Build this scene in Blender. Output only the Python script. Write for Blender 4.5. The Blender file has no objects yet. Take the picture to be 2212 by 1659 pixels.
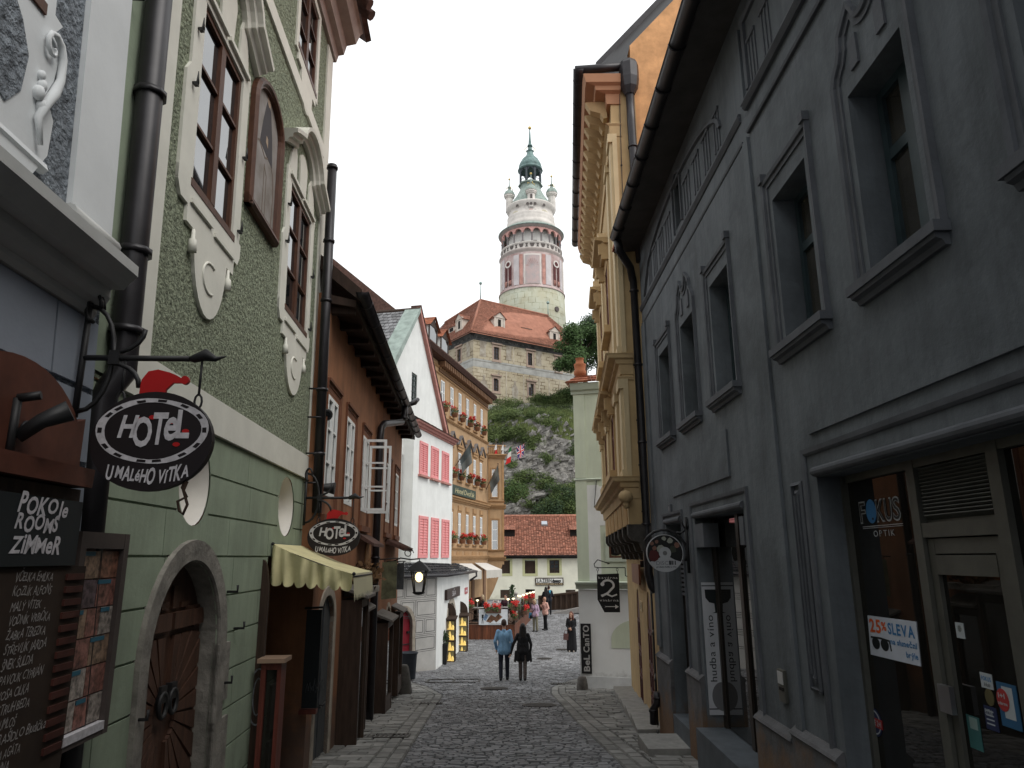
import bpy, bmesh, math, random
from mathutils import Vector, Matrix, noise
from math import sin, cos, tan, pi, radians, atan, sqrt, hypot
random.seed(7)
S = bpy.context.scene
COL = S.collection

# ------------------------------------------------------------------ camera, sky, sun, exposure
FPX, PIT, ROLL = 1533.0, atan(373.5/1533.0), 0.006
CAMPOS = Vector((0, 0, 1.6))
_U = Vector((0, -sin(PIT), cos(PIT))); _R = Vector((1, 0, 0)); _FW = Vector((0, cos(PIT), sin(PIT)))
EX = _R*cos(ROLL) - _U*sin(ROLL); EY = _R*sin(ROLL) + _U*cos(ROLL)
cd = bpy.data.cameras.new("camera"); cam = bpy.data.objects.new("camera", cd); COL.objects.link(cam)
cd.sensor_fit = 'HORIZONTAL'; cd.sensor_width = 36.0; cd.lens = 36.0*FPX/2212.0
cd.clip_start = 0.05; cd.clip_end = 2000
M = Matrix.Identity(4)
for i in range(3):
    M[i][0] = EX[i]; M[i][1] = EY[i]; M[i][2] = -_FW[i]; M[i][3] = CAMPOS[i]
cam.matrix_world = M
S.camera = cam

SUN_EL, SUN_AZ = radians(50), radians(125)      # azimuth clockwise from +y : over the viewer's right shoulder
w = bpy.data.worlds.new("World"); S.world = w; w.use_nodes = True
nt = w.node_tree; nt.nodes.clear()
out = nt.nodes.new('ShaderNodeOutputWorld'); bg = nt.nodes.new('ShaderNodeBackground')
sky = nt.nodes.new('ShaderNodeTexSky'); sky.sky_type = 'NISHITA'; sky.sun_disc = False
sky.sun_elevation = SUN_EL; sky.sun_rotation = SUN_AZ; sky.air_density = 1.0; sky.dust_density = 4.0; sky.ozone_density = 1.0
hs = nt.nodes.new('ShaderNodeHueSaturation'); hs.inputs['Saturation'].default_value = 0.14; hs.inputs['Value'].default_value = 1.0
tc = nt.nodes.new('ShaderNodeTexCoord'); mp = nt.nodes.new('ShaderNodeMapping'); mp.inputs['Scale'].default_value = (1, 1, 2.6)
nz = nt.nodes.new('ShaderNodeTexNoise'); nz.inputs['Scale'].default_value = 2.2; nz.inputs['Detail'].default_value = 6
cr = nt.nodes.new('ShaderNodeMapRange'); cr.inputs[1].default_value = 0.35; cr.inputs[2].default_value = 0.7; cr.inputs[3].default_value = 0.72; cr.inputs[4].default_value = 0.97
mx = nt.nodes.new('ShaderNodeMix'); mx.data_type = 'RGBA'; mx.inputs[7].default_value = (12.5, 12.8, 13.0, 1)   # a bright veil of cloud
L = nt.links.new
L(sky.outputs[0], hs.inputs['Color']); L(tc.outputs['Generated'], mp.inputs[0]); L(mp.outputs[0], nz.inputs['Vector'])
L(nz.outputs[0], cr.inputs[0]); L(cr.outputs[0], mx.inputs[0]); L(hs.outputs[0], mx.inputs[6]); L(mx.outputs[2], bg.inputs[0])
bg.inputs[1].default_value = 0.11
L(bg.outputs[0], out.inputs[0])
sd = bpy.data.lights.new("sun", 'SUN'); sd.energy = 1.4; sd.angle = radians(35); sd.color = (1, .96, .9)
sun = bpy.data.objects.new("sun", sd); COL.objects.link(sun)
_sd = Vector((sin(SUN_AZ)*cos(SUN_EL), cos(SUN_AZ)*cos(SUN_EL), sin(SUN_EL)))
sun.rotation_euler = (-_sd).to_track_quat('-Z', 'Y').to_euler(); sun.location = (0, -5, 60)
S.view_settings.view_transform = 'Standard'; S.view_settings.look = 'None'; S.view_settings.gamma = 1.0
S.view_settings.exposure = 0.1
S.cycles.max_bounces = 8; S.cycles.diffuse_bounces = 5; S.cycles.glossy_bounces = 4

# ------------------------------------------------------------------ helpers: survey of the photograph
K = 2212/3648.0
ZO = {1:(0,0,.5497),2:(500,0,.5498),3:(0,1000,.5497),4:(0,1824,.5497),5:(700,1600,.5424),6:(1050,900,.4822),7:(1350,1700,.4822),
 8:(1500,400,.663),9:(2000,100,.5425),10:(1950,1000,.5425),11:(1950,1750,.5425),12:(2200,0,.5425),13:(2800,0,.5425),14:(2250,850,.5425),
 15:(2300,1700,.6244),16:(2900,1550,.715),21:(1740,430,.2411),22:(1740,780,.2411),23:(1500,1040,.27125),24:(1740,1350,.3194),
 25:(1640,2030,.1989),26:(1540,1650,.2411),27:(1400,2050,.2231),28:(1740,2200,.1688),31:(1080,1300,.3617),32:(900,1900,.3977),
 33:(0,1700,.3014),34:(900,2300,.7233),35:(2250,1750,.211),36:(2060,1050,.3015),37:(1500,1400,.211),38:(2400,2250,.2929)}
def p(z, x, y):
    a = ZO[z]; return ((a[0]+x*a[2])*K, (a[1]+y*a[2])*K)
def ray(q):
    return _FW*FPX + EX*(q[0]-1106) - EY*(q[1]-829.5)
def at_y(q, y):
    d = ray(q); t = (y-CAMPOS.y)/d.y; return CAMPOS + d*t
class Frame:
    """a vertical plane: u along it, z up, w out of it.  flip=-1 when +u runs to the reader's left"""
    def __init__(s, x, y, az=None, to=None, out=1, flip=1, sc=1.0):
        # sc: metres per survey unit of this facade (its plane and heights are measured from eye level)
        s.sc = sc; s.o = Vector((x*sc, y*sc, 0))
        if to: d = Vector((to[0]-x, to[1]-y, 0)).normalized()
        else: d = Vector((sin(radians(az)), cos(radians(az)), 0))
        s.d = d; s.n = Vector((d.y, -d.x, 0))*out; s.flip = flip; s.k = 0.0; s.z0 = 0.0
    def P(s, u, z, w=0.0):
        u = (u + s.k*(z-s.z0))*s.sc
        return s.o + s.d*u + s.n*w + Vector((0, 0, CAMPOS.z+(z-CAMPOS.z)*s.sc))
    def at(s, q, w=0.0):
        d = ray(q); o = s.o + s.n*w
        t = (o-CAMPOS).dot(s.n)/d.dot(s.n); h = CAMPOS + d*t; z = CAMPOS.z+(h.z-CAMPOS.z)/s.sc
        return ((h-s.o).dot(s.d)/s.sc - s.k*(z-s.z0), z)
    def R(s, pts, w=0.0):
        """four picture corners (TL TR BR BL) -> u0,u1,z0,z1"""
        a = [s.at(q, w) for q in pts]
        l = (a[0][0]+a[3][0])/2; r = (a[1][0]+a[2][0])/2; t = (a[0][1]+a[1][1])/2; b = (a[2][1]+a[3][1])/2
        return (min(l, r), max(l, r), b, t)
    def z(s, q, w=0.0): return s.at(q, w)[1]
    def u(s, q, w=0.0): return s.at(q, w)[0]
def prq(*a):
    print(' '.join('%.2f' % v if isinstance(v, float) else str(v) for v in a))

# ------------------------------------------------------------------ helpers: meshes
class MB:
    def __init__(s): s.v = []; s.f = []; s.sm = []
    def face(s, pts, smooth=False):
        n = len(s.v); s.v += [Vector(q) for q in pts]; s.f.append(list(range(n, n+len(pts)))); s.sm.append(smooth)
    def mesh(s, vs, fs, smooth=False):
        n = len(s.v); s.v += [Vector(q) for q in vs]
        for f in fs: s.f.append([n+i for i in f]); s.sm.append(smooth)
    def hexa(s, a):
        """8 corners: bottom 4 ccw, top 4"""
        s.mesh(a, [(3,2,1,0),(4,5,6,7),(0,1,5,4),(1,2,6,5),(2,3,7,6),(3,0,4,7)])
    def fbox(s, F, u0, u1, z0, z1, w0, w1):
        s.hexa([F.P(u0,z0,w0),F.P(u1,z0,w0),F.P(u1,z0,w1),F.P(u0,z0,w1),F.P(u0,z1,w0),F.P(u1,z1,w0),F.P(u1,z1,w1),F.P(u0,z1,w1)])
    def box(s, c, sx, sy, sz, rz=0.0):
        c = Vector(c); m = Matrix.Rotation(rz, 3, 'Z')
        s.hexa([c+m@Vector((x*sx/2,y*sy/2,z*sz/2)) for z in (-1,1) for x,y in ((-1,-1),(1,-1),(1,1),(-1,1))])
    def prism(s, F, poly, w0, w1):
        n = len(poly); a = [F.P(u,z,w0) for u,z in poly]; b = [F.P(u,z,w1) for u,z in poly]
        s.mesh(a+b, [list(range(n))[::-1], list(range(n,2*n))]+[(i,(i+1)%n,n+(i+1)%n,n+i) for i in range(n)])
    def ring(s, F, outer, inner, w0, w1):
        """closed band between two matching outlines"""
        n = len(outer)
        V = [F.P(u,z,w1) for u,z in outer]+[F.P(u,z,w1) for u,z in inner]+[F.P(u,z,w0) for u,z in outer]+[F.P(u,z,w0) for u,z in inner]
        fs = []
        for i in range(n):
            j = (i+1) % n
            fs += [(i,j,n+j,n+i),(2*n+i,2*n+j,j,i),(n+i,n+j,3*n+j,3*n+i)]
        s.mesh(V, fs)
    def band(s, F, path, prof, closed=False):
        """moulding: prof [(offset outward in the plane, w)] swept along path [(u,z)]"""
        n = len(path); rows = []
        for i in range(n):
            a = Vector(path[i-1]) if (i > 0 or closed) else None
            b = Vector(path[(i+1) % n]) if (i < n-1 or closed) else None
            c = Vector(path[i]); t = Vector((0.0, 0.0)); k = 1.0
            if a is not None and b is not None:
                t1 = (c-a).normalized(); t2 = (b-c).normalized(); t = t1+t2
                if t.length < 1e-6: t = t1
                t.normalize(); k = 1/max(.35, t.dot(t1))
            elif a is not None: t = (c-a).normalized()
            else: t = (b-c).normalized()
            nn = Vector((-t.y, t.x))
            rows.append([F.P(c.x+nn.x*o*k, c.y+nn.y*o*k, w) for o, w in prof])
        m = len(prof); vs = [q for r in rows for q in r]; fs = []
        for i in range(n if closed else n-1):
            j = (i+1) % n
            for q in range(m-1): fs.append((i*m+q, j*m+q, j*m+q+1, i*m+q+1))
        s.mesh(vs, fs)
        if not closed:
            s.face(rows[0]); s.face(rows[-1][::-1])
    def tube(s, pts, r, n=8, closed=False):
        pts = [Vector(q) for q in pts]; m = len(pts); rr = r if isinstance(r, (list, tuple)) else [r]*m
        base = len(s.v); prev = None
        for i, c in enumerate(pts):
            if closed: t = pts[(i+1) % m]-pts[i-1]
            else: t = pts[min(i+1, m-1)]-pts[max(i-1, 0)]
            t.normalize()
            if prev is None:
                a = t.orthogonal().normalized()
            else:
                a = prev - t*prev.dot(t)
                a = a.normalized() if a.length > 1e-5 else t.orthogonal().normalized()
            prev = a; b = t.cross(a)
            for k in range(n): s.v.append(c+(a*cos(2*pi*k/n)+b*sin(2*pi*k/n))*rr[i])
        for i in range(m if closed else m-1):
            j = (i+1) % m
            for k in range(n):
                s.f.append([base+i*n+k, base+i*n+(k+1) % n, base+j*n+(k+1) % n, base+j*n+k]); s.sm.append(True)
        if not closed:
            s.f.append([base+k for k in range(n)][::-1]); s.sm.append(False)
            s.f.append([base+(m-1)*n+k for k in range(n)]); s.sm.append(False)
    def lathe(s, c, prof, n=24, smooth=True, a0=0.0, a1=2*pi, sq=None):
        c = Vector(c); full = abs(a1-a0-2*pi) < 1e-6; m = n if full else n+1; base = len(s.v)
        for r, z in prof:
            for k in range(m):
                a = a0+(a1-a0)*k/n
                s.v.append(c+Vector((r*cos(a), r*sin(a), z)))
        for i in range(len(prof)-1):
            for k in range(n):
                k2 = (k+1) % m
                s.f.append([base+i*m+k, base+i*m+k2, base+(i+1)*m+k2, base+(i+1)*m+k]); s.sm.append(smooth)
    def ball(s, c, r, n=12, sc=(1,1,1)):
        c = Vector(c); base = len(s.v); h = n//2
        for i in range(h+1):
            t = -pi/2+pi*i/h
            for k in range(n):
                a = 2*pi*k/n; s.v.append(c+Vector((r*sc[0]*cos(t)*cos(a), r*sc[1]*cos(t)*sin(a), r*sc[2]*sin(t))))
        for i in range(h):
            for k in range(n):
                s.f.append([base+i*n+k, base+i*n+(k+1) % n, base+(i+1)*n+(k+1) % n, base+(i+1)*n+k]); s.sm.append(True)
    def capsule(s, a, b, ra, rb, n=12):
        a = Vector(a); b = Vector(b); d = (b-a); l = max(d.length, 1e-5); d = d/l
        pts = []; rs = []
        for i in range(4): t = pi/2*(i/4); pts.append(a-d*ra*cos(t)); rs.append(max(.001, ra*sin(t)))
        pts.append(a); rs.append(ra); pts.append(b); rs.append(rb)
        for i in range(1, 5): t = pi/2*(i/4); pts.append(b+d*rb*sin(t)); rs.append(max(.001, rb*cos(t)))
        s.tube(pts, rs, n)
    def build(s, name, mat, parent=None, smooth=None, loc=None):
        me = bpy.data.meshes.new(name)
        off = Vector(loc) if loc is not None else (wloc(parent) if parent else Vector((0,0,0)))
        me.from_pydata([tuple(q-off) for q in s.v], [], s.f)
        me.polygons.foreach_set('use_smooth', [bool(x) for x in s.sm] if smooth is None else [smooth]*len(s.f))
        me.materials.append(mat); me.update()
        bm = bmesh.new(); bm.from_mesh(me); bmesh.ops.recalc_face_normals(bm, faces=bm.faces); bm.to_mesh(me); bm.free()
        o = bpy.data.objects.new(name, me); COL.objects.link(o)
        if parent: o.parent = parent; o['_w'] = tuple(off); o.location = off - wloc(parent)
        else: o.location = off; o['_w'] = tuple(off)
        return o
def wloc(o):
    return Vector(o['_w']) if '_w' in o else o.location.copy()
def tag(o, label, cat, group=None):
    o['label'] = label; o['category'] = cat
    if group: o['group'] = group
    return o
def thing(name, loc, label, cat, group=None):
    o = bpy.data.objects.new(name, None); COL.objects.link(o); o.location = loc; o['_w'] = tuple(loc); o.empty_display_size = .2
    return tag(o, label, cat, group)
def struct(o): o['kind'] = 'structure'; return o
def copy_tree(o, parent=None):
    c = o.copy(); COL.objects.link(c)
    if parent: c.parent = parent
    for ch in [x for x in bpy.data.objects if x.parent == o]: copy_tree(ch, c)
    return c
def one(mb, name, mat, loc, label, cat, group=None):
    return tag(mb.build(name, mat, None, loc=loc), label, cat, group)

def arc(cx, cz, rx, rz, a0, a1, n=14):
    return [(cx+rx*cos(radians(a0+(a1-a0)*i/n)), cz+rz*sin(radians(a0+(a1-a0)*i/n))) for i in range(n+1)]
def archpoly(u0, u1, z0, zs, zt, n=14):
    return [(u0, z0), (u1, z0)] + arc((u0+u1)/2, zs, (u1-u0)/2, zt-zs, 0, 180, n)
def wall(mb, F, u0, u1, z0, z1, holes=(), w=0.0, depth=0.3, backs=None):
    """wall face with openings (u0,u1,z0,z1[,spring]) and their reveals"""
    us = sorted(set([u0, u1]+[x for h in holes for x in (h[0], h[1]) if u0 < x < u1]))
    zs = sorted(set([z0, z1]+[x for h in holes for x in (h[2], h[3]) if z0 < x < z1]))
    for i in range(len(us)-1):
        for j in range(len(zs)-1):
            cu, cz = (us[i]+us[i+1])/2, (zs[j]+zs[j+1])/2
            if any(h[0] < cu < h[1] and h[2] < cz < h[3] for h in holes): continue
            mb.face([F.P(us[i],zs[j],w),F.P(us[i+1],zs[j],w),F.P(us[i+1],zs[j+1],w),F.P(us[i],zs[j+1],w)])
    for h in holes:
        a, b, c, d = h[:4]; dp = h[5] if len(h) > 5 else depth
        if len(h) > 4 and h[4]:
            A = arc((a+b)/2, h[4], (b-a)/2, d-h[4], 0, 180, 16)
            for i in range(16):
                (ua, za), (ub, zb) = A[i], A[i+1]
                mb.face([F.P(ua,za,w),F.P(ua,d,w),F.P(ub,d,w),F.P(ub,zb,w)])
            path = [(b, c)]+A+[(a, c)]
        else: path = [(b,c),(b,d),(a,d),(a,c)]
        for i in range(len(path)):
            (ua, za), (ub, zb) = path[i], path[(i+1) % len(path)]
            mb.face([F.P(ua,za,w),F.P(ub,zb,w),F.P(ub,zb,w-dp),F.P(ua,za,w-dp)])
def shell(mb, F, u0, u1, z0, z1, depth):
    """the unseen back of a building: sides, back and bottom"""
    A = [F.P(u0,z0,0),F.P(u1,z0,0),F.P(u1,z0,-depth),F.P(u0,z0,-depth)]; B = [F.P(u0,z1,0),F.P(u1,z1,0),F.P(u1,z1,-depth),F.P(u0,z1,-depth)]
    mb.face([A[0],A[3],B[3],B[0]]); mb.face([A[1],A[2],B[2],B[1]]); mb.face([A[2],A[3],B[3],B[2]])

# ------------------------------------------------------------------ helpers: materials
MATS = {}
def _n(nt, t, **kw):
    n = nt.nodes.new(t)
    for k, v in kw.items(): n.inputs[k].default_value = v
    return n
def mat(name, col, rough=.85, var=.12, vs=1.5, bump=0.0, bs=30.0, spec=.3, metal=0.0, tint=None, emit=None, strength=0.0,
        streak=0.0, dirt=None, island=0.0, ior=None, sx=(1,1,1), det=6.0, bd=.01, patch=0.0):
    if name in MATS: return MATS[name]
    m = bpy.data.materials.new(name); m.use_nodes = True; nt = m.node_tree
    b = nt.nodes['Principled BSDF']; b.inputs['Roughness'].default_value = rough; b.inputs['Metallic'].default_value = metal
    b.inputs['Specular IOR Level'].default_value = spec
    if ior: b.inputs['IOR'].default_value = ior
    L = nt.links.new
    geo = nt.nodes.new('ShaderNodeNewGeometry')
    mp = nt.nodes.new('ShaderNodeMapping'); mp.inputs['Scale'].default_value = sx; L(geo.outputs['Position'], mp.inputs[0])
    lo = [max(0, c*(1-var)) for c in col]+[1]; hi = [min(1, c*(1+var)) for c in col]+[1]
    if tint: hi = list(tint)+[1]
    n = _n(nt, 'ShaderNodeTexNoise', Scale=vs, Detail=det, Roughness=.62); L(mp.outputs[0], n.inputs['Vector'])
    r = nt.nodes.new('ShaderNodeMapRange'); r.inputs[1].default_value = .32; r.inputs[2].default_value = .68; L(n.outputs[0], r.inputs[0])
    mx = nt.nodes.new('ShaderNodeMix'); mx.data_type = 'RGBA'; mx.inputs[6].default_value = lo; mx.inputs[7].default_value = hi
    L(r.outputs[0], mx.inputs[0]); c = mx.outputs[2]
    def over(c, fac, col2, k=1.0):
        q = nt.nodes.new('ShaderNodeMix'); q.data_type = 'RGBA'; q.inputs[7].default_value = list(col2)+[1]
        mm = nt.nodes.new('ShaderNodeMath'); mm.operation = 'MULTIPLY'; mm.inputs[1].default_value = k; L(fac, mm.inputs[0])
        L(mm.outputs[0], q.inputs[0]); L(c, q.inputs[6]); return q.outputs[2]
    if patch:      # old repairs and faded areas
        for sc_, sg in ((.45, .72), (.8, 1.25)):
            n5 = _n(nt, 'ShaderNodeTexNoise', Scale=sc_, Detail=9.0, Roughness=.68, Distortion=.6); L(geo.outputs['Position'], n5.inputs['Vector'])
            r5 = nt.nodes.new('ShaderNodeMapRange'); r5.inputs[1].default_value = .53; r5.inputs[2].default_value = .60; L(n5.outputs[0], r5.inputs[0]); c = over(c, r5.outputs[0], [min(1, x*sg) for x in col], patch)
    if streak:
        m2 = nt.nodes.new('ShaderNodeMapping'); m2.inputs['Scale'].default_value = (3.5, 3.5, .35); L(geo.outputs['Position'], m2.inputs[0])
        n2 = _n(nt, 'ShaderNodeTexNoise', Scale=1.6, Detail=7.0, Roughness=.7); L(m2.outputs[0], n2.inputs['Vector'])
        r2 = nt.nodes.new('ShaderNodeMapRange'); r2.inputs[1].default_value = .45; r2.inputs[2].default_value = .72; L(n2.outputs[0], r2.inputs[0])
        c = over(c, r2.outputs[0], [x*.55 for x in col], streak)
    if dirt:      # splash zone: (colour, height, softness) ragged by noise
        sp = nt.nodes.new('ShaderNodeSeparateXYZ'); L(geo.outputs['Position'], sp.inputs[0])
        n3 = _n(nt, 'ShaderNodeTexNoise', Scale=2.6, Detail=8.0, Roughness=.7); L(geo.outputs['Position'], n3.inputs['Vector'])
        ma = nt.nodes.new('ShaderNodeMath'); ma.operation = 'MULTIPLY_ADD'; ma.inputs[1].default_value = dirt[2]*3; L(n3.outputs[0], ma.inputs[0])
        gy = nt.nodes.new('ShaderNodeMath'); gy.operation = 'MULTIPLY_ADD'; gy.inputs[1].default_value = dirt[3] if len(dirt) > 3 else .09
        L(sp.outputs['Y'], gy.inputs[0]); L(sp.outputs['Z'], gy.inputs[2]); L(gy.outputs[0], ma.inputs[2])
        r3 = nt.nodes.new('ShaderNodeMapRange'); r3.inputs[1].default_value = dirt[1]+dirt[2]*1.5+.25*dirt[2]; r3.inputs[2].default_value = dirt[1]+dirt[2]*1.5-.55*dirt[2]
        L(ma.outputs[0], r3.inputs[0]); c = over(c, r3.outputs[0], dirt[0], .85)
    if island:
        q = nt.nodes.new('ShaderNodeHueSaturation'); rr = nt.nodes.new('ShaderNodeMapRange'); rr.inputs[3].default_value = 1-island; rr.inputs[4].default_value = 1+island
        L(geo.outputs['Random Per Island'], rr.inputs[0]); L(rr.outputs[0], q.inputs['Value']); L(c, q.inputs['Color']); c = q.outputs[0]
    L(c, b.inputs['Base Color'])
    if bump:
        n4 = _n(nt, 'ShaderNodeTexNoise', Scale=bs, Detail=5.0, Roughness=.6); L(mp.outputs[0], n4.inputs['Vector'])
        bp = nt.nodes.new('ShaderNodeBump'); bp.inputs['Strength'].default_value = bump; bp.inputs['Distance'].default_value = bd
        L(n4.outputs[0], bp.inputs['Height']); L(bp.outputs[0], b.inputs['Normal'])
    if emit:
        b.inputs['Emission Color'].default_value = list(emit)+[1]; b.inputs['Emission Strength'].default_value = strength
    MATS[name] = m; return m
def flat(name, col, rough=.6, **k): return mat(name, col, rough, var=.06, vs=8, **k)

# ------------------------------------------------------------------ helpers: lettering from the built-in font
CH = sorted(set("ABCDEFGHIJKLMNOPQRSTUVWXYZabcdefghijklmnopqrstuvwxyz0123456789%+/&.-áéíóýčňřšžÁÉÍÓÝČŇŘŠŽěÍ'"))
GL = {}
def bake_glyphs():
    obs = []
    for wt, off in (('n', 0.0), ('b', 0.028)):
        for c in CH:
            cu = bpy.data.curves.new('glyph', 'FONT'); cu.body = c; cu.size = 1.0; cu.offset = off; cu.resolution_u = 3; cu.fill_mode = 'FRONT'
            o = bpy.data.objects.new('glyph', cu); COL.objects.link(o); obs.append((wt, c, o, cu))
    dg = bpy.context.evaluated_depsgraph_get()
    for wt, c, o, cu in obs:
        me = bpy.data.meshes.new_from_object(o.evaluated_get(dg))
        vs = [(v.co.x, v.co.y) for v in me.vertices]; fs = [list(q.vertices) for q in me.polygons]
        x0 = min([v[0] for v in vs] or [0]); x1 = max([v[0] for v in vs] or [0])
        GL[(wt, c)] = ([(v[0]-x0, v[1]) for v in vs], fs, x1-x0)
        bpy.data.meshes.remove(me)
    for wt, c, o, cu in obs:
        bpy.data.objects.remove(o); bpy.data.curves.remove(cu)
bake_glyphs()
def twidth(s, wt='n', track=.09):
    return sum(.28 if c == ' ' else GL[(wt, c)][2]+track for c in s)-track
def write(mb, F, s, u, z, w, h=None, width=None, wt='n', track=.09, slant=0.0, jig=0.0, up=False, align='l', xs=None, rise=0.0, bow=0.0):
    """lay a line of text on frame F: cap height h, optional total width; up=True reads upward"""
    size = h/.70; tw = twidth(s, wt, track); sx = (width/(tw*size)) if width else (xs or 1.0)
    tot = tw*size*sx; x = 0.0; x = {'l': 0, 'c': -tot/2, 'r': -tot}[align]
    rnd = random.Random(hash(s) % 997 if False else len(s)*31+ord(s[0]))
    for c in s:
        if c == ' ': x += .28*size*sx; continue
        vs, fs, gw = GL[(wt, c)]
        j1 = rnd.uniform(-jig, jig); j2 = rnd.uniform(-jig, jig)*.5; jr = rnd.uniform(-jig, jig)*.6
        o = []
        for vx, vy in vs:
            xx = vx*size*sx; yy = vy*size*(1+j1); xx += yy*(slant+jr*.5); yy += xx*jr*.3
            X = x+xx; Y = yy+j2*size+rise*X+bow*(X*X)
            if up: du, dz = -Y, X
            else: du, dz = X, Y
            o.append(F.P(u+F.flip*du, z+dz, w))
        mb.mesh(o, fs); x += (gw+track)*size*sx
    return tot
# ------------------------------------------------------------------ palette
M_GREY = mat('grey_render', (.128,.143,.156), .9, var=.3, vs=1.3, bump=.35, bs=14, bd=.02, streak=.55, patch=.45, dirt=((.17,.105,.06), .38, .4))
M_GREYD = mat('grey_trim', (.105,.112,.125), .85, var=.2, vs=3, bump=.25, bs=30)
M_GROOVE = flat('deep_groove', (.03,.03,.035), .95)
M_GREEN_R = mat('green_roughcast', (.335,.375,.265), .95, var=.5, vs=26, bump=1.0, bs=30, bd=.12)
M_GREEN = mat('green_smooth', (.29,.345,.255), .9, var=.14, vs=1.6, bump=.2, bs=30, streak=.35, patch=.3, dirt=((.12,.125,.10), .3, .45))
M_TRIM = mat('cream_stucco', (.68,.67,.60), .85, var=.07, vs=2.5, bump=.12, bs=25)
M_BLUE_R = mat('blue_roughcast', (.27,.30,.335), .95, var=.5, vs=18, bump=1.0, bs=22, bd=.14)
M_BLUE = mat('blue_smooth', (.27,.30,.35), .9, var=.1, vs=1.6, bump=.12, bs=40)
M_WHITE_T = mat('white_stucco', (.66,.68,.69), .85, var=.06, vs=2, bump=.1, bs=25)
M_BROWNW = mat('brown_render', (.255,.115,.058), .9, var=.22, vs=1.5, bump=.25, bs=20, streak=.55, patch=.4, dirt=((.11,.075,.06), .55, .6))
M_WHITEW = mat('white_render', (.72,.73,.71), .9, var=.07, vs=1.2, bump=.15, bs=22, streak=.14, patch=.14, dirt=((.42,.41,.38), .12, .3))
M_PINK = flat('pink_paint', (.72,.27,.27), .55)
M_PINKT = mat('pink_trim', (.42,.20,.17), .8, var=.15, vs=4)
M_YELLOW = mat('ochre_render', (.47,.335,.175), .88, var=.13, vs=1.8, bump=.12, bs=20, streak=.3)
M_CREAM = mat('cream_render', (.55,.44,.27), .88, var=.08, vs=2.2)
M_ORANGE = mat('orange_render', (.58,.32,.15), .9, var=.25, vs=2.6, bump=.3, bs=12, streak=.25)
M_PALEG = mat('pale_green_render', (.55,.60,.47), .9, var=.06, vs=1.5, streak=.2, patch=.12)
M_HOTEL = mat('tan_render', (.40,.26,.145), .88, var=.13, vs=2, streak=.3)
M_LAZ = mat('lime_cream', (.74,.73,.61), .92, var=.06, vs=1.2, patch=.1, dirt=((.55,.54,.43), -2.3, .5, 0.0))
M_DARKW = mat('dark_wood', (.042,.025,.017), .7, var=.35, vs=3, sx=(6,6,.8), bump=.2, bs=30)
M_BROWNWOOD = mat('window_wood', (.085,.035,.02), .5, var=.3, vs=5, sx=(5,5,1))
M_REDWOOD = mat('red_brown_wood', (.12,.03,.02), .55, var=.3, vs=4, sx=(6,6,.6))
M_DECK = mat('deck_wood', (.16,.055,.028), .6, var=.45, vs=2.4, sx=(7,7,.5))
M_GLASS = mat('window_glass', (.012,.014,.016), .02, var=.0, spec=.8, ior=2.5)
M_SHOPGL = mat('shop_glass', (.014,.013,.011), .015, var=.3, vs=1.5, spec=.6, ior=1.5)
M_PIPE = mat('dark_zinc', (.022,.02,.023), .42, var=.35, vs=5, spec=.5, metal=.3)
M_IRON = mat('wrought_iron', (.015,.015,.016), .55, var=.2, vs=10, spec=.4)
M_STONE = mat('worn_stone', (.22,.205,.18), .95, var=.35, vs=5, bump=.5, bs=18, bd=.02)
M_STEP = mat('slate_step', (.10,.115,.13), .6, var=.25, vs=3)
M_STEPL = mat('granite_step', (.27,.265,.25), .85, var=.2, vs=6, bump=.2)
M_TILE = mat('red_tile', (.30,.105,.055), .85, var=.3, vs=8, island=.25)
M_SHINGLE = mat('grey_shingle', (.17,.17,.175), .85, var=.3, vs=5, island=.3)
M_COPPER = mat('green_copper', (.25,.305,.275), .6, var=.3, vs=2.5)
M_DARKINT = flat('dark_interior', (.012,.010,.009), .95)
M_TEAL = mat('teal_window', (.035,.055,.062), .5, var=.2, vs=6)
M_WHITEP = flat('white_paint', (.72,.73,.72), .5)
M_BLACK = flat('black_board', (.012,.016,.018), .6)
M_LETTER = mat('painted_letters', (.52,.50,.52), .7, var=.18, vs=30)
M_RED = flat('red_paint', (.42,.012,.012), .45)
M_BLUEP = flat('blue_paint', (.05,.22,.50), .5)
M_COBBLE = mat('granite_setts', (.185,.188,.195), .62, var=.35, vs=2.2, island=.3, bump=.25, bs=40, spec=.4)
M_SLAB = mat('stone_slabs', (.215,.212,.20), .85, var=.25, vs=4, island=.3, bump=.25, bs=30)
M_JOINT = mat('joint_sand', (.085,.083,.08), .98, var=.3, vs=4)

# ------------------------------------------------------------------ the street
GT = [(-30,2.6),(-15,1.47),(0,0),(20,-1.96),(24.3,-2.24),(28.5,-2.5),(35,-2.62),(41,-2.42),(51,-2.15),(64,-1.95),(68,-6),(88,-6),(95,-4)]
def g(y):
    if y <= GT[0][0]: return GT[0][1]
    for (a, za), (b, zb) in zip(GT, GT[1:]):
        if y <= b: return za+(zb-za)*(y-a)/(b-a)
    return GT[-1][1]
def lerp_line(tab, y):
    if y <= tab[0][0]: return tab[0][1]
    for (a, xa), (b, xb) in zip(tab, tab[1:]):
        if y <= b: return xa+(xb-xa)*(y-a)/(b-a)
    return tab[-1][1]
XL = [(0,-1.24),(9.7,-1.66),(20.5,-2.12),(22.5,-2.75),(24.5,-3.6),(26,-4.5),(60,-4.5)]
XR = [(0,1.95),(9.7,1.57),(14.4,1.38),(20.8,1.22),(22.2,1.3),(24.2,2.0),(26.5,3.2),(29,6.0),(60,9)]
mb = MB()
ys = [-40,-30,-15,-8,0,5,10,15,20,22,24.3,26,28.5,31,35,38,41,46,51,57,64,68,88,95,130,300,700]
xs = [-700,-200,-60,-14,-6,-3,0,3,6,14,60,200,700]
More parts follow.
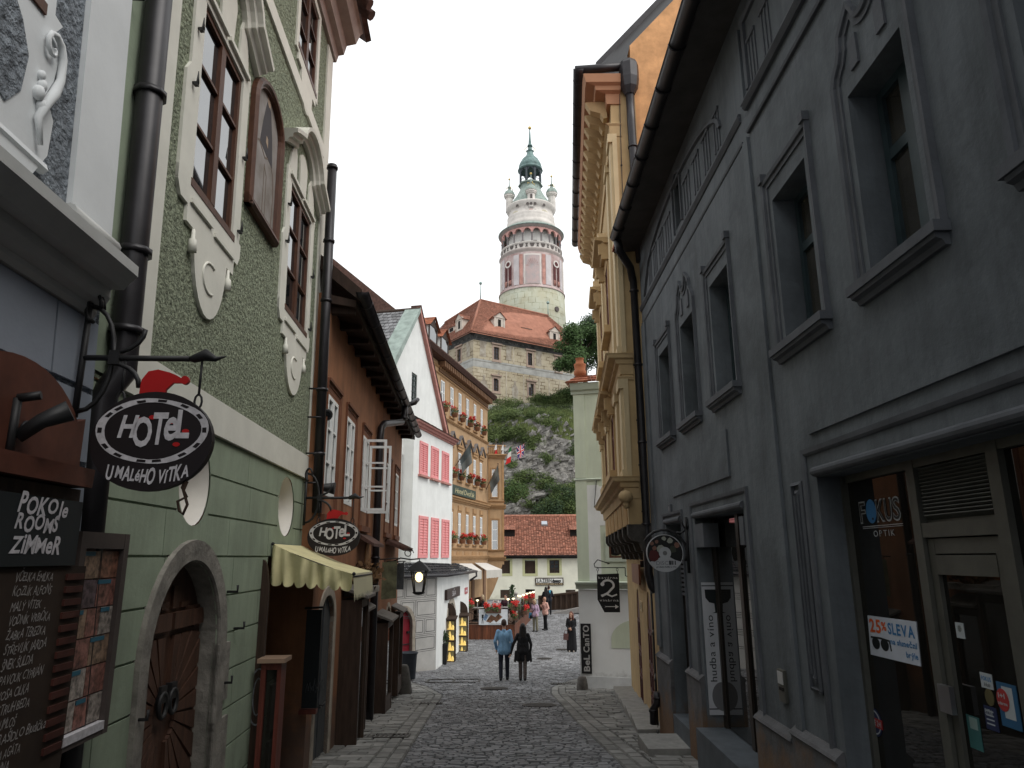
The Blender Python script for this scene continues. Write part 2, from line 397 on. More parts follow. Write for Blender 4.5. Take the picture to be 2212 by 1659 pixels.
vs = [(x, y, g(y)-.012) for y in ys for x in xs]; n = len(xs)
mb.mesh(vs, [(j*n+i, j*n+i+1, (j+1)*n+i+1, (j+1)*n+i) for j in range(len(ys)-1) for i in range(n-1)])
struct(mb.build('ground', M_JOINT))
def stone(mb, x0, x1, y0, y1, h, bev, rnd):
    j = bev*.8
    q = [(x0+rnd.uniform(0,j), y0+rnd.uniform(0,j)), (x1-rnd.uniform(0,j), y0+rnd.uniform(0,j)), (x1-rnd.uniform(0,j), y1-rnd.uniform(0,j)), (x0+rnd.uniform(0,j), y1-rnd.uniform(0,j))]
    t = [(x0+bev, y0+bev), (x1-bev, y0+bev), (x1-bev, y1-bev), (x0+bev, y1-bev)]
    hh = [h+rnd.uniform(-.006,.006) for _ in t]
    mb.mesh([(a, b, g(b)-.012) for a, b in q]+[(a, b, g(b)+k) for (a, b), k in zip(t, hh)], [(4,5,6,7),(0,1,5,4),(1,2,6,5),(2,3,7,6),(3,0,4,7)])
def paving(mb, xa, xb, y0, y1, row, ln, bev, seed, hb=.012, wob=.0):
    rnd = random.Random(seed); y = y0
    while y < y1:
        r = row*rnd.uniform(.82,1.18); a, b = xa(y), xb(y); x = a+rnd.uniform(-ln,0)
        while x < b-.02:
            l = ln*rnd.uniform(.6,1.35); x2 = min(x+l, b)
            if b-x2 < ln*.3: x2 = b
            if x2 > a: 
                xs0 = max(x, a); o = wob*sin(x*2.1+y*.7)+rnd.uniform(-.006,.006)
                stone(mb, xs0+.004, x2-.004, y+o, y+r-.009+o, hb*rnd.uniform(.3,1.2), bev, rnd)
            x = x2
        y += r
mb = MB()
paving(mb, lambda y: lerp_line(XL, y)+.21, lambda y: lerp_line(XR, y)-.21, 6.5, 24, .115, .165, .014, 1, wob=.012)
paving(mb, lambda y: lerp_line(XL, y)+.1, lambda y: lerp_line(XR, y)-.21, 24, 46, .14, .21, .018, 2, wob=.02)
paving(mb, lambda y: -5.0, lambda y: 12.0, 46, 62, .3, .45, .03, 3, wob=.03)
struct(mb.build('street', M_COBBLE))
mb = MB(); rnd = random.Random(4)
for tab, ya, yb in ((XL, 4.0, 22.5), (XR, 4.0, 27.0)):          # two rows of long setts along each gutter
    for k in (-1, 1):
        y = ya
        while y < yb:
            l = rnd.uniform(.3,.5); c = lerp_line(tab, y); c2 = lerp_line(tab, y+l)
            a, b = (c-.19, c-.01) if k < 0 else (c+.01, c+.19); d = c2-c
            hh = .012+rnd.uniform(-.003,.004); z1 = lambda yy, h: g(yy)+h
            mb.mesh([(a,y,z1(y,-.012)),(b,y,z1(y,-.012)),(b+d,y+l-.012,z1(y+l,-.012)),(a+d,y+l-.012,z1(y+l,-.012)),
                     (a+.012,y+.012,z1(y,hh)),(b-.012,y+.012,z1(y,hh)),(b+d-.012,y+l-.024,z1(y+l,hh)),(a+d+.012,y+l-.024,z1(y+l,hh))],
                    [(4,5,6,7),(0,1,5,4),(1,2,6,5),(2,3,7,6),(3,0,4,7)])
            y += l
struct(mb.build('gutter_stones', M_SLAB))
mb = MB()
paving(mb, lambda y: -2.75-.063*(y-9.45), lambda y: lerp_line(XL, y)-.2, 5.0, 22.5, .24, .34, .016, 5, hb=.02, wob=.02)
paving(mb, lambda y: lerp_line(XR, y)+.2, lambda y: 2.5+.09*max(0,y-12.6), 5.0, 23.2, .26, .36, .016, 6, hb=.02, wob=.02)
paving(mb, lambda y: -6.5, lambda y: lerp_line(XL, y)+.08, 22.6, 30, .2, .3, .016, 7, hb=.012)
struct(mb.build('pavement', M_SLAB))
M_CAST = mat('cast_iron', (.07,.065,.06), .6, var=.3, vs=12, metal=.4)
def manhole(q, y, r, label, seed):
    c = at_y(q, y); mb = MB(); z = g(c.y)+.012; sl = -.09 if c.y < 23 else 0
    def ringm(r0, r1, z0, z1):
        n = 28; V = []
        for rr, zz in ((r0, z0), (r1, z1)):
            for k in range(n): a = 2*pi*k/n; V.append((c.x+rr*cos(a), c.y+rr*sin(a), z+zz+sl*rr*sin(a)))
        mb.mesh(V, [(k,(k+1)%n,n+(k+1)%n,n+k) for k in range(n)])
    ringm(.0, r*.82, .012, .012); ringm(r*.82, r*.85, .012, .004); ringm(r*.85, r*.9, .004, .016); ringm(r*.9, r, .016, .016); ringm(r, r+.01, .016, -.03)
    for i in range(-3, 4):
        l = sqrt(max(0, .64-(i/4.2)**2))*r
        mb.box((c.x, c.y+i*r*.22, z+.014+sl*i*r*.22), 2*l, r*.07, .008)
    o = one(mb, 'manhole_cover', M_CAST, (c.x, c.y, z), label, 'manhole cover', 'manhole covers in the street'); return o
def ydown(q):
    y = 8.0
    for _ in range(40): 
        d = ray(q); y = (g(y)-1.6)/(d.z/d.y)
    return y
manhole(p(34,1190,213), ydown(p(34,1190,213)), .40, 'round iron cover just left below the walking couple', 1)
manhole(p(34,1412,297), ydown(p(34,1412,297)), .40, 'nearest round iron manhole cover, with a ring of setts round it', 2)
manhole(p(7,1220,1240), 31.5, .33, 'small round cover in the setts right of the woman in black walking', 3)
manhole(p(7,1355,1182), 35.0, .33, 'farthest round cover, just left of the woman with the handbag', 4)
def grate(q, sx, sy, rz, label):
    y = ydown(q); c = at_y(q, y); mb = MB(); F = Frame(c.x, c.y, az=rz, out=1)
    zf = lambda u, w: g((F.P(u,0,w)).y)+.022
    def bar(u0, u1, w0, w1):
        A = [F.P(u0,0,w0),F.P(u1,0,w0),F.P(u1,0,w1),F.P(u0,0,w1)]
        mb.hexa([Vector((a.x,a.y,g(a.y)-.02)) for a in A]+[Vector((a.x,a.y,g(a.y)+.026)) for a in A])
    bar(-sx/2,sx/2,-sy/2,-sy/2+.03); bar(-sx/2,sx/2,sy/2-.03,sy/2); bar(-sx/2,-sx/2+.03,-sy/2+.03,sy/2-.03); bar(sx/2-.03,sx/2,-sy/2+.03,sy/2-.03)
    k = int(sx/.075)
    for i in range(1, k):
        u = -sx/2+sx*i/k; bar(u-.014,u+.014,-sy/2+.03,sy/2-.03)
    one(mb, 'drain_grate', M_CAST, (c.x,c.y,g(c.y)), label, 'drain grate', 'street drain grates')
grate(p(34,660,450), .75, .42, 88, 'nearest slotted drain grate, beside the left gutter stones')
grate(p(34,862,288), .7, .3, 88, 'narrow slotted grate lying across the left gutter stones')
grate(p(34,1527,190), .75, .42, 88, 'slotted drain grate near the stone post at the pale green house')
# flush timber-framed cellar hatch in the setts
q = p(34,990,176); y = ydown(q); c = at_y(q, y); mb = MB()
for dx0, dx1, dy0, dy1 in ((-.85,-.78,-.5,.5),(.78,.85,-.5,.5),(-.78,.78,-.5,-.42),(-.78,.78,.42,.5),(-.03,.03,-.42,.42)):
    mb.hexa([(c.x+a,c.y+b,g(c.y+b)-.02) for a,b in ((dx0,dy0),(dx1,dy0),(dx1,dy1),(dx0,dy1))]+[(c.x+a,c.y+b,g(c.y+b)+.03) for a,b in ((dx0,dy0),(dx1,dy0),(dx1,dy1),(dx0,dy1))])
one(mb, 'cellar_hatch', M_CAST, (c.x,c.y,g(c.y)), 'flush rectangular hatch frame in the setts left of the couple', 'hatch')

# ------------------------------------------------------------------ shared building parts
def rectpath(q, m=0.0, open_bottom=True):
    u0, u1, z0, z1 = q; return [(u0-m,z0),(u0-m,z1+m),(u1+m,z1+m),(u1+m,z0)]
def bars(mb, F, q, cols, rows, w, t=.055, m=.03, d=.05, mid=None):
    """a window frame: outer border, mullions, glazing bars.  rows = list of fractions or a count"""
    u0, u1, z0, z1 = q
    mb.fbox(F, u0, u0+t, z0, z1, w-d, w); mb.fbox(F, u1-t, u1, z0, z1, w-d, w)
    mb.fbox(F, u0+t, u1-t, z0, z0+t, w-d, w+.002); mb.fbox(F, u0+t, u1-t, z1-t, z1, w-d, w+.002)
    for i in range(1, cols):
        u = u0+(u1-u0)*i/cols; k = (mid or m)/2*1.6
        mb.fbox(F, u-k, u+k, z0+t, z1-t, w-d, w+.006)
    fr = rows if isinstance(rows, (list, tuple)) else [i/rows for i in range(1, rows)]
    for f in fr:
        z = z0+(z1-z0)*f; mb.fbox(F, u0+t, u1-t, z-m/2, z+m/2, w-d, w-.002)
def window(F, q, par, fm, cols=2, rows=3, w=-.1, t=.055, m=.03, gm=None, name='window', mid=None, label=None, curtain=None):
    mb = MB(); bars(mb, F, q, cols, rows, w, t, m, mid=mid); c = F.P((q[0]+q[1])/2, q[2], w)
    o = mb.build(name, fm, par, loc=c)
    g2 = MB(); g2.fbox(F, q[0]+t*.5, q[1]-t*.5, q[2]+t*.5, q[3]-t*.5, w-.05, w-.03); g2.build('pane', gm or M_GLASS, o)
    if label: o['label'] = label
    return o
def downpipe(mb, F, pts, r=.055, cl=()):
    mb.tube([F.P(*q) for q in pts], r, 10)
    for q in cl:
        c = F.P(*q); mb.tube([c-Vector((0,0,.02)), c+Vector((0,0,.02))], r*1.22, 10)

def slab(F, u0, u1, pts, mb):
    n = len(pts); a = [F.P(u0,z,w) for w, z in pts]; b = [F.P(u1,z,w) for w, z in pts]
    mb.mesh(a+b, [list(range(n)), list(range(n,2*n))[::-1]]+[(i,(i+1)%n,n+(i+1)%n,n+i) for i in range(n)])
# ------------------------------------------------------------------ the grey building on the right
R1 = Frame(2.7, 0, az=0, out=-1, flip=-1, sc=.9)
gb = thing('grey_building', (2.43, 5.4, g(5.4)), 'dark grey rendered building with shop doors, right of the street', 'building')
UF = 13.95
WZ = (3.60, 5.16)
WU = [(11.74,12.56,0),(10.06,10.85,1),(8.30,9.11,0),(5.86,6.68,0),(4.20,4.98,1),(2.42,3.22,0),(.3,1.1,0),(-2.2,-1.4,0)]
holes = [(a,b,WZ[0],WZ[1],None,.34) for a,b,_ in WU]
D1 = (11.62,12.76,-.95,2.13); D2 = (8.42,10.72,-.72,2.13); D3 = (1.15,6.32,-.25,2.27)
holes += [D1+(None,.25), D2+(None,.3), D3+(None,.22)]
aw = R1.R([p(12,368,1200),p(12,405,1150),p(12,420,1440),p(12,385,1525)])
holes.append(aw+(None,.25))
mb = MB(); wall(mb, R1, -8, UF, -3, 7.95, holes); shell(mb, R1, -8, UF, -3, 7.95, 9)
# raised fields and the pilaster line
for q in (R1.R([p(14,240,1470),p(14,632,1265),p(14,648,1562),p(14,300,1690)]), (-2.0, 6.35, 2.66, 3.22)):
    mb.prism(R1, [(q[0],q[2]),(q[1],q[2]),(q[1],q[3]),(q[0],q[3])], -.05, .022)
mb.fbox(R1, 7.14, 7.30, -.0, 6.2, -.05, .03); mb.fbox(R1, 7.12, 7.24, 6.66, 7.6, -.05, .03); mb.fbox(R1, 13.6, UF, .0, 6.2, -.05, .03)
gw = mb.build('wall', M_GREY, gb)
mb = MB()
SC = [(0.0,-.02),(0,.015),(.03,.035),(.05,.025),(.075,.04),(.11,.03),(.115,-.02)]
for u0, u1 in ((-8,7.12),(7.34,7.85),(7.85,UF)):
    e = .02 if u0 < 7.2 else 0
    mb.band(R1, [(u1, 6.52), (u0, 6.52)], [(-o, w_+e) for o, w_ in SC][::1]) if False else mb.band(R1, [(u0, 6.52), (u1, 6.52)], [(o, w_+e) for o, w_ in SC])
    mb.band(R1, [(u0, 6.23), (u1, 6.23)], [(0,-.02),(0,.01+e),(.028,.018+e),(.045,-.02)])
# attic: frieze panels of reeds under an arched line
def reed(u0, u1, z0, z1):
    k = (u1-u0)/5
    for i in (0,2,4): mb.fbox(R1, u0+i*k, u0+(i+.7)*k, z0, z1, -.02, .012)
    mb.fbox(R1, u0-.01, u1+.01, z1, z1+.045, -.02, .022)
for a in ((12,435,1050,470,1340),(12,500,950,535,1210),(12,565,862,605,1080),(12,635,785,675,960),(12,315,1325,345,1590),(12,272,1445,298,1659),(12,868,215,915,450),(12,952,0,1000,290),(14,145,0,165,190),(14,115,130,132,270)):
    q0 = R1.at(p(a[0],a[1],a[4])); q1 = R1.at(p(a[0],a[3],a[2])); reed(min(q0[0],q1[0])+.05, max(q0[0],q1[0])-.02, 6.72, 7.24)
for k in range(5): reed(4.9-k*.62, 5.2-k*.62, 6.72, 7.24)
ar = [(13.5,6.7)]+[(13.2,7.0)]+arc(10.6,6.95,2.55,.62,0,180,18)[1:]
mb.band(R1, ar, [(0,-.02),(0,.03),(.05,.04),(.06,-.02)])
mb.band(R1, [(6.95,6.7),(6.95,7.55),(-2,7.55)], [(0,-.02),(0,.03),(-.05,.04),(-.06,-.02)])
fr = [(aw[0]-.06,aw[2]-.04),(aw[0]-.06,aw[3]),((aw[0]+aw[1])/2,aw[3]+.1),(aw[1]+.06,aw[3]),(aw[1]+.06,aw[2]-.04)]
mb.band(R1, fr, [(0,-.02),(0,.03),(.04,.03),(.045,-.02)])
# window surrounds
for a, b, curved in WU:
    m = .10; pr_ = [(-.02,-.02),(-.02,.015),(.03,.015),(.035,.035),(.075,.042),(.085,-.02)]
    if not curved:
        path = [(a-m,WZ[0]),(a-m,WZ[1]+.2),(b+m,WZ[1]+.2),(b+m,WZ[0])]
        mb.band(R1, path, pr_)
        mb.fbox(R1, a-m-.09, a-m-.0, WZ[1]+.27, WZ[1]+.36, -.02, .06); mb.fbox(R1, b+m, b+m+.09, WZ[1]+.27, WZ[1]+.36, -.02, .06)
    else:
        W = b-a; half = [(a-m,WZ[0]),(a-m,WZ[1]+.16),(a-m+.03,WZ[1]+.22),(a-m+.11,WZ[1]+.29),(a-m+.16,WZ[1]+.38),(a-m+.18,WZ[1]+.5),(a+.2,WZ[1]+.6)]
        dip = [((a+b)/2-.17*cos(radians(t)), WZ[1]+.58-.15*sin(radians(t))) for t in range(15,180,20)]
        right = [(a+b-u_, z_) for u_, z_ in half[::-1]]
        mb.band(R1, half+dip+right, pr_)
        for s_ in (a+.13, b-.25): mb.fbox(R1, s_, s_+.12, WZ[1]+.14, WZ[1]+.4, -.02, .018)
    mb.prism(R1, [(a-.2,3.53),(b+.2,3.53),(b+.2,3.604),(a-.2,3.604)], -.3, .1)
    mb.band(R1, [(a-.17,3.45),(b+.17,3.45)], [(0,-.02),(0,.03),(.035,.045),(.05,.08),(.082,.085),(.082,-.02)])
# shopfront mouldings
for d, m in ((D1,.12),(D2,.17),(D3,.2)):
    mb.band(R1, [(d[0]-m,d[2]+.2),(d[0]-m,d[3]+m+.03),(d[1]+m,d[3]+m+.03),(d[1]+m,d[2]+.2)], [(-.02,-.02),(-.02,.012),(.0,.025),(.04,.03),(.05,-.02)])
    mb.band(R1, [(d[0]-.02,d[3]+.0),(d[1]+.02,d[3]+.0)], [(0,-.08)]+[(.05+.045*sin(radians(t)), .005+.04*cos(radians(t))) for t in range(120,-61,-30)][::-1]+[(.1,-.05)])
for a in ((15,838,10,885,0,910,1200,995,1240),):                      # tall sunken panel between the shops
    u1 = R1.u(p(15,838,10)); u0 = 6.62; 
    for k in (0,.075,.15):
        mb.band(R1, [(u0+k,.42+k),(u0+k,2.27-k),(u1-k,2.27-k),(u1-k,.42+k),(u0+k,.42+k)], [(0,-.02),(0,.02),(-.03,.035),(-.035,-.02)])
mb.build('stucco_moulding', M_GREYD, gb)
M_PL = mat('plinth_render', (.125,.125,.13), .95, var=.3, vs=3, bump=.5, bs=14, bd=.02, patch=.5, dirt=((.20,.115,.06), .5, .5))   # plinth, worn to the stone
PR = [(-.3,-.02),(-.3,.055),(0,.055),(.02,.075),(.045,.06),(.07,.03),(.09,.012),(.09,-.02)]
for u0, u1, zt in ((6.36,7.36,-.06),(7.36,8.42,-.14),(10.75,11.6,-.14),(12.78,UF,-.2),(-8,1.1,-.02)):
    mb = MB(); mb.fbox(R1, u0, u1, -3, zt-.3, -.02, .055); mb.band(R1, [(u0,zt),(u1,zt)], PR); mb.build('plinth', M_PL, gb)
for i, (a, b, _) in enumerate(WU):
    o = window(R1, (a+.01,b-.01,WZ[0],WZ[1]), gb, M_TEAL, 2, [.64], w=-.2, t=.07, m=.09, mid=.07, gm=mat('curtained_glass', (.05,.045,.034), .03, var=.3, vs=2, spec=.8, ior=2.0))
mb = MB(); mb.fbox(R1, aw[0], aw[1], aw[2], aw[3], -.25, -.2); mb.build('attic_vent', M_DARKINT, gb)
# roof edge, soffit, gutter, downpipe
mb = MB(); slab(R1, -8, 14.0, [(.5,7.88),(.5,7.95),(0,8.06),(-5,11.8),(-9,8.2),(-9,7.96),(0,7.96)], mb)
mb.build('roof', M_TILE, gb)
mb = MB(); slab(R1, -8, 13.98, [(-.03,7.9),(.47,7.85),(.47,7.873),(-.03,7.95)], mb); mb.build('soffit', mat('grey_soffit', (.075,.07,.068), .85, var=.2, vs=3), gb)
mb = MB()
prof = [(.055*cos(radians(t)), .055*sin(radians(t))*1.2) for t in range(180,361,20)]
def gutter(mb, F, u0, u1, z, w, r=.075):
    pts = [(r*cos(radians(t)), r*sin(radians(t))) for t in range(180,361,15)]
    a = [F.P(u0,z+q[1],w+q[0]) for q in pts]; b = [F.P(u1,z+q[1],w+q[0]) for q in pts]; n = len(pts)
    mb.mesh(a+b, [(i,i+1,n+i+1,n+i) for i in range(n-1)]+[list(range(n)), list(range(n,2*n))[::-1]], True)
    k = u0+.4
    while k < u1:
        c = [F.P(k,z+q[1]*1.09,w+q[0]*1.09) for q in pts]; mb.tube(c, .011, 5); k += .85
    mb.tube([F.P(u0,z,w+r),F.P(u1,z,w+r)], .012, 5)
gutter(mb, R1, -8, 13.3, 7.88, .53, .09)
mb.build('gutter', M_PIPE, gb)
mb = MB(); downpipe(mb, R1, [(13.25,7.8,.5),(13.3,7.6,.46),(13.8,7.45,.2),(14.02,7.2,.12),(14.02,4,.1),(14.02,1.25,.1),(14.0,1.05,.06),(14.0,.95,.0)], .075, [(14.02,7.0,.115),(14.02,5.4,.108),(14.02,3.8,.1),(14.02,2.2,.1)])
mb.build('downpipe', M_PIPE, gb)
mb = MB(); downpipe(mb, R1, [(13.92,-1.35,.16),(13.9,-1.1,.16),(13.86,-1.0,.1),(13.86,-.8,.08)], .06, [(13.9,-1.12,.16),(13.86,-.9,.08)]); mb.build('pipe_boot', M_PIPE, gb)
# door 1
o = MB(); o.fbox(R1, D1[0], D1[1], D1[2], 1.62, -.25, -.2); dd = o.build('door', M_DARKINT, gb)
o = MB()
for k in range(9): o.fbox(R1, D1[0]+.05, D1[1]-.05, .95+k*.075, .99+k*.075, -.2, -.17)
o.build('louvre', M_GREYD, dd)
# shop doors 2
o = MB()
for a, b in ((D2[0],D2[0]+.09),(D2[0]+.98,D2[0]+1.1),(D2[1]-.1,D2[1])): o.fbox(R1, a, b, D2[2], D2[3], -.28, -.2)
o.fbox(R1, D2[0]+.09, D2[0]+.98, D2[2], D2[2]+.14, -.5, -.422); o.fbox(R1, D2[0]+1.1, D2[1]-.1, D2[2], D2[2]+.14, -.5, -.422); o.fbox(R1, D2[0]+.09, D2[0]+.98, D2[3]-.1, D2[3], -.5, -.422); o.fbox(R1, D2[0]+1.1, D2[1]-.1, D2[3]-.1, D2[3], -.5, -.422)
dd = o.build('shop_door', mat('dark_bronze', (.03,.022,.016), .45, var=.2, spec=.5), gb)
o = MB(); o.fbox(R1, D2[0]+.02, D2[1]-.02, D2[2]+.02, D2[3]-.02, -.26, -.23); o.build('pane', M_SHOPGL, dd)
for a, b in ((10.25,10.70),(8.44,8.6)): o = MB(); o.fbox(R1, a, b, 1.72, 2.05, -.19, .01); o.build('shutter_box', M_GREYD, gb)
# steps (each rests in its doorway)
o = MB(); o.fbox(R1, D1[0], D1[1], -3, -.945, -.25, .05); o.build('step', M_STEP, gb)
o = MB(); o.fbox(R1, D2[0]+.02, D2[1]-.02, -3, -.715, -.3, .16); o.build('step', M_STEP, gb)
# optician shopfront
M_BRONZE = mat('bronze_frame', (.115,.115,.10), .5, var=.15, vs=5, metal=.3)
U1, U0 = D3[1], D3[0]; wq = -.2
q_post = R1.u(p(16,505,300), wq); q_post2 = R1.u(p(16,930,300), wq); ztr = R1.z(p(16,760,462), wq); zlou = R1.z(p(16,700,110), wq)
prq('fokus', U1, q_post, q_post2, ztr, zlou)
o = MB()
for a, b in ((U1-.05,U1),(q_post-.05,q_post+.05),(q_post2-.06,q_post2+.05),(U0,U0+.09)): o.fbox(R1, a, b, D3[2], D3[3], wq-.06, wq+.02)
for a, b in ((q_post+.05,U1-.09),(q_post2+.05,q_post-.05),(U0+.09,q_post2-.06)):
    o.fbox(R1, a, b, D3[3]-.06, D3[3], wq-.06, wq+.016); o.fbox(R1, a, b, D3[2], D3[2]+.12, wq-.06, wq+.016)
o.fbox(R1, q_post2+.05, q_post-.05, ztr-.05, ztr+.05, wq-.06, wq+.016)
sf = o.build('shopfront', M_BRONZE, gb)
o = MB(); o.fbox(R1, q_post+.03, U1-.05, D3[2]+.05, D3[3]-.04, wq-.04, wq-.02); o.fbox(R1, U0+.05, q_post2-.04, D3[2]+.05, D3[3]-.04, wq-.04, wq-.02); o.build('pane', M_SHOPGL, sf)
o = MB(); o.fbox(R1, U0, U1, -3, D3[2]+.005, -.22, .03); o.build('step', M_STEP, gb)
# the optician's door with its louvre
a, b = q_post2+.05, q_post-.05
o = MB(); o.fbox(R1, a, b, ztr+.05, D3[3]-.06, wq-.05, wq-.03)
n = 14
for k in range(n):
    z = ztr+.07+(D3[3]-.08-ztr-.07)*k/n
    o.mesh([R1.P(a+.03,z,wq-.03),R1.P(b-.03,z,wq-.03),R1.P(b-.03,z+.03,wq+.005),R1.P(a+.03,z+.03,wq+.005),R1.P(a+.03,z+.008,wq-.03),R1.P(b-.03,z+.008,wq-.03),R1.P(b-.03,z+.036,wq+.003),R1.P(a+.03,z+.036,wq+.003)],[(0,1,2,3),(7,6,5,4),(0,4,5,1),(3,2,6,7)])
o.build('louvre', M_BRONZE, gb)
o = MB(); t = .085
o.fbox(R1, a+.01, a+t, D3[2]+.12, ztr-.06, wq-.05, wq-.005); o.fbox(R1, b-t, b-.01, D3[2]+.12, ztr-.06, wq-.05, wq-.005)
o.fbox(R1, a+t, b-t, ztr-.16, ztr-.06, wq-.05, wq-.007); o.fbox(R1, a+t, b-t, D3[2]+.12, D3[2]+.3, wq-.05, wq-.007)
o.fbox(R1, a+t, b-t, ztr-.3, ztr-.17, wq-.05, wq-.002)
dr = o.build('shop_door', M_BRONZE, gb)
o = MB(); o.fbox(R1, a+t-.02, b-t+.02, D3[2]+.28, ztr-.25, wq-.045, wq-.03); o.build('pane', M_SHOPGL, dr)
hq = R1.R([p(16,655,1240),p(16,718,1255),p(16,725,1392),p(16,668,1375)], wq)
o = MB(); o.fbox(R1, hq[0]+.0, hq[1], hq[2], hq[3], wq+.02, wq+.05); o.tube([R1.P(hq[1]-.02,hq[3]-.03,wq-.01),R1.P(hq[1]-.02,hq[3]-.03,wq+.03)],.012,6); o.build('handle', mat('brushed_steel', (.35,.35,.37), .35, var=.1, metal=.9), dr)
# intercom and letter plate, house number
q = R1.R([p(38,1295,450),p(38,1375,475),p(38,1400,870),p(38,1322,835)])
o = MB(); o.fbox(R1, q[0], q[1], q[2], q[3], .0, .03); ic = one(o, 'intercom_panel', M_BRONZE, R1.P((q[0]+q[1])/2,q[2],0), 'narrow metal intercom panel on the grey wall beside the shop window', 'intercom')
o = MB(); h_ = q[3]-q[2]; o.fbox(R1, q[0]+.02, q[1]-.02, q[2]+h_*.55, q[3]-.02, .03, .036); o.build('name_plate', flat('pale_plate', (.5,.5,.5), .4), ic)
o = MB(); o.fbox(R1, q[0]+.02, q[1]-.05, q[2]+h_*.36, q[2]+h_*.46, .03, .04); o.build('letter_flap', M_DARKINT, ic)
q = R1.R([p(35,645,230),p(35,688,222),p(35,685,365),p(35,650,370)])
o = MB(); o.fbox(R1, q[0], q[1], q[2], q[3], 0, .03); hn = one(o, 'house_number', M_GREYD, R1.P(q[0],q[2],0), 'small grey plate with the number 1 on the grey wall', 'number plate')
o = MB(); write(o, R1, '1', (q[0]+q[1])/2, q[2]+.03, .034, h=q[3]-q[2]-.06, wt='b', align='c'); o.build('lettering', M_LETTER, hn)
# ------------------------------------------------------------------ the green house on the left
L2 = Frame(-2.6, 5.8, az=-3.5, out=1, sc=.96); L2.k = -.06; L2.z0 = 3.0
gh = thing('green_house', L2.P(1.5,g(8),0), 'sage green roughcast house with cream stucco window surrounds, on the left', 'building')
LE, RE = -1.9, 4.34
NI = [(-.34,.34,1.86,2.58,2.22), (2.62,3.38,1.86,2.58,2.22)]
AD = (-.66,.78,-2,1.58,.86); SH = (2.3,4.1,-2.4,1.62)
holesL = [NI[0]+(.02,), NI[1]+(.02,), AD+(.42,), SH+(None,1.2)]
W1 = L2.R([p(1,1325,60),p(1,1585,520),p(1,1475,1500),p(1,1225,1170)])
W2 = L2.R([(625,400),(672,478),(655,712),(613,668)])
W3 = (1.98+.32, 3.0+.32, 8.0, 9.2)
W4 = (W1[0], W1[1], 8.0, 9.2)
prq('W1', *W1); prq('W2', *W2)
mb = MB(); wall(mb, L2, LE, RE, 2.66, 9.95, [w_+(None,.14) for w_ in (W1, W2, W3, W4)]); shell(mb, L2, LE, RE, -3, 9.95, 8)
ww = mb.build('wall', M_GREEN_R, gh)
# lower storey: smooth blocks with open joints, ellipses cut as two arches
def ellipse_cut(mb, F, h, w, n=16):
    a, b, c, d, zc = h[:5]; cu = (a+b)/2
    for s in (1, -1):
        rz = (d-zc) if s > 0 else (zc-c); A = [(cu+(b-a)/2*cos(pi*i/n), zc+s*rz*sin(pi*i/n)) for i in range(n+1)]; ze = d if s > 0 else c
        for (ua, za), (ub, zb) in zip(A, A[1:]): mb.face([F.P(ua,za,w),F.P(ua,ze,w),F.P(ub,ze,w),F.P(ub,zb,w)])
mb = MB(); bw = .0
wall(mb, L2, LE, RE, -3, 2.66, [tuple(h[:4]) for h in holesL], w=-.016, depth=.02)
for h in NI: ellipse_cut(mb, L2, h, bw)
wall(mb, L2, AD[0], AD[1], AD[2], AD[3], [AD+(.01,)], w=bw); wall(mb, L2, SH[0], SH[1], SH[2], SH[3], [SH+(None,1.2)], w=bw)
zz = [-3,-1.5,-1.13,-.78,-.44,-.1,.25,.59,.93,1.27,1.62,1.97,2.31,2.645]; rnd = random.Random(3)
for i in range(len(zz)-1):
    u = LE-rnd.uniform(0,.8)
    while u < RE:
        v = u+rnd.uniform(1.25,1.6); a, b = max(u, LE)+.006, min(v, RE)-.006; c, d = zz[i]+.009, zz[i+1]-.009; u = v
        if b-a < .03: continue
        hs_ = [h[:4] for h in holesL if h[0] < b and h[1] > a and h[2] < d and h[3] > c]
        wall(mb, L2, a, b, c, d, [], w=bw) if not hs_ else [mb.face([L2.P(x0,y0,bw),L2.P(x1,y0,bw),L2.P(x1,y1,bw),L2.P(x0,y1,bw)])
            for x0, x1 in zip(*(lambda X: (X, X[1:]))(sorted(set([a,b]+[x for h in hs_ for x in h[:2] if a < x < b]))))
            for y0, y1 in zip(*(lambda X: (X, X[1:]))(sorted(set([c,d]+[x for h in hs_ for x in h[2:] if c < x < d]))))
            if not any(h[0] < (x0+x1)/2 < h[1] and h[2] < (y0+y1)/2 < h[3] for h in hs_)]
        X = sorted(set([a,b]+[x for h in hs_ for x in h[:2] if a < x < b]))
        for e in [[(x0,zq),(x1,zq)] for zq in (c,d) for x0, x1 in zip(X, X[1:])]+[[(b,c),(b,d)],[(a,d),(a,c)]]:
            mid = ((e[0][0]+e[1][0])/2, (e[0][1]+e[1][1])/2)
            if any(h[0] < mid[0] < h[1] and h[2] < mid[1] < h[3] for h in hs_): continue
            mb.face([L2.P(*e[0],bw),L2.P(*e[1],bw),L2.P(*e[1],-.016),L2.P(*e[0],-.016)])
mb.build('lower_wall', M_GREEN, gh)
M_NICHE = mat('white_niche', (.66,.63,.58), .9, var=.06, vs=4)
for h in NI:
    mb = MB(); cu, cz, ra, rb = (h[0]+h[1])/2, h[4], (h[1]-h[0])/2, (h[3]-h[2])/2; n = 24; rows = []
    for s in (1.0,.92,.75,.5,.25,.02): rows += [L2.P(cu+ra*s*cos(2*pi*k/n), cz+rb*s*sin(2*pi*k/n), -.24*sqrt(max(0,1-s*s))-.012) for k in range(n)]
    mb.mesh(rows, [(i*n+k,i*n+(k+1)%n,(i+1)*n+(k+1)%n,(i+1)*n+k) for i in range(5) for k in range(n)], True); mb.build('niche', M_NICHE, gh)
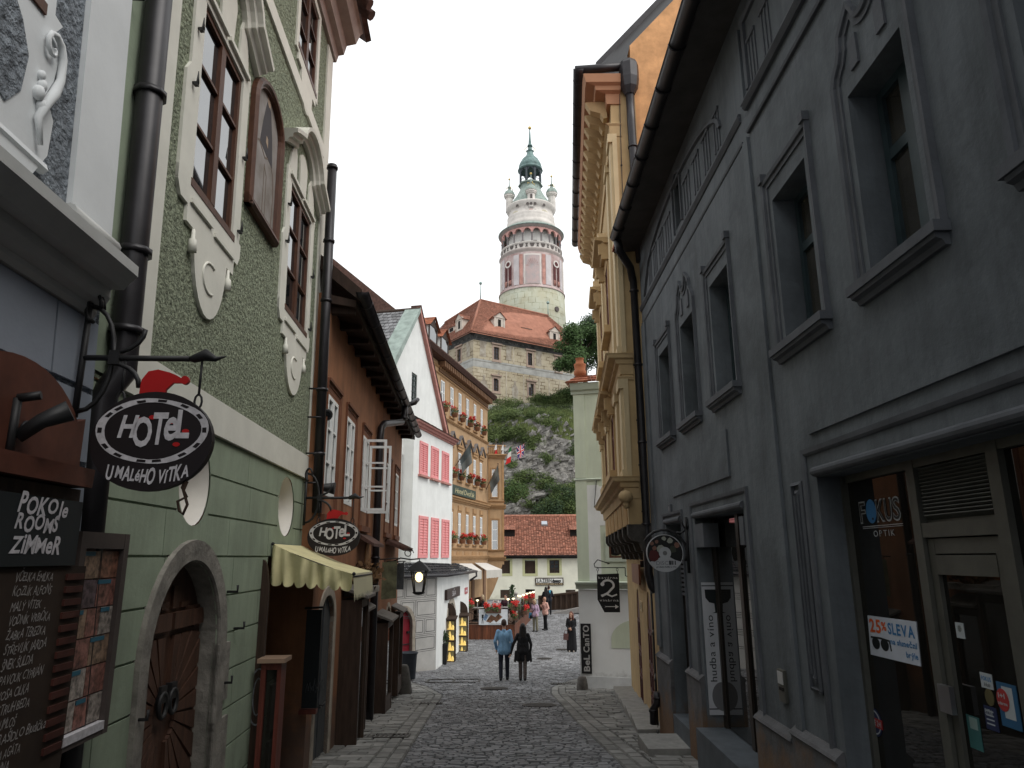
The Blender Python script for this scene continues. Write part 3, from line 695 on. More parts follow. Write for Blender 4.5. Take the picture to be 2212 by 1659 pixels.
# cream strips and bands
mb = MB(); t = .025
mb.fbox(L2, -1.50, -1.07, 2.96, 9.9, -.02, t); mb.fbox(L2, 3.98, RE, 2.96, 9.3, -.02, t)
mb.fbox(L2, -1.56, RE, 2.655, 2.96, -.02, t+.004)
mb.fbox(L2, -1.07, 3.98, 7.42, 7.62, -.02, t+.002)
mb.build('cream_band', M_TRIM, gh); mb = MB(); mb.fbox(L2, -1.9, -1.51, 2.7, 9.9, -.02, .012); mb.build('corner_strip', M_GREEN, gh)
def surround(q, full=True):
    a, b, c, d = q; W = b-a; cu = (a+b)/2; mb = MB(); t = .022
    pl = [(a-.26,c+.95),(a-.16,c+.95),(a-.16,d-.1),(a-.2,d-.02),(a-.2,d+.13),(b+.2,d+.13),(b+.2,d-.02),(b+.16,d-.1),(b+.16,c+.75),(b+.22,c+.7),(b+.22,c-.1),(b+.16,c-.22),(b+.06,c-.22),(b+.06,c-.36)]
    L_ = [(b-.1,c-.36)]+arc(cu, c-.36, W*.36, .62, 0, -180, 14)+[(a+.1,c-.36),(a-.06,c-.36),(a-.06,c-.22),(a-.2,c-.22),(a-.26,c-.1)]
    if full: mb.ring(L2, *match_ring(pl+L_, q), -.02, t)
    # raised lines under the sill and above the head
    mb.fbox(L2, a-.02, cu-.05, c-.19, c-.155, t-.01, t+.025); mb.fbox(L2, cu+.02, b+.02, c-.23, c-.195, t-.01, t+.025)
    mb.fbox(L2, a-.1, cu-.02, d+.06, d+.1, t-.01, t+.03); mb.fbox(L2, cu+.02, b+.1, d+.06, d+.1, t-.01, t+.03)
    cc = L2.P(cu, c-.62, t+.0)
    mb.tube([L2.P(cu+.16*cos(radians(k)), c-.62+.13*sin(radians(k)), t+.006) for k in range(60,301,20)], .012, 6)
    for s in (-1, 1):       # tassels
        x = cu+s*W*.42; mb.tube([L2.P(x,c-.37,.03),L2.P(x,c-.45,.03),L2.P(x,c-.46,.03),L2.P(x,c-.56,.03)], [.012,.016,.03,.036], 8)
    # broken pediment above
    z0 = d+.2; k = W*.5
    mb.prism(L2, [(cu-.16,d+.14),(cu+.16,d+.14),(cu+.2,d+.5)]+arc(cu,d+.5,.2,.16,0,180,8)+[(cu-.2,d+.5)], -.02, t)
    for s in (-1, 1): mb.prism(L2, [(cu+s*.34,d+.14),(cu+s*W*.62,d+.14),(cu+s*W*.56,d+.35),(cu+s*W*.42,d+.6),(cu+s*.36,d+.45)], -.02, t)
    path = [(cu-W*.86,d+.30),(cu-W*.86+.12,d+.36),(cu-W*.52,d+.47)]+arc(cu,d+.45,W*.42,.36,172,8,14)+[(cu+W*.52,d+.47),(cu+W*.86-.12,d+.36),(cu+W*.86,d+.30)]
    mb.band(L2, path, [(0,-.02),(0,.05),(.05,.07),(.055,.11),(.1,.12),(.105,.17),(.15,.175),(.15,-.02)])
    return mb
def match_ring(outer, q):
    """inner outline = the window rectangle, sampled to pair with the outer one"""
    a, b, c, d = q; cu, cz = (a+b)/2, (c+d)/2; inner = []
    for u, z in outer:
        du, dz = u-cu, z-cz; s = max(abs(du)/((b-a)/2), abs(dz)/((d-c)/2)); inner.append((cu+du/s, cz+dz/s))
    # make sure the corners are kept
    return outer, inner
for q in (W1, W2):
    mb = surround(q, full=False)
    a, b, c, d = q; cu = (a+b)/2; W = b-a; t = .022
    A = [[(a-.2,c+.0),(a,c+.0),(a,d),(a-.2,d)], [(b,c),(b+.18,c),(b+.18,d),(b,d)], [(a-.2,d),(b+.2,d),(b+.2,d+.13),(a-.2,d+.13)], [(a-.27,c-.12),(a-.2,c-.12),(a-.2,c+.9),(a-.27,c+.8)],
         [(a-.27,c-.12),(b+.22,c-.12),(b+.22,c),(a-.27,c)], [(a-.2,c-.22),(b+.16,c-.22),(b+.22,c-.12),(a-.27,c-.12)], [(a-.06,c-.36),(b+.06,c-.36),(b+.06,c-.22),(a-.06,c-.22)], [(a+.1,c-.36)]+arc(cu,c-.36,W*.38,.6,180,360,16)+[(b-.1,c-.36)]]
    for k, pl in enumerate(A): mb.prism(L2, pl, -.02, t+.0007*k)
    mb.build('window_surround', M_TRIM, gh)
for q in (W3, W4):
    mb = MB(); a, b, c, d = q; cu = (a+b)/2
    for k, pl in enumerate([[(a-.12,c-.1),(a,c-.1),(a,d+.1),(a-.12,d+.1)],[(b,c-.1),(b+.12,c-.1),(b+.12,d+.1),(b,d+.1)],[(a,d),(b,d),(b,d+.1),(a,d+.1)],[(a,c-.1),(b,c-.1),(b,c),(a,c)],[(a,c-.2),(b,c-.2),(b,c-.1),(a,c-.1)],arc(cu,c-.2,.32,.42,180,360,14)]): mb.prism(L2, pl, -.02, .022+.0007*k)
    mb.build('window_surround', M_TRIM, gh)
for q in (W1, W2, W3, W4):
    a, b, c, d = q
    o = window(L2, (a,b,c,d), gh, M_BROWNWOOD, 2, 3, w=.0, t=.055, m=.026, mid=.065)
    mb = MB(); mb.fbox(L2, a-.03, b+.03, c-.05, c+.012, -.1, .03); mb.build('sill', M_BROWNWOOD, o)
    if q in (W1, W2):
        for u, z in ((a-.13,d-.35),(a-.15,c+.75),(b+.11,c+.85),(b+.11,c+.1)):
            mb = MB(); mb.tube([L2.P(u,z,.0),L2.P(u,z,.06),L2.P(u,z+.1,.06)], [.014,.016,.004], 6); mb.box(L2.P(u,z-.01,.05), .03, .03, .03); mb.build('shutter_hook', M_IRON, o)
# painted saint in its oak frame
fq = L2.R([p(2,760,430),p(2,930,770),p(2,880,1595),p(2,690,1310)], .04); prq('fresco', *fq)
a, b, c, d = fq; d += .05; zs = d-.42; cu = (a+b)/2
mb = MB(); path = [(a,c),(a,zs)]+arc(cu,zs,(b-a)/2,.42,180,0,16)[1:]+[(b,c),(a,c)]
mb.band(L2, path, [(0,-.02),(0,.05),(-.03,.08),(-.06,.075),(-.085,.05),(-.1,.055),(-.11,.02)])
mb.build('painting_frame', M_BROWNWOOD, gh)
pc = thing('wall_painting', L2.P(cu,c,.02), 'arched wall painting of a robed figure in a brown frame between the windows', 'painting')
M_FR = mat('fresco_ground', (.26,.225,.19), .8, var=.35, vs=2.6, tint=(.33,.31,.30))
mb = MB(); mb.prism(L2, [(a+.08,c+.08),(b-.08,c+.08),(b-.08,zs)]+arc(cu,zs,(b-a)/2-.08,.35,0,180,14)+[(a+.08,zs)], -.01, .02); mb.build('painted_ground', M_FR, pc)
mb = MB(); mb.prism(L2, [(cu-.22,c+.85),(cu+.26,c+.8),(cu+.2,c+1.1),(cu+.1,c+1.38),(cu-.05,c+1.4),(cu-.14,c+1.15)], .0, .0225); mb.build('painted_robe', flat('fresco_robe', (.06,.055,.06), .8), pc)
mb = MB(); mb.prism(L2, arc(cu+.02,c+1.46,.06,.08,0,360,14)[:-1], .0, .0225); mb.build('painted_skin', flat('fresco_skin', (.4,.3,.22), .8), pc); mb = MB(); mb.prism(L2, [(cu-.02,c+.95),(cu+.06,c+.92),(cu+.05,c+1.02),(cu-.01,c+1.03)], .0, .024); mb.build('painted_skin', flat('fresco_skin', (.4,.3,.22), .8), pc)
mb = MB()
pth = [(a+.16,c+.12),(a+.2,c+.55),(a+.17,c+.8),(a+.3,c+.86),(cu-.02,c+.78),(cu+.16,c+.86),(b-.22,c+.74),(b-.17,c+.5),(b-.2,c+.12)]
mb.band(L2, pth, [(0,.0),(0,.0222),(-.02,.0225),(-.021,.0)]); mb.band(L2, [(cu-.02,c+.14),(cu-.02,c+.7),(cu+.08,c+.6),(cu+.09,c+.14)], [(0,.0),(0,.0222),(-.015,.0225),(-.016,.0)])
mb.build('painted_scroll', flat('fresco_line', (.17,.13,.10), .8), pc)
# eaves
mb = MB()
mb.band(L2, [(LE-.3,9.35),(RE+.12,9.35)], [(0,-.02),(0,.05),(.12,.08),(.14,.16),(.3,.2),(.34,.34),(.5,.4),(.54,.44),(.54,-.02)])
mb.build('eaves_cornice', mat('stone_cornice', (.42,.34,.31), .85, var=.12, vs=4), gh)
mb = MB()
for k in range(28):
    u = LE-.2+k*.23; mb.tube([L2.P(u,9.93,.62),L2.P(u,10.7,-.3)], .085, 8)
mb.prism(Frame(L2.P(LE-.3,0,0).x, L2.P(LE-.3,0,0).y, az=86.5, out=-1), [(.48,9.9),(-8,16.5),(-8,16.0),(.4,9.86)], -.0, 6.4)
mb.build('roof', mat('weathered_tile', (.10,.055,.045), .85, var=.4, vs=6, island=.3), gh)
# arched stone doorway and door
mb = MB(); a, b, zb, zt, zs = AD; cu = (a+b)/2
path = [(a,zb),(a,zs)]+arc(cu,zs,(b-a)/2,zt-zs,180,0,20)[1:-1]+[(b,zs),(b,zb)]
mb.band(L2, path, [(0,-.16),(0,.015),(.012,.03),(.17,.035),(.175,-.02)])
for z, l in ((-.9,.1),(-.3,.16),(.35,.1)): mb.fbox(L2, b+.0, b+.2+l, z, z+.5, -.02, .03)
mb.build('stone_surround', M_STONE, gh)
mb = MB(); dw = -.15
mb.prism(L2, [(a,zb),(b,zb),(b,zs)]+arc(cu,zs,(b-a)/2,zt-zs,0,180,20)[1:-1]+[(a,zs)], dw-.06, dw)
M_ADW = mat('arch_door_wood', (.07,.034,.022), .6, var=.35, vs=3, sx=(6,6,.8), bump=.2); dl = mb.build('door', M_ADW, gh)
for s in (-1, 1):
    mb = MB(); x0, x1 = (a+.05, cu-.03) if s < 0 else (cu+.03, b-.05)
    for f in (.0,.28,.52,.76): 
        u = x0+(x1-x0)*f; mb.fbox(L2, u, u+(x1-x0)*.2, 1.21, zs+.55-abs(u-cu)*.75, dw, dw+.02)
    mb.fbox(L2, x0, x1, 1.05, 1.18, dw, dw+.045)
    oc = (cu+s*.06, .42)
    for k in range(11):
        t0 = radians(-86+k*16); t1 = radians(-86+k*16+13)
        def rim(t):
            du = (x1-oc[0]) if s > 0 else (oc[0]-x0); c_, s_ = cos(t), sin(t); r = du/max(.12, c_)
            if s_ > 0: r = min(r, (1.0-oc[1])/s_)
            else: r = min(r, 1.6/max(.05,-s_))
            return r
        P4 = [(oc[0]+s*.16*cos(t0),oc[1]+.22*sin(t0)),(oc[0]+s*rim(t0)*cos(t0),oc[1]+rim(t0)*sin(t0)),(oc[0]+s*rim(t1)*cos(t1),oc[1]+rim(t1)*sin(t1)),(oc[0]+s*.16*cos(t1),oc[1]+.22*sin(t1))]
        mb.prism(L2, P4, dw, dw+.028)
    mb.build('door_panel', M_ADW, dl)
mb = MB()
for s in (-1, 1): mb.tube([L2.P(cu+s*.1+.07*cos(k*pi/8), -.28+.78+.09*sin(k*pi/8), dw+.05) for k in range(16)], .018, 6, closed=True); mb.box(L2.P(cu+s*.1,.58,dw+.03), .05, .09, .12)
mb.build('door_knocker', M_IRON, dl)
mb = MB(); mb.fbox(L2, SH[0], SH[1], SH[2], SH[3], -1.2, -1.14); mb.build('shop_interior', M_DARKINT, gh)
for u, z in ((-.78,.55),(.98,.5),(1.25,.95),(.98,1.3),(1.0,-.75)):
    mb = MB(); mb.tube([L2.P(u,z,.0),L2.P(u,z,.09),L2.P(u,z+.06,.09)], .012, 6); mb.build('wall_hook', M_IRON, gh)
# downpipes of the green house
mb = MB(); downpipe(mb, L2, [(-1.58,9.6,.1),(-1.60,3.05,.1),(-1.60,2.72,.1),(-1.66,2.55,.03),(-1.66,-2,.03)], .082, [(-1.58,5.6,.1),(-1.59,4.6,.1),(-1.59,3.5,.1),(-1.60,2.98,.1)])
mb.tube([L2.P(-1.78,5.15,.0),L2.P(-1.78,5.15,.1)], .012, 6); mb.build('downpipe', M_PIPE, gh)
mb = MB(); downpipe(mb, L2, [(3.97,7.3,.16),(3.97,2.2,.16)], .065, [(3.97,7.25,.16),(3.97,6.1,.16),(3.97,5.2,.16),(3.97,3.9,.16),(3.97,3.0,.16)])
for z in (2.6,3.0,3.5,3.9): mb.tube([L2.P(3.9,z,.0),L2.P(3.9,z,.18)], .012, 6)
mb.build('downpipe', M_PIPE, gh)
# ------------------------------------------------------------------ the blue-grey house at the left edge
L1 = Frame(-2.6061, 5.9, az=-3.5, out=1, sc=.96); L1.k = -.09; L1.z0 = 3.0; B0 = .05
bh = thing('blue_grey_house', L1.P(-4.5,g(1.5),0), 'blue grey house with white stucco scrolls and heavy cornice, at the left edge', 'building')
EL = -1.93
hw = L1.R([p(1,-120,-400),p(1,395,-300),p(1,375,205),p(1,-100,-60)], .05); hw = (-3.75, -2.78, 4.33, 5.9)
mb = MB(); wall(mb, L1, -14, EL, 3.1, 10, [hw+(None,.2)], w=B0); wall(mb, L1, -14, EL, -3, 3.1, [], w=B0-.015)
shell(mb, L1, -14, EL, -3, 10, 8); mb.face([L1.P(EL,-3,B0),L1.P(EL,10,B0),L1.P(EL,10,0),L1.P(EL,-3,0)])
mb.build('wall', M_BLUE_R, bh)
mb = MB(); rnd = random.Random(8)
for z0, z1 in ((2.55,2.95),(2.13,2.53),(1.71,2.11),(1.29,1.69),(.87,1.27),(.45,.85),(.03,.43),(-.39,.01),(-.81,-.41),(-1.9,-.83)):
    u = -14+rnd.uniform(0,.5)
    while u < EL:
        v = u+rnd.uniform(.95,1.15); mb.fbox(L1, u+.008, min(v,EL)-.008, z0+.008, z1-.008, B0-.02, B0+.004); u = v
mb.build('lower_wall', M_BLUE, bh)
mb = MB()
mb.fbox(L1, EL-.44, EL, 3.4, 10, B0-.02, B0+.03)
mb.fbox(L1, -14, hw[0]-.0, hw[2]-.25, hw[2]+.0, B0-.02, B0+.02)
for k, (a, b, c, d) in enumerate(((hw[0]-.22,hw[0],hw[2],6.3),(hw[1],hw[1]+.12,hw[2]-.1,6.3),(hw[0]-.22,hw[1]+.12,hw[2]-.22,hw[2]-.1),(hw[0]-.22,hw[1],hw[2]-.1,hw[2]))): mb.fbox(L1, a, b, c, d, B0-.02, B0+.02+k*.0006)
# apron with scalloped field and scroll
ap = [(-4.4,3.45),(-2.72,3.45),(-2.62,3.6),(-2.60,3.8),(-2.68,3.9),(-2.63,4.0),(-2.60,4.15),(-2.66,4.25),(-2.60,4.33),(-2.72,4.35),(-4.4,4.35)]
mb.prism(L1, ap, B0-.02, B0+.028)
mb.band(L1, [(-14,3.5),(-2.62,3.5)], [(0,0),(0,.07),(.02,.09),(.05,.08),(.06,0)])
mb.build('stucco_panel', M_WHITE_T, bh)
mb = MB(); pl = [(-4.0,3.68),(-3.35,3.62),(-3.1,3.72),(-2.98,3.66),(-2.88,3.78),(-2.85,3.98),(-2.92,4.12),(-3.02,4.22),(-3.3,4.22),(-4.0,4.2)]
mb.prism(L1, pl, B0, B0+.034); mb.build('roughcast_panel', M_BLUE_R, bh)
mb = MB(); c = (-2.69,4.14)
sp = [(c[0]+(.085-.0075*k)*cos(k*.7), c[1]+(.10-.009*k)*sin(k*.7)) for k in range(11)]
mb.tube([L1.P(u,z,B0+.05) for u, z in [(-2.72,3.6),(-2.76,3.72),(-2.70,3.84),(-2.65,3.92),(-2.61,4.02)]+sp], [.012,.018,.024,.026,.02]+[.018-.0012*k for k in range(11)], 8)
for dx, dz, r in ((-.06,3.90,.026),(-.08,3.85,.03),(-.05,3.80,.028),(-.07,3.95,.02)): mb.ball(L1.P(-2.68+dx,dz,B0+.04), r, 8, (1,1,1.4))
mb.build('stucco_scroll', M_WHITE_T, bh)
mb = MB()
mb.band(L1, [(-14,2.95),(EL-.1,2.95)], [(0,B0-.05),(.0,B0+.02),(.03,B0+.035),(.06,B0+.035),(.08,B0+.08),(.12,B0+.10),(.17,B0+.10),(.17,B0+.17),(.21,B0+.2),(.25,B0+.24),(.31,B0+.24),(.38,B0+.05),(.38,B0-.05)])
mb.tube([L1.P(EL-.47,3.42,B0+.03),L1.P(EL-.02,3.4,B0+.05)], [.045,.05], 10)
mb.build('cornice', mat('cornice_stucco', (.47,.475,.46), .85, var=.1, vs=2.5), bh)
o = window(L1, hw, bh, M_BROWNWOOD, 2, 3, w=B0-.03, t=.09, m=.03, mid=.1)
mb = MB(); mb.fbox(L1, hw[0]-.02, hw[1]+.02, hw[2]-.06, hw[2], B0-.1, B0+.04); mb.build('sill', M_BROWNWOOD, o)
# ------------------------------------------------------------------ room board, photo case, hanging hotel signs
def holder(F, u, w0):
    """a plane standing square off a wall, facing the viewer"""
    o = F.P(u, F.z0 if F.k else 0, w0); q = o+F.n
    H = Frame(o.x, o.y, to=(q.x, q.y), out=1 if F.n.x > 0 else -1, flip=1 if F.n.x > 0 else -1); return H
LB = Frame(-2.6, 5.8, az=-3.5, out=1, sc=.96)
bq = LB.R([p(33,10,95),p(33,1020,215),p(33,930,1050),p(33,0,1030)], .16); prq('black', *bq)
u0, u1 = -3.05, -1.92
rb = thing('room_board', LB.P(-2.5,.4,.06), 'tall dark wooden board listing hotel rooms, with arched top, on the left wall', 'sign')
mb = MB(); cu = -2.42
mb.prism(LB, [(u0,2.0),(u1,2.0),(u1,2.36)]+arc(cu-.1,2.08,.62,.47,32,150,14)+[(u0,2.16)], .06, .10)
mb.prism(LB, [(u0-.02,1.98),(u1+.02,1.98),(u1+.03,2.08),(u0-.02,2.08)], .06, .17)
mb.build('arched_top', mat('carved_wood', (.09,.03,.018), .6, var=.3, vs=5), rb)
mb = MB(); mb.fbox(LB, u0, u1+.02, -.9, 1.97, .055, .115); mb.build('backboard', M_DARKW, rb)
mb = MB(); mb.fbox(LB, bq[0]-.1, bq[1]-.02, 1.57, 1.9, .11, .155); bp_ = mb.build('heading_panel', M_BLACK, rb)
mb = MB(); sx = bq[1]-bq[0]
lines = [('POKOJe',p(33,245,190),p(33,205,400),p(33,830,280)),('ROOMS',p(33,200,440),p(33,165,615),p(33,700,520)),('ZiMMeR',p(33,165,675),p(33,100,880),p(33,745,705))]
for s, tl, bl, tr in lines:
    a = LB.at(tl,.158); b = LB.at(bl,.158); c = LB.at(tr,.158); h = a[1]-b[1]
    write(mb, LB, s, b[0], b[1], .158, h=h, width=(c[0]-b[0])*.97, wt='b', track=.05, slant=.22, jig=.16)
mb.build('lettering', M_LETTER, bp_)
mb = MB(); mb.fbox(LB, u0, -1.79, -.85, 1.565, .10, .14); lp = mb.build('list_panel', mat('list_wood', (.028,.017,.011), .75, var=.3, vs=4), rb)
names = ['VČELKA EMILKA','KOZLÍK ALFONS','MALÝ VÍTEK','VODNÍK VRBIČKA','ŽABKA TEREZKA','STŘEVLÍK JARDA','ŠNEK ŠULDA','PAVOUK CYPRIÁN','VOSA CILKA','PSTRUH BEĎA'.replace('Ď','D'),'KRUMLOŠ','STRAŠIDLO Bludička','KOZA AGÁTA','PAVLÍNA']
pa = LB.at(p(4,95,455),.145); pb = LB.at(p(4,20,1030),.145); dz = (pa[1]-pb[1])/6.0; prq('list', pa[0], pa[1], dz)
mb = MB(); uL = pa[0]
for i, s in enumerate(names): write(mb, LB, s, uL, pa[1]-i*dz, .143, h=.042, width=.31*len(s)/13.0, wt='n', track=.06, slant=.25, jig=.14)
mb.build('lettering', mat('chalk', (.30,.28,.27), .9, var=.3, vs=60), lp)
for i in range(len(names)):
    z = pa[1]-i*dz; mb = MB(); mb.fbox(LB, -1.985, -1.822, z-.004, z+.028, .135, .152); mb.build('name_block', mat('block_wood', (.055,.016,.011), .6, var=.3, vs=8), rb)
mb = MB(); c = LB.P(-2.52,2.16,.12); mb.tube([c,LB.P(-2.5,2.24,.2),LB.P(-2.46,2.3,.3)], [.03,.035,.05], 10); mb.tube([LB.P(-2.55,2.05,.11),LB.P(-2.55,2.34,.11)], .02, 6)
mb.tube([LB.P(-2.47+.05*cos(k*.5)*(1-k*.06),2.2+.05*sin(k*.5)*(1-k*.06),.12) for k in range(12)], .009, 5); mb.tube([LB.P(-2.55,2.34,.11),LB.P(-2.53,2.36,.2)], .02, 6)
mb.build('spot_lamp', M_IRON, rb)
# photo display case
cq = (-1.86,-1.30,.62,1.75)
pcs = thing('photo_case', LB.P(-1.55,.62,.05), 'flat wooden display case of room photographs beside the room board', 'display case')
mb = MB(); q = cq
for a, b, c, d in ((q[0],q[0]+.06,q[2],q[3]),(q[1]-.06,q[1],q[2],q[3]),(q[0]+.06,q[1]-.06,q[3]-.09,q[3]),(q[0]+.06,q[1]-.06,q[2],q[2]+.07)): mb.fbox(LB, a, b, c, d, .09, .135 if b-a < .1 else .133)
mb.build('case_frame', mat('grey_brown_wood', (.07,.055,.05), .6, var=.25, vs=5), pcs)
mb = MB(); mb.fbox(LB, q[0]+.05, q[1]-.05, q[2]+.06, q[3]-.08, .09, .1); mb.build('backboard', flat('case_back', (.10,.05,.045), .6), pcs)
rnd = random.Random(11); cols = [(.19,.09,.06),(.24,.16,.11),(.13,.04,.04),(.30,.26,.23),(.22,.10,.08),(.10,.07,.08)]
MP = [mat('photo_print_%s' % n_, c, .35, var=.75, vs=26, det=3) for n_, c in zip(('brown','tan','red','pale','rust','dark'), cols)]
r = 6
for i in range(r):
    for j in range(2 if i % 3 else 3):
        nn = 2 if i % 3 else 3; w_ = (q[1]-q[0]-.12)/nn; h_ = (q[3]-q[2]-.18)/r
        a = q[0]+.06+j*w_; z = q[2]+.08+i*h_
        mb = MB(); mb.fbox(LB, a+.004, a+w_-.004, z+.004, z+h_-.004, .095, .11); o = mb.build('photograph', MP[rnd.randrange(6)], pcs)
        if (i+j) % 2: mb = MB(); mb.fbox(LB, a+.004, a+w_*.7, z+h_-.03, z+h_-.006, .1, .113); mb.build('caption_strip', flat('caption_blue', (.03,.13,.19), .5), o)
mb = MB(); mb.fbox(LB, q[0]+.06, q[1]-.06, q[2]+.03, q[2]+.075, .1, .14); mb.build('ledge', M_LETTER, pcs)

def hotel_sign(H, cx, cz, rx, rz, arm0, arm1, zb, label, zbr):
    """oval hanging sign on frame H (u = distance from the wall)"""
    t = thing('hanging_sign', H.P(0, zbr, 0), label, 'sign', 'oval hotel signs')
    mb = MB(); s = rx/.4
    mb.tube([H.P(.03,zbr-.42*s,0),H.P(.03,zbr+.4*s,0)], .022*s, 6)
    mb.tube([H.P(.03,zbr,0),H.P(arm1-.25*s,zbr,0)], .02*s, 6); mb.tube([H.P(arm1-.25*s,zbr,0),H.P(arm1-.22*s,zbr,0),H.P(arm1-.14*s,zbr+.03*s,0),H.P(arm1-.07*s,zbr,0),H.P(arm1,zbr+.02*s,0)], [.016*s,.03*s,.045*s,.02*s,.003], 8)
    for k in (-1, 1): mb.tube([H.P((.05+.19*sin(i*pi/10))*s, zbr+k*s*(.04+.34*cos(i*pi/10)), 0) for i in range(6)]+[H.P((.24+.2*sin(i*pi/10))*s, zbr+k*s*(.04+.17*(1-cos(i*pi/10))), 0) for i in range(1,6)], .017*s, 6)
    for k in (-1, 1): mb.tube([H.P(.03+.05*s*cos(a)+.03, zbr+.36*s+.1*s*sin(a), k*.015) for a in [i*.5 for i in range(10)]], .014*s, 6)
    mb.box(H.P(.26*s,zbr,0), .07*s, .06*s, .1*s); mb.build('bracket', M_IRON, t)
    for k in (-.62, .68):
        x = cx+k*rx; zt = cz+rz*sqrt(1-k*k); mb = MB()
        mb.tube([H.P(x,zbr-.01,0),H.P(x,zt+.07*s,0)], .009*s, 6)
        mb.tube([H.P(x+.025*s*cos(a),zt+.03*s+.05*s*sin(a),0) for a in [i*pi/5 for i in range(10)]], .008*s, 5, closed=True); mb.build('hanging_rod', M_IRON, t)
    mb = MB(); E = lambda f, n=40, dz=0: [(cx+f*rx*cos(2*pi*i/n), cz+f*rz*sin(2*pi*i/n)+dz) for i in range(n)]
    mb.prism(H, E(1.0), -.03*s, .03*s); bd = mb.build('oval_board', flat('sign_black', (.012,.008,.009), .55), t)
    mb = MB(); n = 40
    def wob(f, ph): return [(cx+f*rx*(1+.02*sin(3*a+ph))*cos(a), cz+rz*.2+f*rz*.71*(1+.025*sin(4*a+ph))*sin(a)) for a in [2*pi*i/n for i in range(n)]]
    mb.ring(H, wob(.93,0), wob(.80,1.0), .02*s, .0325*s); mb.build('painted_ring', M_LETTER, bd)
    rr = random.Random(5)
    for k in range(14):
        a = 2*pi*k/14+rr.uniform(-.1,.1); f = .865; da = .085; f0, f1 = f-.035, f+.035
        P4 = [(cx+q*rx*cos(a+e), cz+rz*.2+q*rz*.71*sin(a+e)) for q, e in ((f0,-da),(f1,-da),(f1,da),(f0,da))]; mb = MB(); mb.prism(H, P4, .02*s, .034*s); mb.build('ring_dash', flat('sign_black', (.012,.008,.009), .55), bd)
    mb = MB(); hh = rz*.46; W = rx*1.12; c0 = cz; cz = cz+rz*.17
    write(mb, H, 'H', cx-W/2, cz-hh*.22, .0345*s, h=hh*.95, width=W*.23, wt='b', slant=.18); write(mb, H, 'O', cx-W*.28, cz-hh*.6, .0345*s, h=hh*1.25, width=W*.28, wt='b')
    write(mb, H, 'T', cx-W*.02, cz-hh*.5, .0345*s, h=hh*1.35, width=W*.22, wt='b', slant=.05); write(mb, H, 'e', cx+W*.16, cz-hh*.3, .0345*s, h=hh*1.4, width=W*.19, wt='b', slant=.1); write(mb, H, 'L', cx+W*.35, cz-hh*.22, .0345*s, h=hh*1.2, width=W*.2, wt='b', slant=.02)
    mb.build('hotel_lettering', M_LETTER, bd); cz = c0
    for x, z in ((-.22,.42),(-.02,.5),(.3,.36),(.55,.05),(.42,-.38)): mb = MB(); mb.prism(H, arc(cx+x*rx,cz+z*rz*.62+rz*.16,rx*.06,rz*.045,0,360,10)[:-1], .02*s, .0342*s); mb.build('red_dab', M_RED, bd)
    mb = MB(); write(mb, H, 'U MALéHO VíTKA', cx, cz-rz*.83, .0345*s, h=rz*.27, width=rx*1.35, wt='b', track=.02, slant=.12, jig=.2, align='c', bow=.42*rz/(rx*rx)*.6)
    mb.build('name_lettering', M_LETTER, bd)
    mb = MB(); x = cx-.12*rx; z = cz+rz*.86
    hat = [(x-.2*rx,z),(x+.24*rx,z+.04*rz),(x+.25*rx,z+.2*rz),(x+.36*rx,z+.34*rz),(x+.5*rx,z+.34*rz),(x+.52*rx,z+.42*rz),(x+.4*rx,z+.5*rz),(x+.28*rx,z+.56*rz),(x+.08*rx,z+.62*rz),(x-.08*rx,z+.58*rz),(x-.18*rx,z+.4*rz)]
    mb.prism(H, hat, -.012*s, .012*s); mb.prism(H, arc(x+.55*rx,z+.4*rz,.07*rx,.09*rz,0,360,12)[:-1], -.016*s, .016*s); mb.build('red_cap', M_RED, t)
    return t
uS = LB.u((166,775), .06); H1 = holder(LB, uS, .06)
c = H1.R([(198,962),(460,962),(460,962),(198,962)]); cz = (H1.z((330,846))+H1.z((330,1064)))/2; rz = (H1.z((330,846))-H1.z((330,1064)))/2
ae = H1.at((489,768)); prq('sign1', uS, *c, cz, rz, *ae)
hotel_sign(H1, (c[0]+c[1])/2, cz, (c[1]-c[0])/2, rz*.98, 0, ae[0], 0, 'nearest oval hotel sign, black with pale lettering and a big red cap', H1.z((300,774)))
mb = MB(); pts = [(p(3,1180,1310),p(3,1215,1340)),]
mb.tube([H1.P(*H1.at(p(3,x,y)),0) for x, y in ((1200,1300),(1180,1340),(1210,1400),(1150,1430),(1160,1490),(1185,1515),(1215,1450),(1190,1360),(1215,1300))], .008, 5)
one(mb, 'rope_loop', mat('jute_rope', (.05,.03,.02), .9), H1.P(*H1.at(p(3,1190,1400)),0), 'dark twisted loop hanging under the nearest oval sign', 'rope')
uS = L2.u(p(5,700,318), .02); H2 = holder(LB, LB.u(p(5,700,318), .02), .02)
c = H2.R([p(5,730,575),p(5,1075,575),p(5,1075,575),p(5,730,575)]); zt = H2.z(p(5,905,455)); zb_ = H2.z(p(5,905,702)); ae = H2.at(p(5,1100,322)); prq('sign2', uS, *c, zt, zb_, *ae)
hotel_sign(H2, (c[0]+c[1])/2, (zt+zb_)/2, (c[1]-c[0])/2, (zt-zb_)/2, 0, ae[0], 0, 'smaller, farther oval hotel sign above the yellow awning', H2.z(p(5,905,320)))
q = L2.R([p(5,708,420),p(5,728,415),p(5,726,490),p(5,707,492)])
mb = MB(); mb.fbox(L2, q[0], q[1], q[2], q[3], .0, .03); hn = one(mb, 'house_number', M_GREYD, L2.P(q[0],q[2],0), 'small framed number 27 on the green wall above the awning', 'number plate')
mb = MB(); write(mb, L2, '27', (q[0]+q[1])/2, q[2]+.05, .033, h=(q[3]-q[2])*.55, width=(q[1]-q[0])*.7, wt='b', align='c'); mb.build('lettering', M_LETTER, hn)
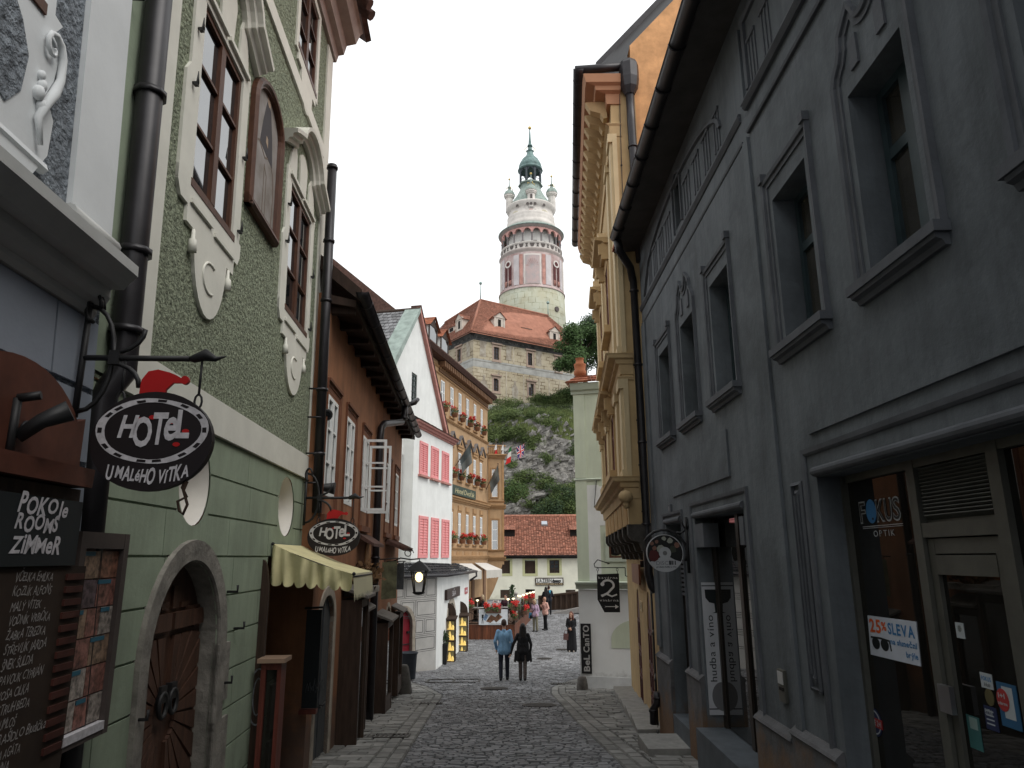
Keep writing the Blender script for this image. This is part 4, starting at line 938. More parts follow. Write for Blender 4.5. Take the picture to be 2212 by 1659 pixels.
def lbox(F, q, w0, w1, name, m, par):
    mb = MB(); mb.fbox(F, q[0], q[1], q[2], q[3], w0, w1); return mb.build(name, m, par)
def tiles(mb, A, B, C, D, rows, cols, lift=.03, seed=1, stag=True):
    """overlapping tiles on the quad A-B (eave) C-D (ridge, D above A)"""
    A, B, C, D = map(Vector, (A, B, C, D)); n = (B-A).cross(D-A).normalized()
    if n.z < 0: n = -n
    rnd = random.Random(seed)
    for i in range(rows):
        f0, f1 = i/rows, (i+1.25)/rows
        f1 = min(f1, 1.0); a0, b0 = A.lerp(D, f0), B.lerp(C, f0); a1, b1 = A.lerp(D, f1), B.lerp(C, f1); s = .5/cols if (i % 2 and stag) else 0
        for j in range(cols):
            g0, g1 = max(0, j/cols-s+.001), min(1, (j+1)/cols-s-.001)
            if g1 <= g0: continue
            l = n*lift*rnd.uniform(.8,1.3)
            p0, p1 = a0.lerp(b0, g0)+l, a0.lerp(b0, g1)+l
            mb.mesh([p0, p1, a1.lerp(b1, g1)+n*.004, a1.lerp(b1, g0)+n*.004, p0-l*1.2, p1-l*1.2], [(0,1,2,3),(4,5,1,0)])
# ------------------------------------------------------------------ the brown house with the deep eave
L3 = Frame(-2.49, 9.45, az=-3.6, out=1, sc=1.03)
wh = thing('brown_house', L3.P(5,g(14),0), 'low rust brown house with deep dark eave and white casements', 'building')
BW = [(-.08,.66),(1.48,2.24),(3.22,4.03),(7.07,7.98),(9.15,10.03)]; BZ = (2.41,3.76)
DA = (.12,1.16,-1.9,1.1,.72); DB = (8.05,8.95,-2.3,.45,.15)
hol = [(a,b)+BZ+(None,.16) for a, b in BW]+[DA+(.14,), DB+(.2,)]
BN, BE = -.33, 10.75
mb = MB(); wall(mb, L3, BN, BE, -3.5, 5.12, hol); shell(mb, L3, BN, BE, -3.5, 5.12, 7); wb = mb.build('wall', M_BROWNW, wh)
M_BRT = mat('brown_trim', (.15,.06,.032), .85, var=.2, vs=4)
for i, (a, b) in enumerate(BW):
    mb = MB(); m = .13
    mb.band(L3, [(a-m,BZ[0]-.3),(a-m,BZ[1]+.16),(b+m,BZ[1]+.16),(b+m,BZ[0]-.3)], [(-.12,-.02),(-.12,.004),(-.05,.006),(-.045,.018),(.0,.02),(.01,.03),(.03,.03),(.03,-.02)])
    mb.fbox(L3, a-m, b+m, BZ[1]+.16, BZ[1]+.2, -.02, .05)
    mb.fbox(L3, a-m-.03, b+m+.03, BZ[0]-.36, BZ[0]-.26, -.02, .07); mb.build('window_surround', M_BRT, wh)
    mb = MB(); mb.fbox(L3, a, b, BZ[0], BZ[1], -.16, -.13)
    o = window(L3, (a,b)+BZ, wh, M_WHITEP, 2, 3, w=.006, t=.055, m=.028, mid=.07)
    mb = MB()
    for s in (0, 1):
        u0_ = a+.09+s*(b-a)/2; u1_ = u0_+(b-a)/2-.16; n = 9
        V = [L3.P(u0_+(u1_-u0_)*k/n, z, -.085+.018*(k % 2)) for z in (BZ[0]+.08, BZ[1]-.1) for k in range(n+1)]
        mb.mesh(V, [(k,k+1,n+2+k,n+1+k) for k in range(n)])
    if i < 2: mb.build('curtain', flat('lace_curtain', (.42,.41,.38), .9), o)
# the open casement (third window): two leaves swung into the street
a, b = BW[2]
for u, dx in ((a+.02, .0), (b-.02, .0)):
    H = holder(L3, u, .0); mb = MB(); bars(mb, H, (.02,.44,BZ[0]+.02,BZ[1]-.02), 1, 3, .0, t=.045, m=.03, d=.04); o = mb.build('open_casement', M_WHITEP, wh)
# soffit, rafters, roof, gutter
mb = MB(); OV = .62
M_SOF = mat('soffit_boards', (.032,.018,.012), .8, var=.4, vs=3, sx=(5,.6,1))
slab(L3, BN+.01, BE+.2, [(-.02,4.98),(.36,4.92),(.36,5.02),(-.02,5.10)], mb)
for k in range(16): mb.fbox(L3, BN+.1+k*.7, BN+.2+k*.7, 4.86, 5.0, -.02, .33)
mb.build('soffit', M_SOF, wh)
mb = MB(); slab(L3, BN+.02, BE+.25, [(.40,5.03),(.40,5.12),(-2.6,7.6),(-5.6,5.2),(-5.6,5.05),(-2.6,7.4)], mb); rf = mb.build('roof', mat('old_dark_tile', (.085,.045,.035), .9, var=.4, vs=8), wh)
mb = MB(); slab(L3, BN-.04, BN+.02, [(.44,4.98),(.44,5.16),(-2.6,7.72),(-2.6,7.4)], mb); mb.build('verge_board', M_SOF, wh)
mb = MB(); gutter(mb, L3, BN-.15, BE+.25, 5.08, .46, .085); mb.build('gutter', M_PIPE, wh)
mb = MB(); downpipe(mb, L3, [(6.6,5.0,.44),(6.6,4.78,.44),(6.55,4.62,.38),(5.2,4.33,.14),(5.02,4.2,.1),(5.0,4.0,.09),(5.0,-1.6,.09)], .075, [(6.6,4.72,.44),(5.0,3.4,.09),(5.0,1.6,.09)]); mb.build('downpipe', M_PIPE, wh)
mb = MB(); mb.tube([L3.P(7.0,5.12,.5),L3.P(7.1,5.2,.62),L3.P(7.2,5.3,.7)], [.05,.07,.05], 8); mb.build('gutter_spout', M_PIPE, wh)
# ground floor of the brown house
mb = MB(); a, b, zb, zt, zs = DA; cu = (a+b)/2
mb.band(L3, [(a,zb),(a,zs)]+arc(cu,zs,(b-a)/2,zt-zs,180,0,16)[1:-1]+[(b,zs),(b,zb)], [(0,-.12),(0,.01),(.01,.02),(.13,.02),(.135,-.02)]); mb.build('stone_surround', mat('limewash_stone', (.33,.29,.24), .9, var=.2, vs=6), wh)
M_GDOOR = mat('grey_blue_door', (.05,.055,.06), .75, var=.35, vs=5, sx=(4,4,1))
for s in (0, 1):
    mb = MB(); x0, x1 = (a, cu-.01) if s == 0 else (cu+.01, b); A = [q for q in arc(cu,zs,(b-a)/2,zt-zs,180,0,20) if x0-.001 <= q[0] <= x1+.001]
    mb.prism(L3, [(x0,zb)]+([(x0,zs)] if s == 0 else [])+A+([(x1,zb)]), -.12, -.05); d_ = mb.build('door', M_GDOOR, wh)
    mb = MB(); mb.tube([L3.P(cu+(.06 if s else -.06),-.3,-.05),L3.P(cu+(.06 if s else -.06),-.3,.0),L3.P(cu+(.22 if s else -.2),-.27,.0)], .014, 6); mb.build('handle', M_IRON, d_)
a, b, zb, zt, zs = DB; cu = (a+b)/2
mb = MB(); mb.prism(L3, [(a,zb),(b,zb),(b,zs)]+arc(cu,zs,(b-a)/2,zt-zs,0,180,16)[1:-1]+[(a,zs)], -.2, -.15); mb.build('door', M_DARKW, wh)
mb = MB(); mb.band(L3, [(a,zb),(a,zs)]+arc(cu,zs,(b-a)/2,zt-zs,180,0,16)[1:-1]+[(b,zs),(b,zb)], [(0,-.1),(0,.01),(.01,.02),(.1,.02),(.105,-.02)]); mb.build('stone_surround', mat('limewash_stone', (.33,.29,.24), .9), wh)
def lean(F, u0, u1, z, w, mb, n=8):       # small tiled canopy
    slab(F, u0, u1, [(0,z),(w,z-.16),(w,z-.11),(0,z+.08)], mb)
mb = MB(); lean(L3, 7.3, 9.8, 1.92, .45, mb)
for k in range(12): mb.tube([L3.P(7.35+k*.22,1.99,.02),L3.P(7.35+k*.22,1.79,.46)], .05, 6)
mb.build('door_canopy', mat('old_dark_tile', (.085,.045,.035), .9), wh)
mb = MB(); lean(L3, 3.0, 4.6, 1.95, .3, mb); mb.build('door_canopy', mat('old_dark_tile', (.085,.045,.035), .9), wh)
mb = MB(); mb.prism(L3, archpoly(4.05,4.75,1.0,1.62,1.9,8), .0, .02); mb.build('painted_niche', mat('orange_render', (.58,.32,.15), .9), wh)
mb = MB(); mb.fbox(L3, 2.0, 3.75, 1.02, 1.12, 0, .34); mb.build('stone_shelf', M_STONE, wh)
# tall wooden showcases against the brown wall
def wall_case(u0, u1, w1, z0, z1, label, glass=True, stand=None):
    c = L3.P((u0+u1)/2, z0, .0); t = thing('wall_showcase', c, label, 'showcase', 'wooden showcases along the brown house')
    mb = MB(); s = .07
    for a, b in ((u0,u0+s),(u1-s,u1)): mb.fbox(L3, a, b, z0, z1, .0, w1)
    mb.fbox(L3, u0+s, u1-s, z0, z0+.35, .0, w1-.01); mb.fbox(L3, u0+s, u1-s, z1-.12, z1, .0, w1-.01); mb.fbox(L3, u0+s, u1-s, z0+.35, z1-.12, 0, .03)
    mb.build('case_frame', M_DARKW, t)
    mb = MB(); slab(L3, u0-.08, u1+.08, [(.0,z1+.16),(w1+.1,z1+.02),(w1+.1,z1+.06),(0,z1+.21)], mb); mb.build('lid', mat('weathered_board', (.12,.11,.10), .8, var=.25, vs=5), t)
    if glass: lbox(L3, (u0+s,u1-s,z0+.36,z1-.13), w1-.06, w1-.045, 'pane', M_SHOPGL, t)
    return t
wall_case(1.75, 2.55, .32, -1.62, .98, 'tall dark wooden showcase nearest the grey arched doors', True)
wall_case(2.75, 3.6, .2, -1.66, .72, 'slim dark cabinet just behind the tallest showcase', True)
wall_case(6.0, 7.2, .28, -1.6, .28, 'low wooden showcase with pale lid below the lantern bracket', True)
wall_case(9.3, 10.4, .22, -1.7, .22, 'farthest wooden showcase, beside the red arched door', True)
lbox(L3, (BN,1.7,-3,-1.25), 0, .05, 'plinth', mat('dirty_plinth', (.14,.12,.10), .95, var=.3, vs=4), wh)
# plant in the shelf box
def leaf_cloud(mb, c, r, n, size, rnd, sc=(1,1,1), up=0.0):
    c = Vector(c)
    for _ in range(n):
        d = Vector((rnd.gauss(0,1), rnd.gauss(0,1), rnd.gauss(0,1))).normalized()*r*(rnd.random()**.5)
        q = c+Vector((d.x*sc[0], d.y*sc[1], d.z*sc[2])); s = size*rnd.uniform(.6,1.3)
        t = Vector((rnd.gauss(0,1), rnd.gauss(0,1), rnd.gauss(0,1)+up)).normalized(); b = t.orthogonal().normalized()*s*.32
        mb.face([q, q+t*s*.5+b, q+t*s, q+t*s*.5-b])
M_LEAF = mat('leaf_green', (.055,.10,.03), .7, var=.4, vs=3, island=.45)
M_LEAFD = mat('leaf_dark', (.03,.055,.022), .7, var=.4, vs=3, island=.45)
M_GERAN = mat('geranium_red', (.55,.025,.02), .6, var=.2, vs=20, island=.3)
M_POT = mat('terracotta', (.24,.11,.06), .85, var=.2, vs=8)
mb = MB(); rnd = random.Random(21); leaf_cloud(mb, L3.P(2.9,1.3,.2), .3, 260, .1, rnd, (1.0,1.6,.75), .5)
t = thing('potted_plant', L3.P(2.9,1.12,.2), 'dry bushy plant on the stone shelf behind the awning', 'plant'); mb.build('foliage', mat('dry_plant', (.10,.055,.025), .9, island=.4), t); mb = MB(); mb.lathe(L3.P(2.9,1.12,.2), [(.0,0),(.1,0),(.13,.16),(.0,.16)], 10); mb.build('pot', M_POT, t)
# small hanging boards near the lantern (perpendicular)
def blade(F, u, w0, w1, z0, z1, m, label, rz=0.0, text=None):
    H = holder(F, u, 0); t = thing('hanging_board', H.P(w0,z0,0), label, 'sign')
    mb = MB(); mb.prism(H, [(w0,z0),(w1,z0+rz),(w1,z1+rz),(w0,z1)], -.02, .02); mb.build('board', m, t)
    mb = MB(); mb.tube([H.P(0,z1+.06,0),H.P(w1+.03,z1+.06+rz,0)], .012, 6); mb.tube([H.P(w0+.05,z1,0),H.P(w0+.05,z1+.06,0)], .01, 5); mb.build('arm', M_IRON, t); return t
blade(L3, 6.1, .1, .42, .72, 1.5, mat('faded_sign', (.12,.12,.07), .7, var=.5, vs=5), 'faded green and ochre board hanging before the lantern', .03)
blade(L3, 7.9, .12, .42, .85, 1.45, mat('dark_sign', (.06,.065,.07), .7, var=.4, vs=5), 'dark hanging board just left of the lantern bracket', .0)
# street lantern on its scrolled arm
HL = holder(L3, 8.6, 0); lc = HL.at(p(27,415,60)); prq('lamp', *lc); lx = lc[0]; lz = lc[1]; s = .42
lt = thing('street_lantern', HL.P(0,lz+.35,0), 'lit black street lantern on a scrolled iron arm', 'street lamp')
mb = MB(); za = lz+s*1.2
mb.tube([HL.P(0,za-.1,0),HL.P(lx*.35,za+.02,0),HL.P(lx*.7,za-.02,0),HL.P(lx,za+.0,0),HL.P(lx,za-.12,0)], .018, 6)
mb.tube([HL.P(lx*.62+.13*(1-k*.05)*cos(k*.6), za+.14+.13*(1-k*.05)*sin(k*.6), 0) for k in range(14)], .012, 6)
mb.tube([HL.P(lx*.2+.1*(1-k*.05)*cos(k*.6), za-.16+.1*(1-k*.05)*sin(k*.6), 0) for k in range(14)], .012, 6)
mb.tube([HL.P(.02,za-.5,0),HL.P(.1,za-.35,0),HL.P(lx*.5,za-.05,0)], .014, 6); mb.build('bracket', M_IRON, lt)
c = HL.P(lx, lz, 0); mb = MB()
for k in range(4):
    a = pi/4+k*pi/2; d = Vector((cos(a),sin(a),0)); mb.tube([c+d*s*.62+Vector((0,0,s*.55)), c+d*s*.36-Vector((0,0,s*.75))], .018, 5)
mb.lathe(c, [(s*.95,s*.5),(s*.9,s*.56),(s*.35,s*.95),(s*.12,s*1.05),(.0,s*1.1)], 4, False, pi/4, pi/4+2*pi); mb.lathe(c, [(s*.36,-s*.74),(s*.38,-s*.8),(s*.2,-s*.9),(.0,-s*.92)], 8)
mb.build('lantern_frame', M_IRON, lt)
mb = MB(); mb.ball(c+Vector((0,0,s*.12)), s*.23, 12, (1,1,1.25)); mb.build('bulb', mat('lamp_glow', (1,.8,.4), .5, emit=(1,.72,.3), strength=3.5), lt)
# yellow awning over the shop door of the green house
M_AWN = mat('awning_canvas', (.66,.60,.34), .8, var=.1, vs=5, bump=.2, bs=6, bd=.03)
aw_t = thing('yellow_awning', L2.P(3.0,1.4,.4), 'pale yellow scalloped awning over the dark shop entrance', 'awning')
HA = holder(LB, 2.35, 0)
ua, uo0, uo1, wo, zw, zo = 2.4, 2.05, 3.6, .95, 1.76, 1.43
ub = 4.15; mb = MB()
def aw_top(f, h): 
    a0 = L2.P(ua,zw,.02).lerp(L2.P(ub,zw-.0,.02), f); b0 = L2.P(uo0,zo,wo).lerp(L2.P(uo1,zo,wo), f); q = a0.lerp(b0, h); q.z -= .05*sin(pi*h)*(.6+.4*sin(f*9)); return q
n, m = 16, 8; mb.mesh([aw_top(i/n, j/m) for i in range(n+1) for j in range(m+1)], [(i*(m+1)+j,(i+1)*(m+1)+j,(i+1)*(m+1)+j+1,i*(m+1)+j+1) for i in range(n) for j in range(m)], True)
N = 56                                          # near side with its scallops
top = [aw_top(0, i/N) for i in range(N+1)]; zl = lambda i: (zw-.39)+(zo-.12-(zw-.39))*(i/N); low = []
for i, q in enumerate(top):
    ph = (i % 8)/8.0; sag = .055*sqrt(max(0,sin(pi*ph))); low.append(Vector((q.x, q.y-.03*sin(i*.7), zl(i)-sag)))
mb.mesh(top+[t.lerp(l, .5)+Vector((0,-.035*sin(i*.35)-.02*sin(i*.9),0)) for i, (t, l) in enumerate(zip(top, low))]+low, [(r*(N+1)+i,r*(N+1)+i+1,(r+1)*(N+1)+i+1,(r+1)*(N+1)+i) for r in (0,1) for i in range(N)], True)
cv = mb.build('canvas', M_AWN, aw_t)
mb = MB(); n = 30; top = [aw_top(i/n, 1) for i in range(n+1)]; rnd = random.Random(2)
low = [q+Vector((0.02,0,-.20-(.07 if i % 2 else 0)-rnd.uniform(0,.02))) for i, q in enumerate(top)]
mb.mesh(top+low, [(i,i+1,n+2+i,n+1+i) for i in range(n)]); mb.build('fringe', mat('awning_fringe', (.66,.62,.42), .8, var=.08), aw_t)
mb = MB(); mb.tube([aw_top(0,0)-Vector((0,-.02,.03)), aw_top(0,1)-Vector((0,-.02,.03)), aw_top(1,1)-Vector((0,0,.03))], .01, 6); mb.ball(aw_top(0,0), .02, 8); mb.ball(aw_top(0,1)+Vector((.01,-.01,0)), .02, 8); mb.build('awning_rod', M_IRON, aw_t)
# door leaf, boards and pedestal under the awning
HD = holder(LB, 2.22, 0); q = HD.R([p(32,30,235),p(32,135,235),p(32,100,1659),p(32,0,1659)])
prq('leaf', *q)
mb = MB(); u1_ = q[1]; zl_ = CAMPOS.z+(q[3]-CAMPOS.z); mb.prism(HD, [(.0,-1.6),(u1_,-1.6),(u1_,zl_-.42)]+[(u1_*cos(radians(t)), zl_-.42+.42*sin(radians(t))) for t in range(15,76,15)]+[(0,zl_)], -.03, .03)
dlf = one(mb, 'open_door_leaf', M_DARKW, HD.P(.2,-1.6,0), 'tall dark door leaf with rounded top, left of the yellow awning', 'door leaf')
H_ = HD; mb = MB(); mb.band(H_, arc(u1_*.6,.25,.1,.27,0,360,24)[:-1], [(0,.03),(0,.033),(.014,.033),(.015,.03)], closed=True); mb.band(H_, arc(u1_*.6,.25,.05,.18,0,360,16)[:-1], [(0,.03),(0,.033),(.01,.033),(.011,.03)], closed=True); mb.build('chalk_emblem', mat('chalk_grey', (.16,.17,.18), .9, var=.3, vs=30), dlf)
HP = holder(LB, 2.05, 0); mb = MB()
q = HP.R([p(32,62,1130),p(32,165,1130),p(32,150,1659),p(32,62,1659)]); prq('ped', *q)
pt = thing('glazed_pedestal', HP.P(q[0],-1.6,0), 'brown wooden pedestal with a glass front by the dark door leaf', 'pedestal')
a, b = q[0], max(q[1], q[0]+.2); zt = q[3]
for x0, x1 in ((a,a+.05),(b-.04,b)): mb.fbox(HP, x0, x1, -1.9, zt-.03, -.2, .0)
mb.fbox(HP, a+.05, b-.04, -1.9, -1.2, -.2, -.01); mb.fbox(HP, a+.05, b-.04, zt-.1, zt-.03, -.2, -.01); mb.build('case_frame', M_REDWOOD, pt)
lbox(HP, (a-.03,b+.04,zt-.03,zt+.01), -.24, .05, 'lid', mat('pale_lid', (.30,.20,.14), .6), pt); lbox(HP, (a+.05,b-.04,-1.2,zt-.1), -.05, -.03, 'pane', M_SHOPGL, pt)
HR = holder(LB, 3.86, 0); q = HR.R([p(32,475,690),p(32,612,680),p(32,590,1540),p(32,450,1590)]); prq('blackboard', *q)
bt = thing('menu_blackboard', HR.P(q[0],q[2],0), 'tall black chalkboard hanging under the awning by the grey arched doors', 'blackboard')
lbox(HR, (q[0],q[1],q[2],q[3]), -.02, .02, 'board', M_BLACK, bt)
mb = MB(); mb.tube([HR.P(q[0]-.03,q[3]+.02,0),HR.P(q[1]+.02,q[3]+.03,0)], .014, 6)
mb.build('hanger', M_IRON, bt)
lbox(HR, (q[0]-.02,q[1],q[2]-.06,q[2]-.01), -.05, .06, 'tray', M_REDWOOD, bt)
mb = MB(); rnd = random.Random(9)
for k in range(7):
    x = q[0]+.04+k*.03; z = q[2]+.18+.02*(k % 2); mb.tube([HR.P(x,z,.022),HR.P(x+.02,z+.12*rnd.uniform(.5,1.3),.022),HR.P(x+.035,z+.02,.022)], .005, 4)
mb.build('chalk_scrawl', mat('chalk_grey', (.16,.17,.18), .9), bt)
mb = MB(); mb.fbox(L3, BN-.25, BN+1.35, -2.5, -1.3, 0.02, .36); one(mb, 'stone_doorstep', M_STEPL, L3.P(.3,-2,0), 'pale stone doorstep in front of the grey arched doors', 'step')
# camera on the downpipe
cpos = L2.P(4.38, L2.z(p(31,205,490), .1), .1); mb = MB(); t = thing('security_camera', cpos, 'dark bullet security camera clamped to the drainpipe', 'camera')
d = Vector((.45,-.85,-.25)).normalized(); mb.tube([cpos-d*.05, cpos+d*.04, cpos+d*.26, cpos+d*.28], [.06,.085,.085,.07], 12); mb.build('housing', M_IRON, t)
mb = MB(); mb.tube([cpos+d*.283, cpos+d*.29], [.05,.05], 10); mb.build('lens', M_GLASS, t)
mb = MB(); mb.tube([cpos+Vector((-.12,-.02,-.12)), cpos+Vector((0,0,-.1)), cpos], .018, 6); mb.build('bracket', M_IRON, t)
cpos = L2.P(4.2, L2.z(p(31,130,1200), .1), .12); mb = MB(); mb.tube([cpos+Vector((-.1,.0,0)), cpos, cpos+Vector((.22,.03,-.02))], [.03,.035,.085], 10); one(mb, 'horn_loudspeaker', M_IRON, cpos, 'small black horn loudspeaker above the smaller oval sign', 'loudspeaker')
# ------------------------------------------------------------------ the white house with the pink shutters
SCL = 1.05
WA = Frame(-2.78, 26.95, az=37.5, out=1, sc=SCL); WB = Frame(-2.78, 26.95, az=3.7, out=1, sc=SCL)
WU = Frame(-3.85, 27.5, az=12.1, out=1, sc=SCL); WG = Frame(-4.3, 27.5, az=12.1, out=1, sc=SCL)
ph = thing('white_house', WU.P(2.5,g(31),0), 'white gabled house with pink shutters and a low tiled annex', 'building')
mb = MB(); HB2 = 5.22
for q in ([WU.P(0,.9,0),WU.P(HB2,.9,0),WU.P(HB2,6.75,0),WU.P(0,6.75,0)], [WU.P(0,.9,0),WU.P(0,6.75,0),WU.P(0,6.75,-.9),WU.P(0,.9,-.9)], [WU.P(HB2,.9,0),WU.P(HB2,.9,-3),WU.P(HB2,6.75,-3),WU.P(HB2,6.75,0)]): mb.face(q)
mb.build('wall', M_WHITEW, ph); mb = MB()
gp = (1.27,11.78); gl, gr_ = (-2.9,7.15), (5.45,7.15); gwz = (.83,1.5,7.76,9.05)
def cutpoly(F, poly, hole, w):
    """polygon with a rectangular window: slice around it"""
    def clip(P_, axis, v, keep):
        out = []
        for i, a in enumerate(P_):
            b = P_[(i+1) % len(P_)]; fa, fb = (a[axis]-v)*keep, (b[axis]-v)*keep
            if fa >= 0: out.append(a)
            if fa*fb < 0: t = fa/(fa-fb); out.append((a[0]+(b[0]-a[0])*t, a[1]+(b[1]-a[1])*t))
        return out
    a, b, c, d = hole; L_ = clip(poly, 0, a, -1); R_ = clip(poly, 0, b, 1); M_ = clip(clip(poly, 0, a, 1), 0, b, -1)
    for q in (L_, R_, clip(M_, 1, c, -1), clip(M_, 1, d, 1)):
        if len(q) > 2: mb.face([F.P(u,z,w) for u, z in q])
cutpoly(WG, [(-2.9,5.5),(5.45,5.5),gr_,gp,gl], gwz, 0)
wall(mb, WG, gwz[0], gwz[1], gwz[2], gwz[3], [gwz+(None,.12)], w=0)
mb.face([WG.P(-2.9,-2,0),WG.P(-2.9,7.15,0),WG.P(-2.9,7.15,-8),WG.P(-2.9,-2,-8)]); mb.face([WG.P(-2.9,-2,0),WG.P(0.0,-2,0),WG.P(0.0,5.5,0),WG.P(-2.9,5.5,0)]); mb.face([WG.P(5.45,0,0),WG.P(5.45,7.15,0),WG.P(5.45,7.15,-8),WG.P(5.45,0,-8)])
mb.build('wall', M_WHITEW, ph)
window(WG, gwz, ph, mat('dark_green_window', (.03,.045,.04), .6, var=.2), 2, 5, w=-.03, t=.09, m=.05)
mb = MB(); n_ = WG.n
def gtile(A, B): 
    tiles(mb, WG.P(A[0],A[1],.12), WG.P(A[0],A[1],-8), WG.P(B[0],B[1],-8), WG.P(B[0],B[1],.12), 26, 40, .035, 3)
k = .28; pk = (gp[0], gp[1]+.12)
gtile((gl[0]-.35,gl[1]-.25), pk); gtile((gr_[0]+.2,gr_[1]-.1), pk); rf = mb.build('roof', M_SHINGLE, ph)
mb = MB(); mb.tube([WG.P(pk[0],pk[1]+.02,.15),WG.P(pk[0],pk[1]+.02,-8)], .09, 8); mb.build('ridge', M_DARKW, rf)
mb = MB(); mb.prism(WG, [(gl[0]-.4,gl[1]-.2),(gl[0]-.05,gl[1]-.3),(pk[0],pk[1]-.12),(pk[0],pk[1]+.1)], -.55, .17); mb.build('copper_verge', M_COPPER, rf)
mb = MB(); mb.prism(WG, [(gr_[0]+.05,gr_[1]-.25),(gr_[0]+.3,gr_[1]-.15),(pk[0],pk[1]+.12),(pk[0],pk[1]-.14)], -.05, .17); mb.build('pink_verge', M_PINKT, rf)
mb = MB(); mb.prism(WG, [(gr_[0]+.29,gr_[1]-.2),(gr_[0]+.36,gr_[1]-.16),(pk[0],pk[1]+.2),(pk[0],pk[1]+.11)], -.3, .2); mb.build('verge_tiles', mat('old_dark_tile', (.085,.045,.035), .9), rf)
mb = MB(); mb.fbox(WG, .2, 1.2, 11.9, 12.3, -4.2, -3.2); mb.fbox(WG, .1, 1.3, 12.3, 12.4, -4.3, -3.1); mb.build('chimney', M_WHITEW, rf)
mb = MB()
PC = [(0,-.02),(0,.05),(.06,.06),(.08,.14),(.16,.16),(.18,.26),(.26,.27),(.26,-.02)]
mb.band(WU, [(-.1,6.62),(HB2+.12,6.62)], PC); H_ = Frame(WU.P(HB2,0,0).x, WU.P(HB2,0,0).y, to=((WU.P(HB2,0,0)-WU.n).x,(WU.P(HB2,0,0)-WU.n).y), out=1)
mb.build('pink_cornice', M_PINKT, ph)
mb = MB(); tiles(mb, WU.P(-.15,6.86,.3), WU.P(HB2+.2,6.86,.3), WU.P(HB2+.2,7.32,-.62), WU.P(-.15,7.32,-.62), 4, 30, .03, 5); mb.build('pent_roof', mat('old_dark_tile', (.085,.045,.035), .9), ph)
def shutter(F, q):
    u0, u1, z0, z1 = q; mb = MB(); b = .07
    mb.fbox(F, u0, u0+b, z0, z1, -.02, .05); mb.fbox(F, u1-b, u1, z0, z1, -.02, .05); mb.fbox(F, u0+b, u1-b, z1-b*1.6, z1, -.02, .048); mb.fbox(F, u0+b, u1-b, z0, z0+b*1.6, -.02, .048)
    cu = (u0+u1)/2; mb.fbox(F, cu-.02, cu+.02, z0+b*1.6, z1-b*1.6, -.02, .046); mb.fbox(F, u0+b, u1-b, z0+b*1.6, z1-b*1.6, -.02, .004)
    n = 13
    for s in (0, 1):
        x0, x1 = (u0+b, cu-.02) if s == 0 else (cu+.02, u1-b)
        for i in range(n):
            z = z0+b*1.6+(z1-z0-b*3.2)*(i+.12)/n; h = (z1-z0-b*3.2)/n*.72
            mb.mesh([F.P(x0,z,.035),F.P(x1,z,.035),F.P(x1,z+h,.008),F.P(x0,z+h,.008),F.P(x0,z,.004),F.P(x1,z,.004)], [(0,1,2,3),(4,5,1,0)])
    return mb.build('shutter', M_PINK, ph)
for a, b in ((.76,1.84),(2.26,3.25),(3.7,4.74)): shutter(WU, (a,b,1.58,3.2))
for a, b in ((.66,1.62),(2.08,3.06),(3.57,4.56)):
    shutter(WU, (a,b,4.80,6.15)); mb = MB(); mb.fbox(WU, a-.1, b+.12, 4.72, 4.80, -.02, .14); mb.build('sill', M_PINKT, ph)
# annex: sgraffito wall, shop wall, tiled lean-to roof
M_SGR = mat('sgraffito_render', (.44,.43,.41), .9, var=.12, vs=2.2, dirt=((.40,.38,.35), .15, .35)); M_SGL = flat('sgraffito_line', (.06,.06,.065), .9)
DR = (-2.05,-1.22,-3,-.16,-.72)
mb = MB(); wall(mb, WA, -3.2, 0, -4, 1.05, [DR+(.18,)]); mb.build('annex_wall', M_SGR, ph)
DS = (2.5,4.6,-3,-.22,-1.1)
mb = MB(); wall(mb, WB, 0, 9.3, -4, 1.05, [DS+(.5,)]); mb.face([WB.P(9.3,-4,0),WB.P(9.3,1.05,0),WB.P(9.3,1.05,-3),WB.P(9.3,-4,-3)]); mb.build('annex_wall', M_WHITEW, ph)
mb = MB()
def frame_line(u0, u1, z0, z1, t=.018):
    for a, b, c, d in ((u0,u1,z1-t,z1),(u0,u1,z0,z0+t),(u0,u0+t,z0+t,z1-t),(u1-t,u1,z0+t,z1-t)): mb.fbox(WA, a, b, c, d, -.01, .003)
rows = [(.20,.90),(-.46,.12),(-1.04,-.52),(-1.62,-1.10)]
for i, (z0, z1) in enumerate(rows):
    cuts = [-2.6,-1.62,-.62,-.02] if i % 2 == 0 else [-2.0,-1.1,-.02]
    if i == 1: cuts = [-1.82,-1.08,-.02]
    if i == 2: cuts = [-1.12,-.62,-.02]
    if i == 3: cuts = [-1.12,-.02]
    for a, b in zip(cuts, cuts[1:]): frame_line(a+.015, b-.015, z0+.01, z1+.03, .012); frame_line(a+.075, b-.075, z0+.07, z1-.03, .02)
mb.build('sgraffito_lines', M_SGL, ph)
mb = MB(); a, b, zb, zt, zs = DR; cu = (a+b)/2
mb.band(WA, [(a,zb),(a,zs)]+arc(cu,zs,(b-a)/2,zt-zs,180,0,16)[1:-1]+[(b,zs),(b,zb)], [(0,-.18),(0,.02),(.01,.03),(.14,.03),(.145,-.02)]); mb.build('stone_surround', mat('limewash_stone', (.33,.29,.24), .9), ph)
mb = MB(); mb.prism(WA, archpoly(a,b,zb,zs,zt,14), -.18, -.12); dr = mb.build('door', mat('crimson_door', (.19,.008,.018), .55, var=.15, vs=6, sx=(5,5,1)), ph)
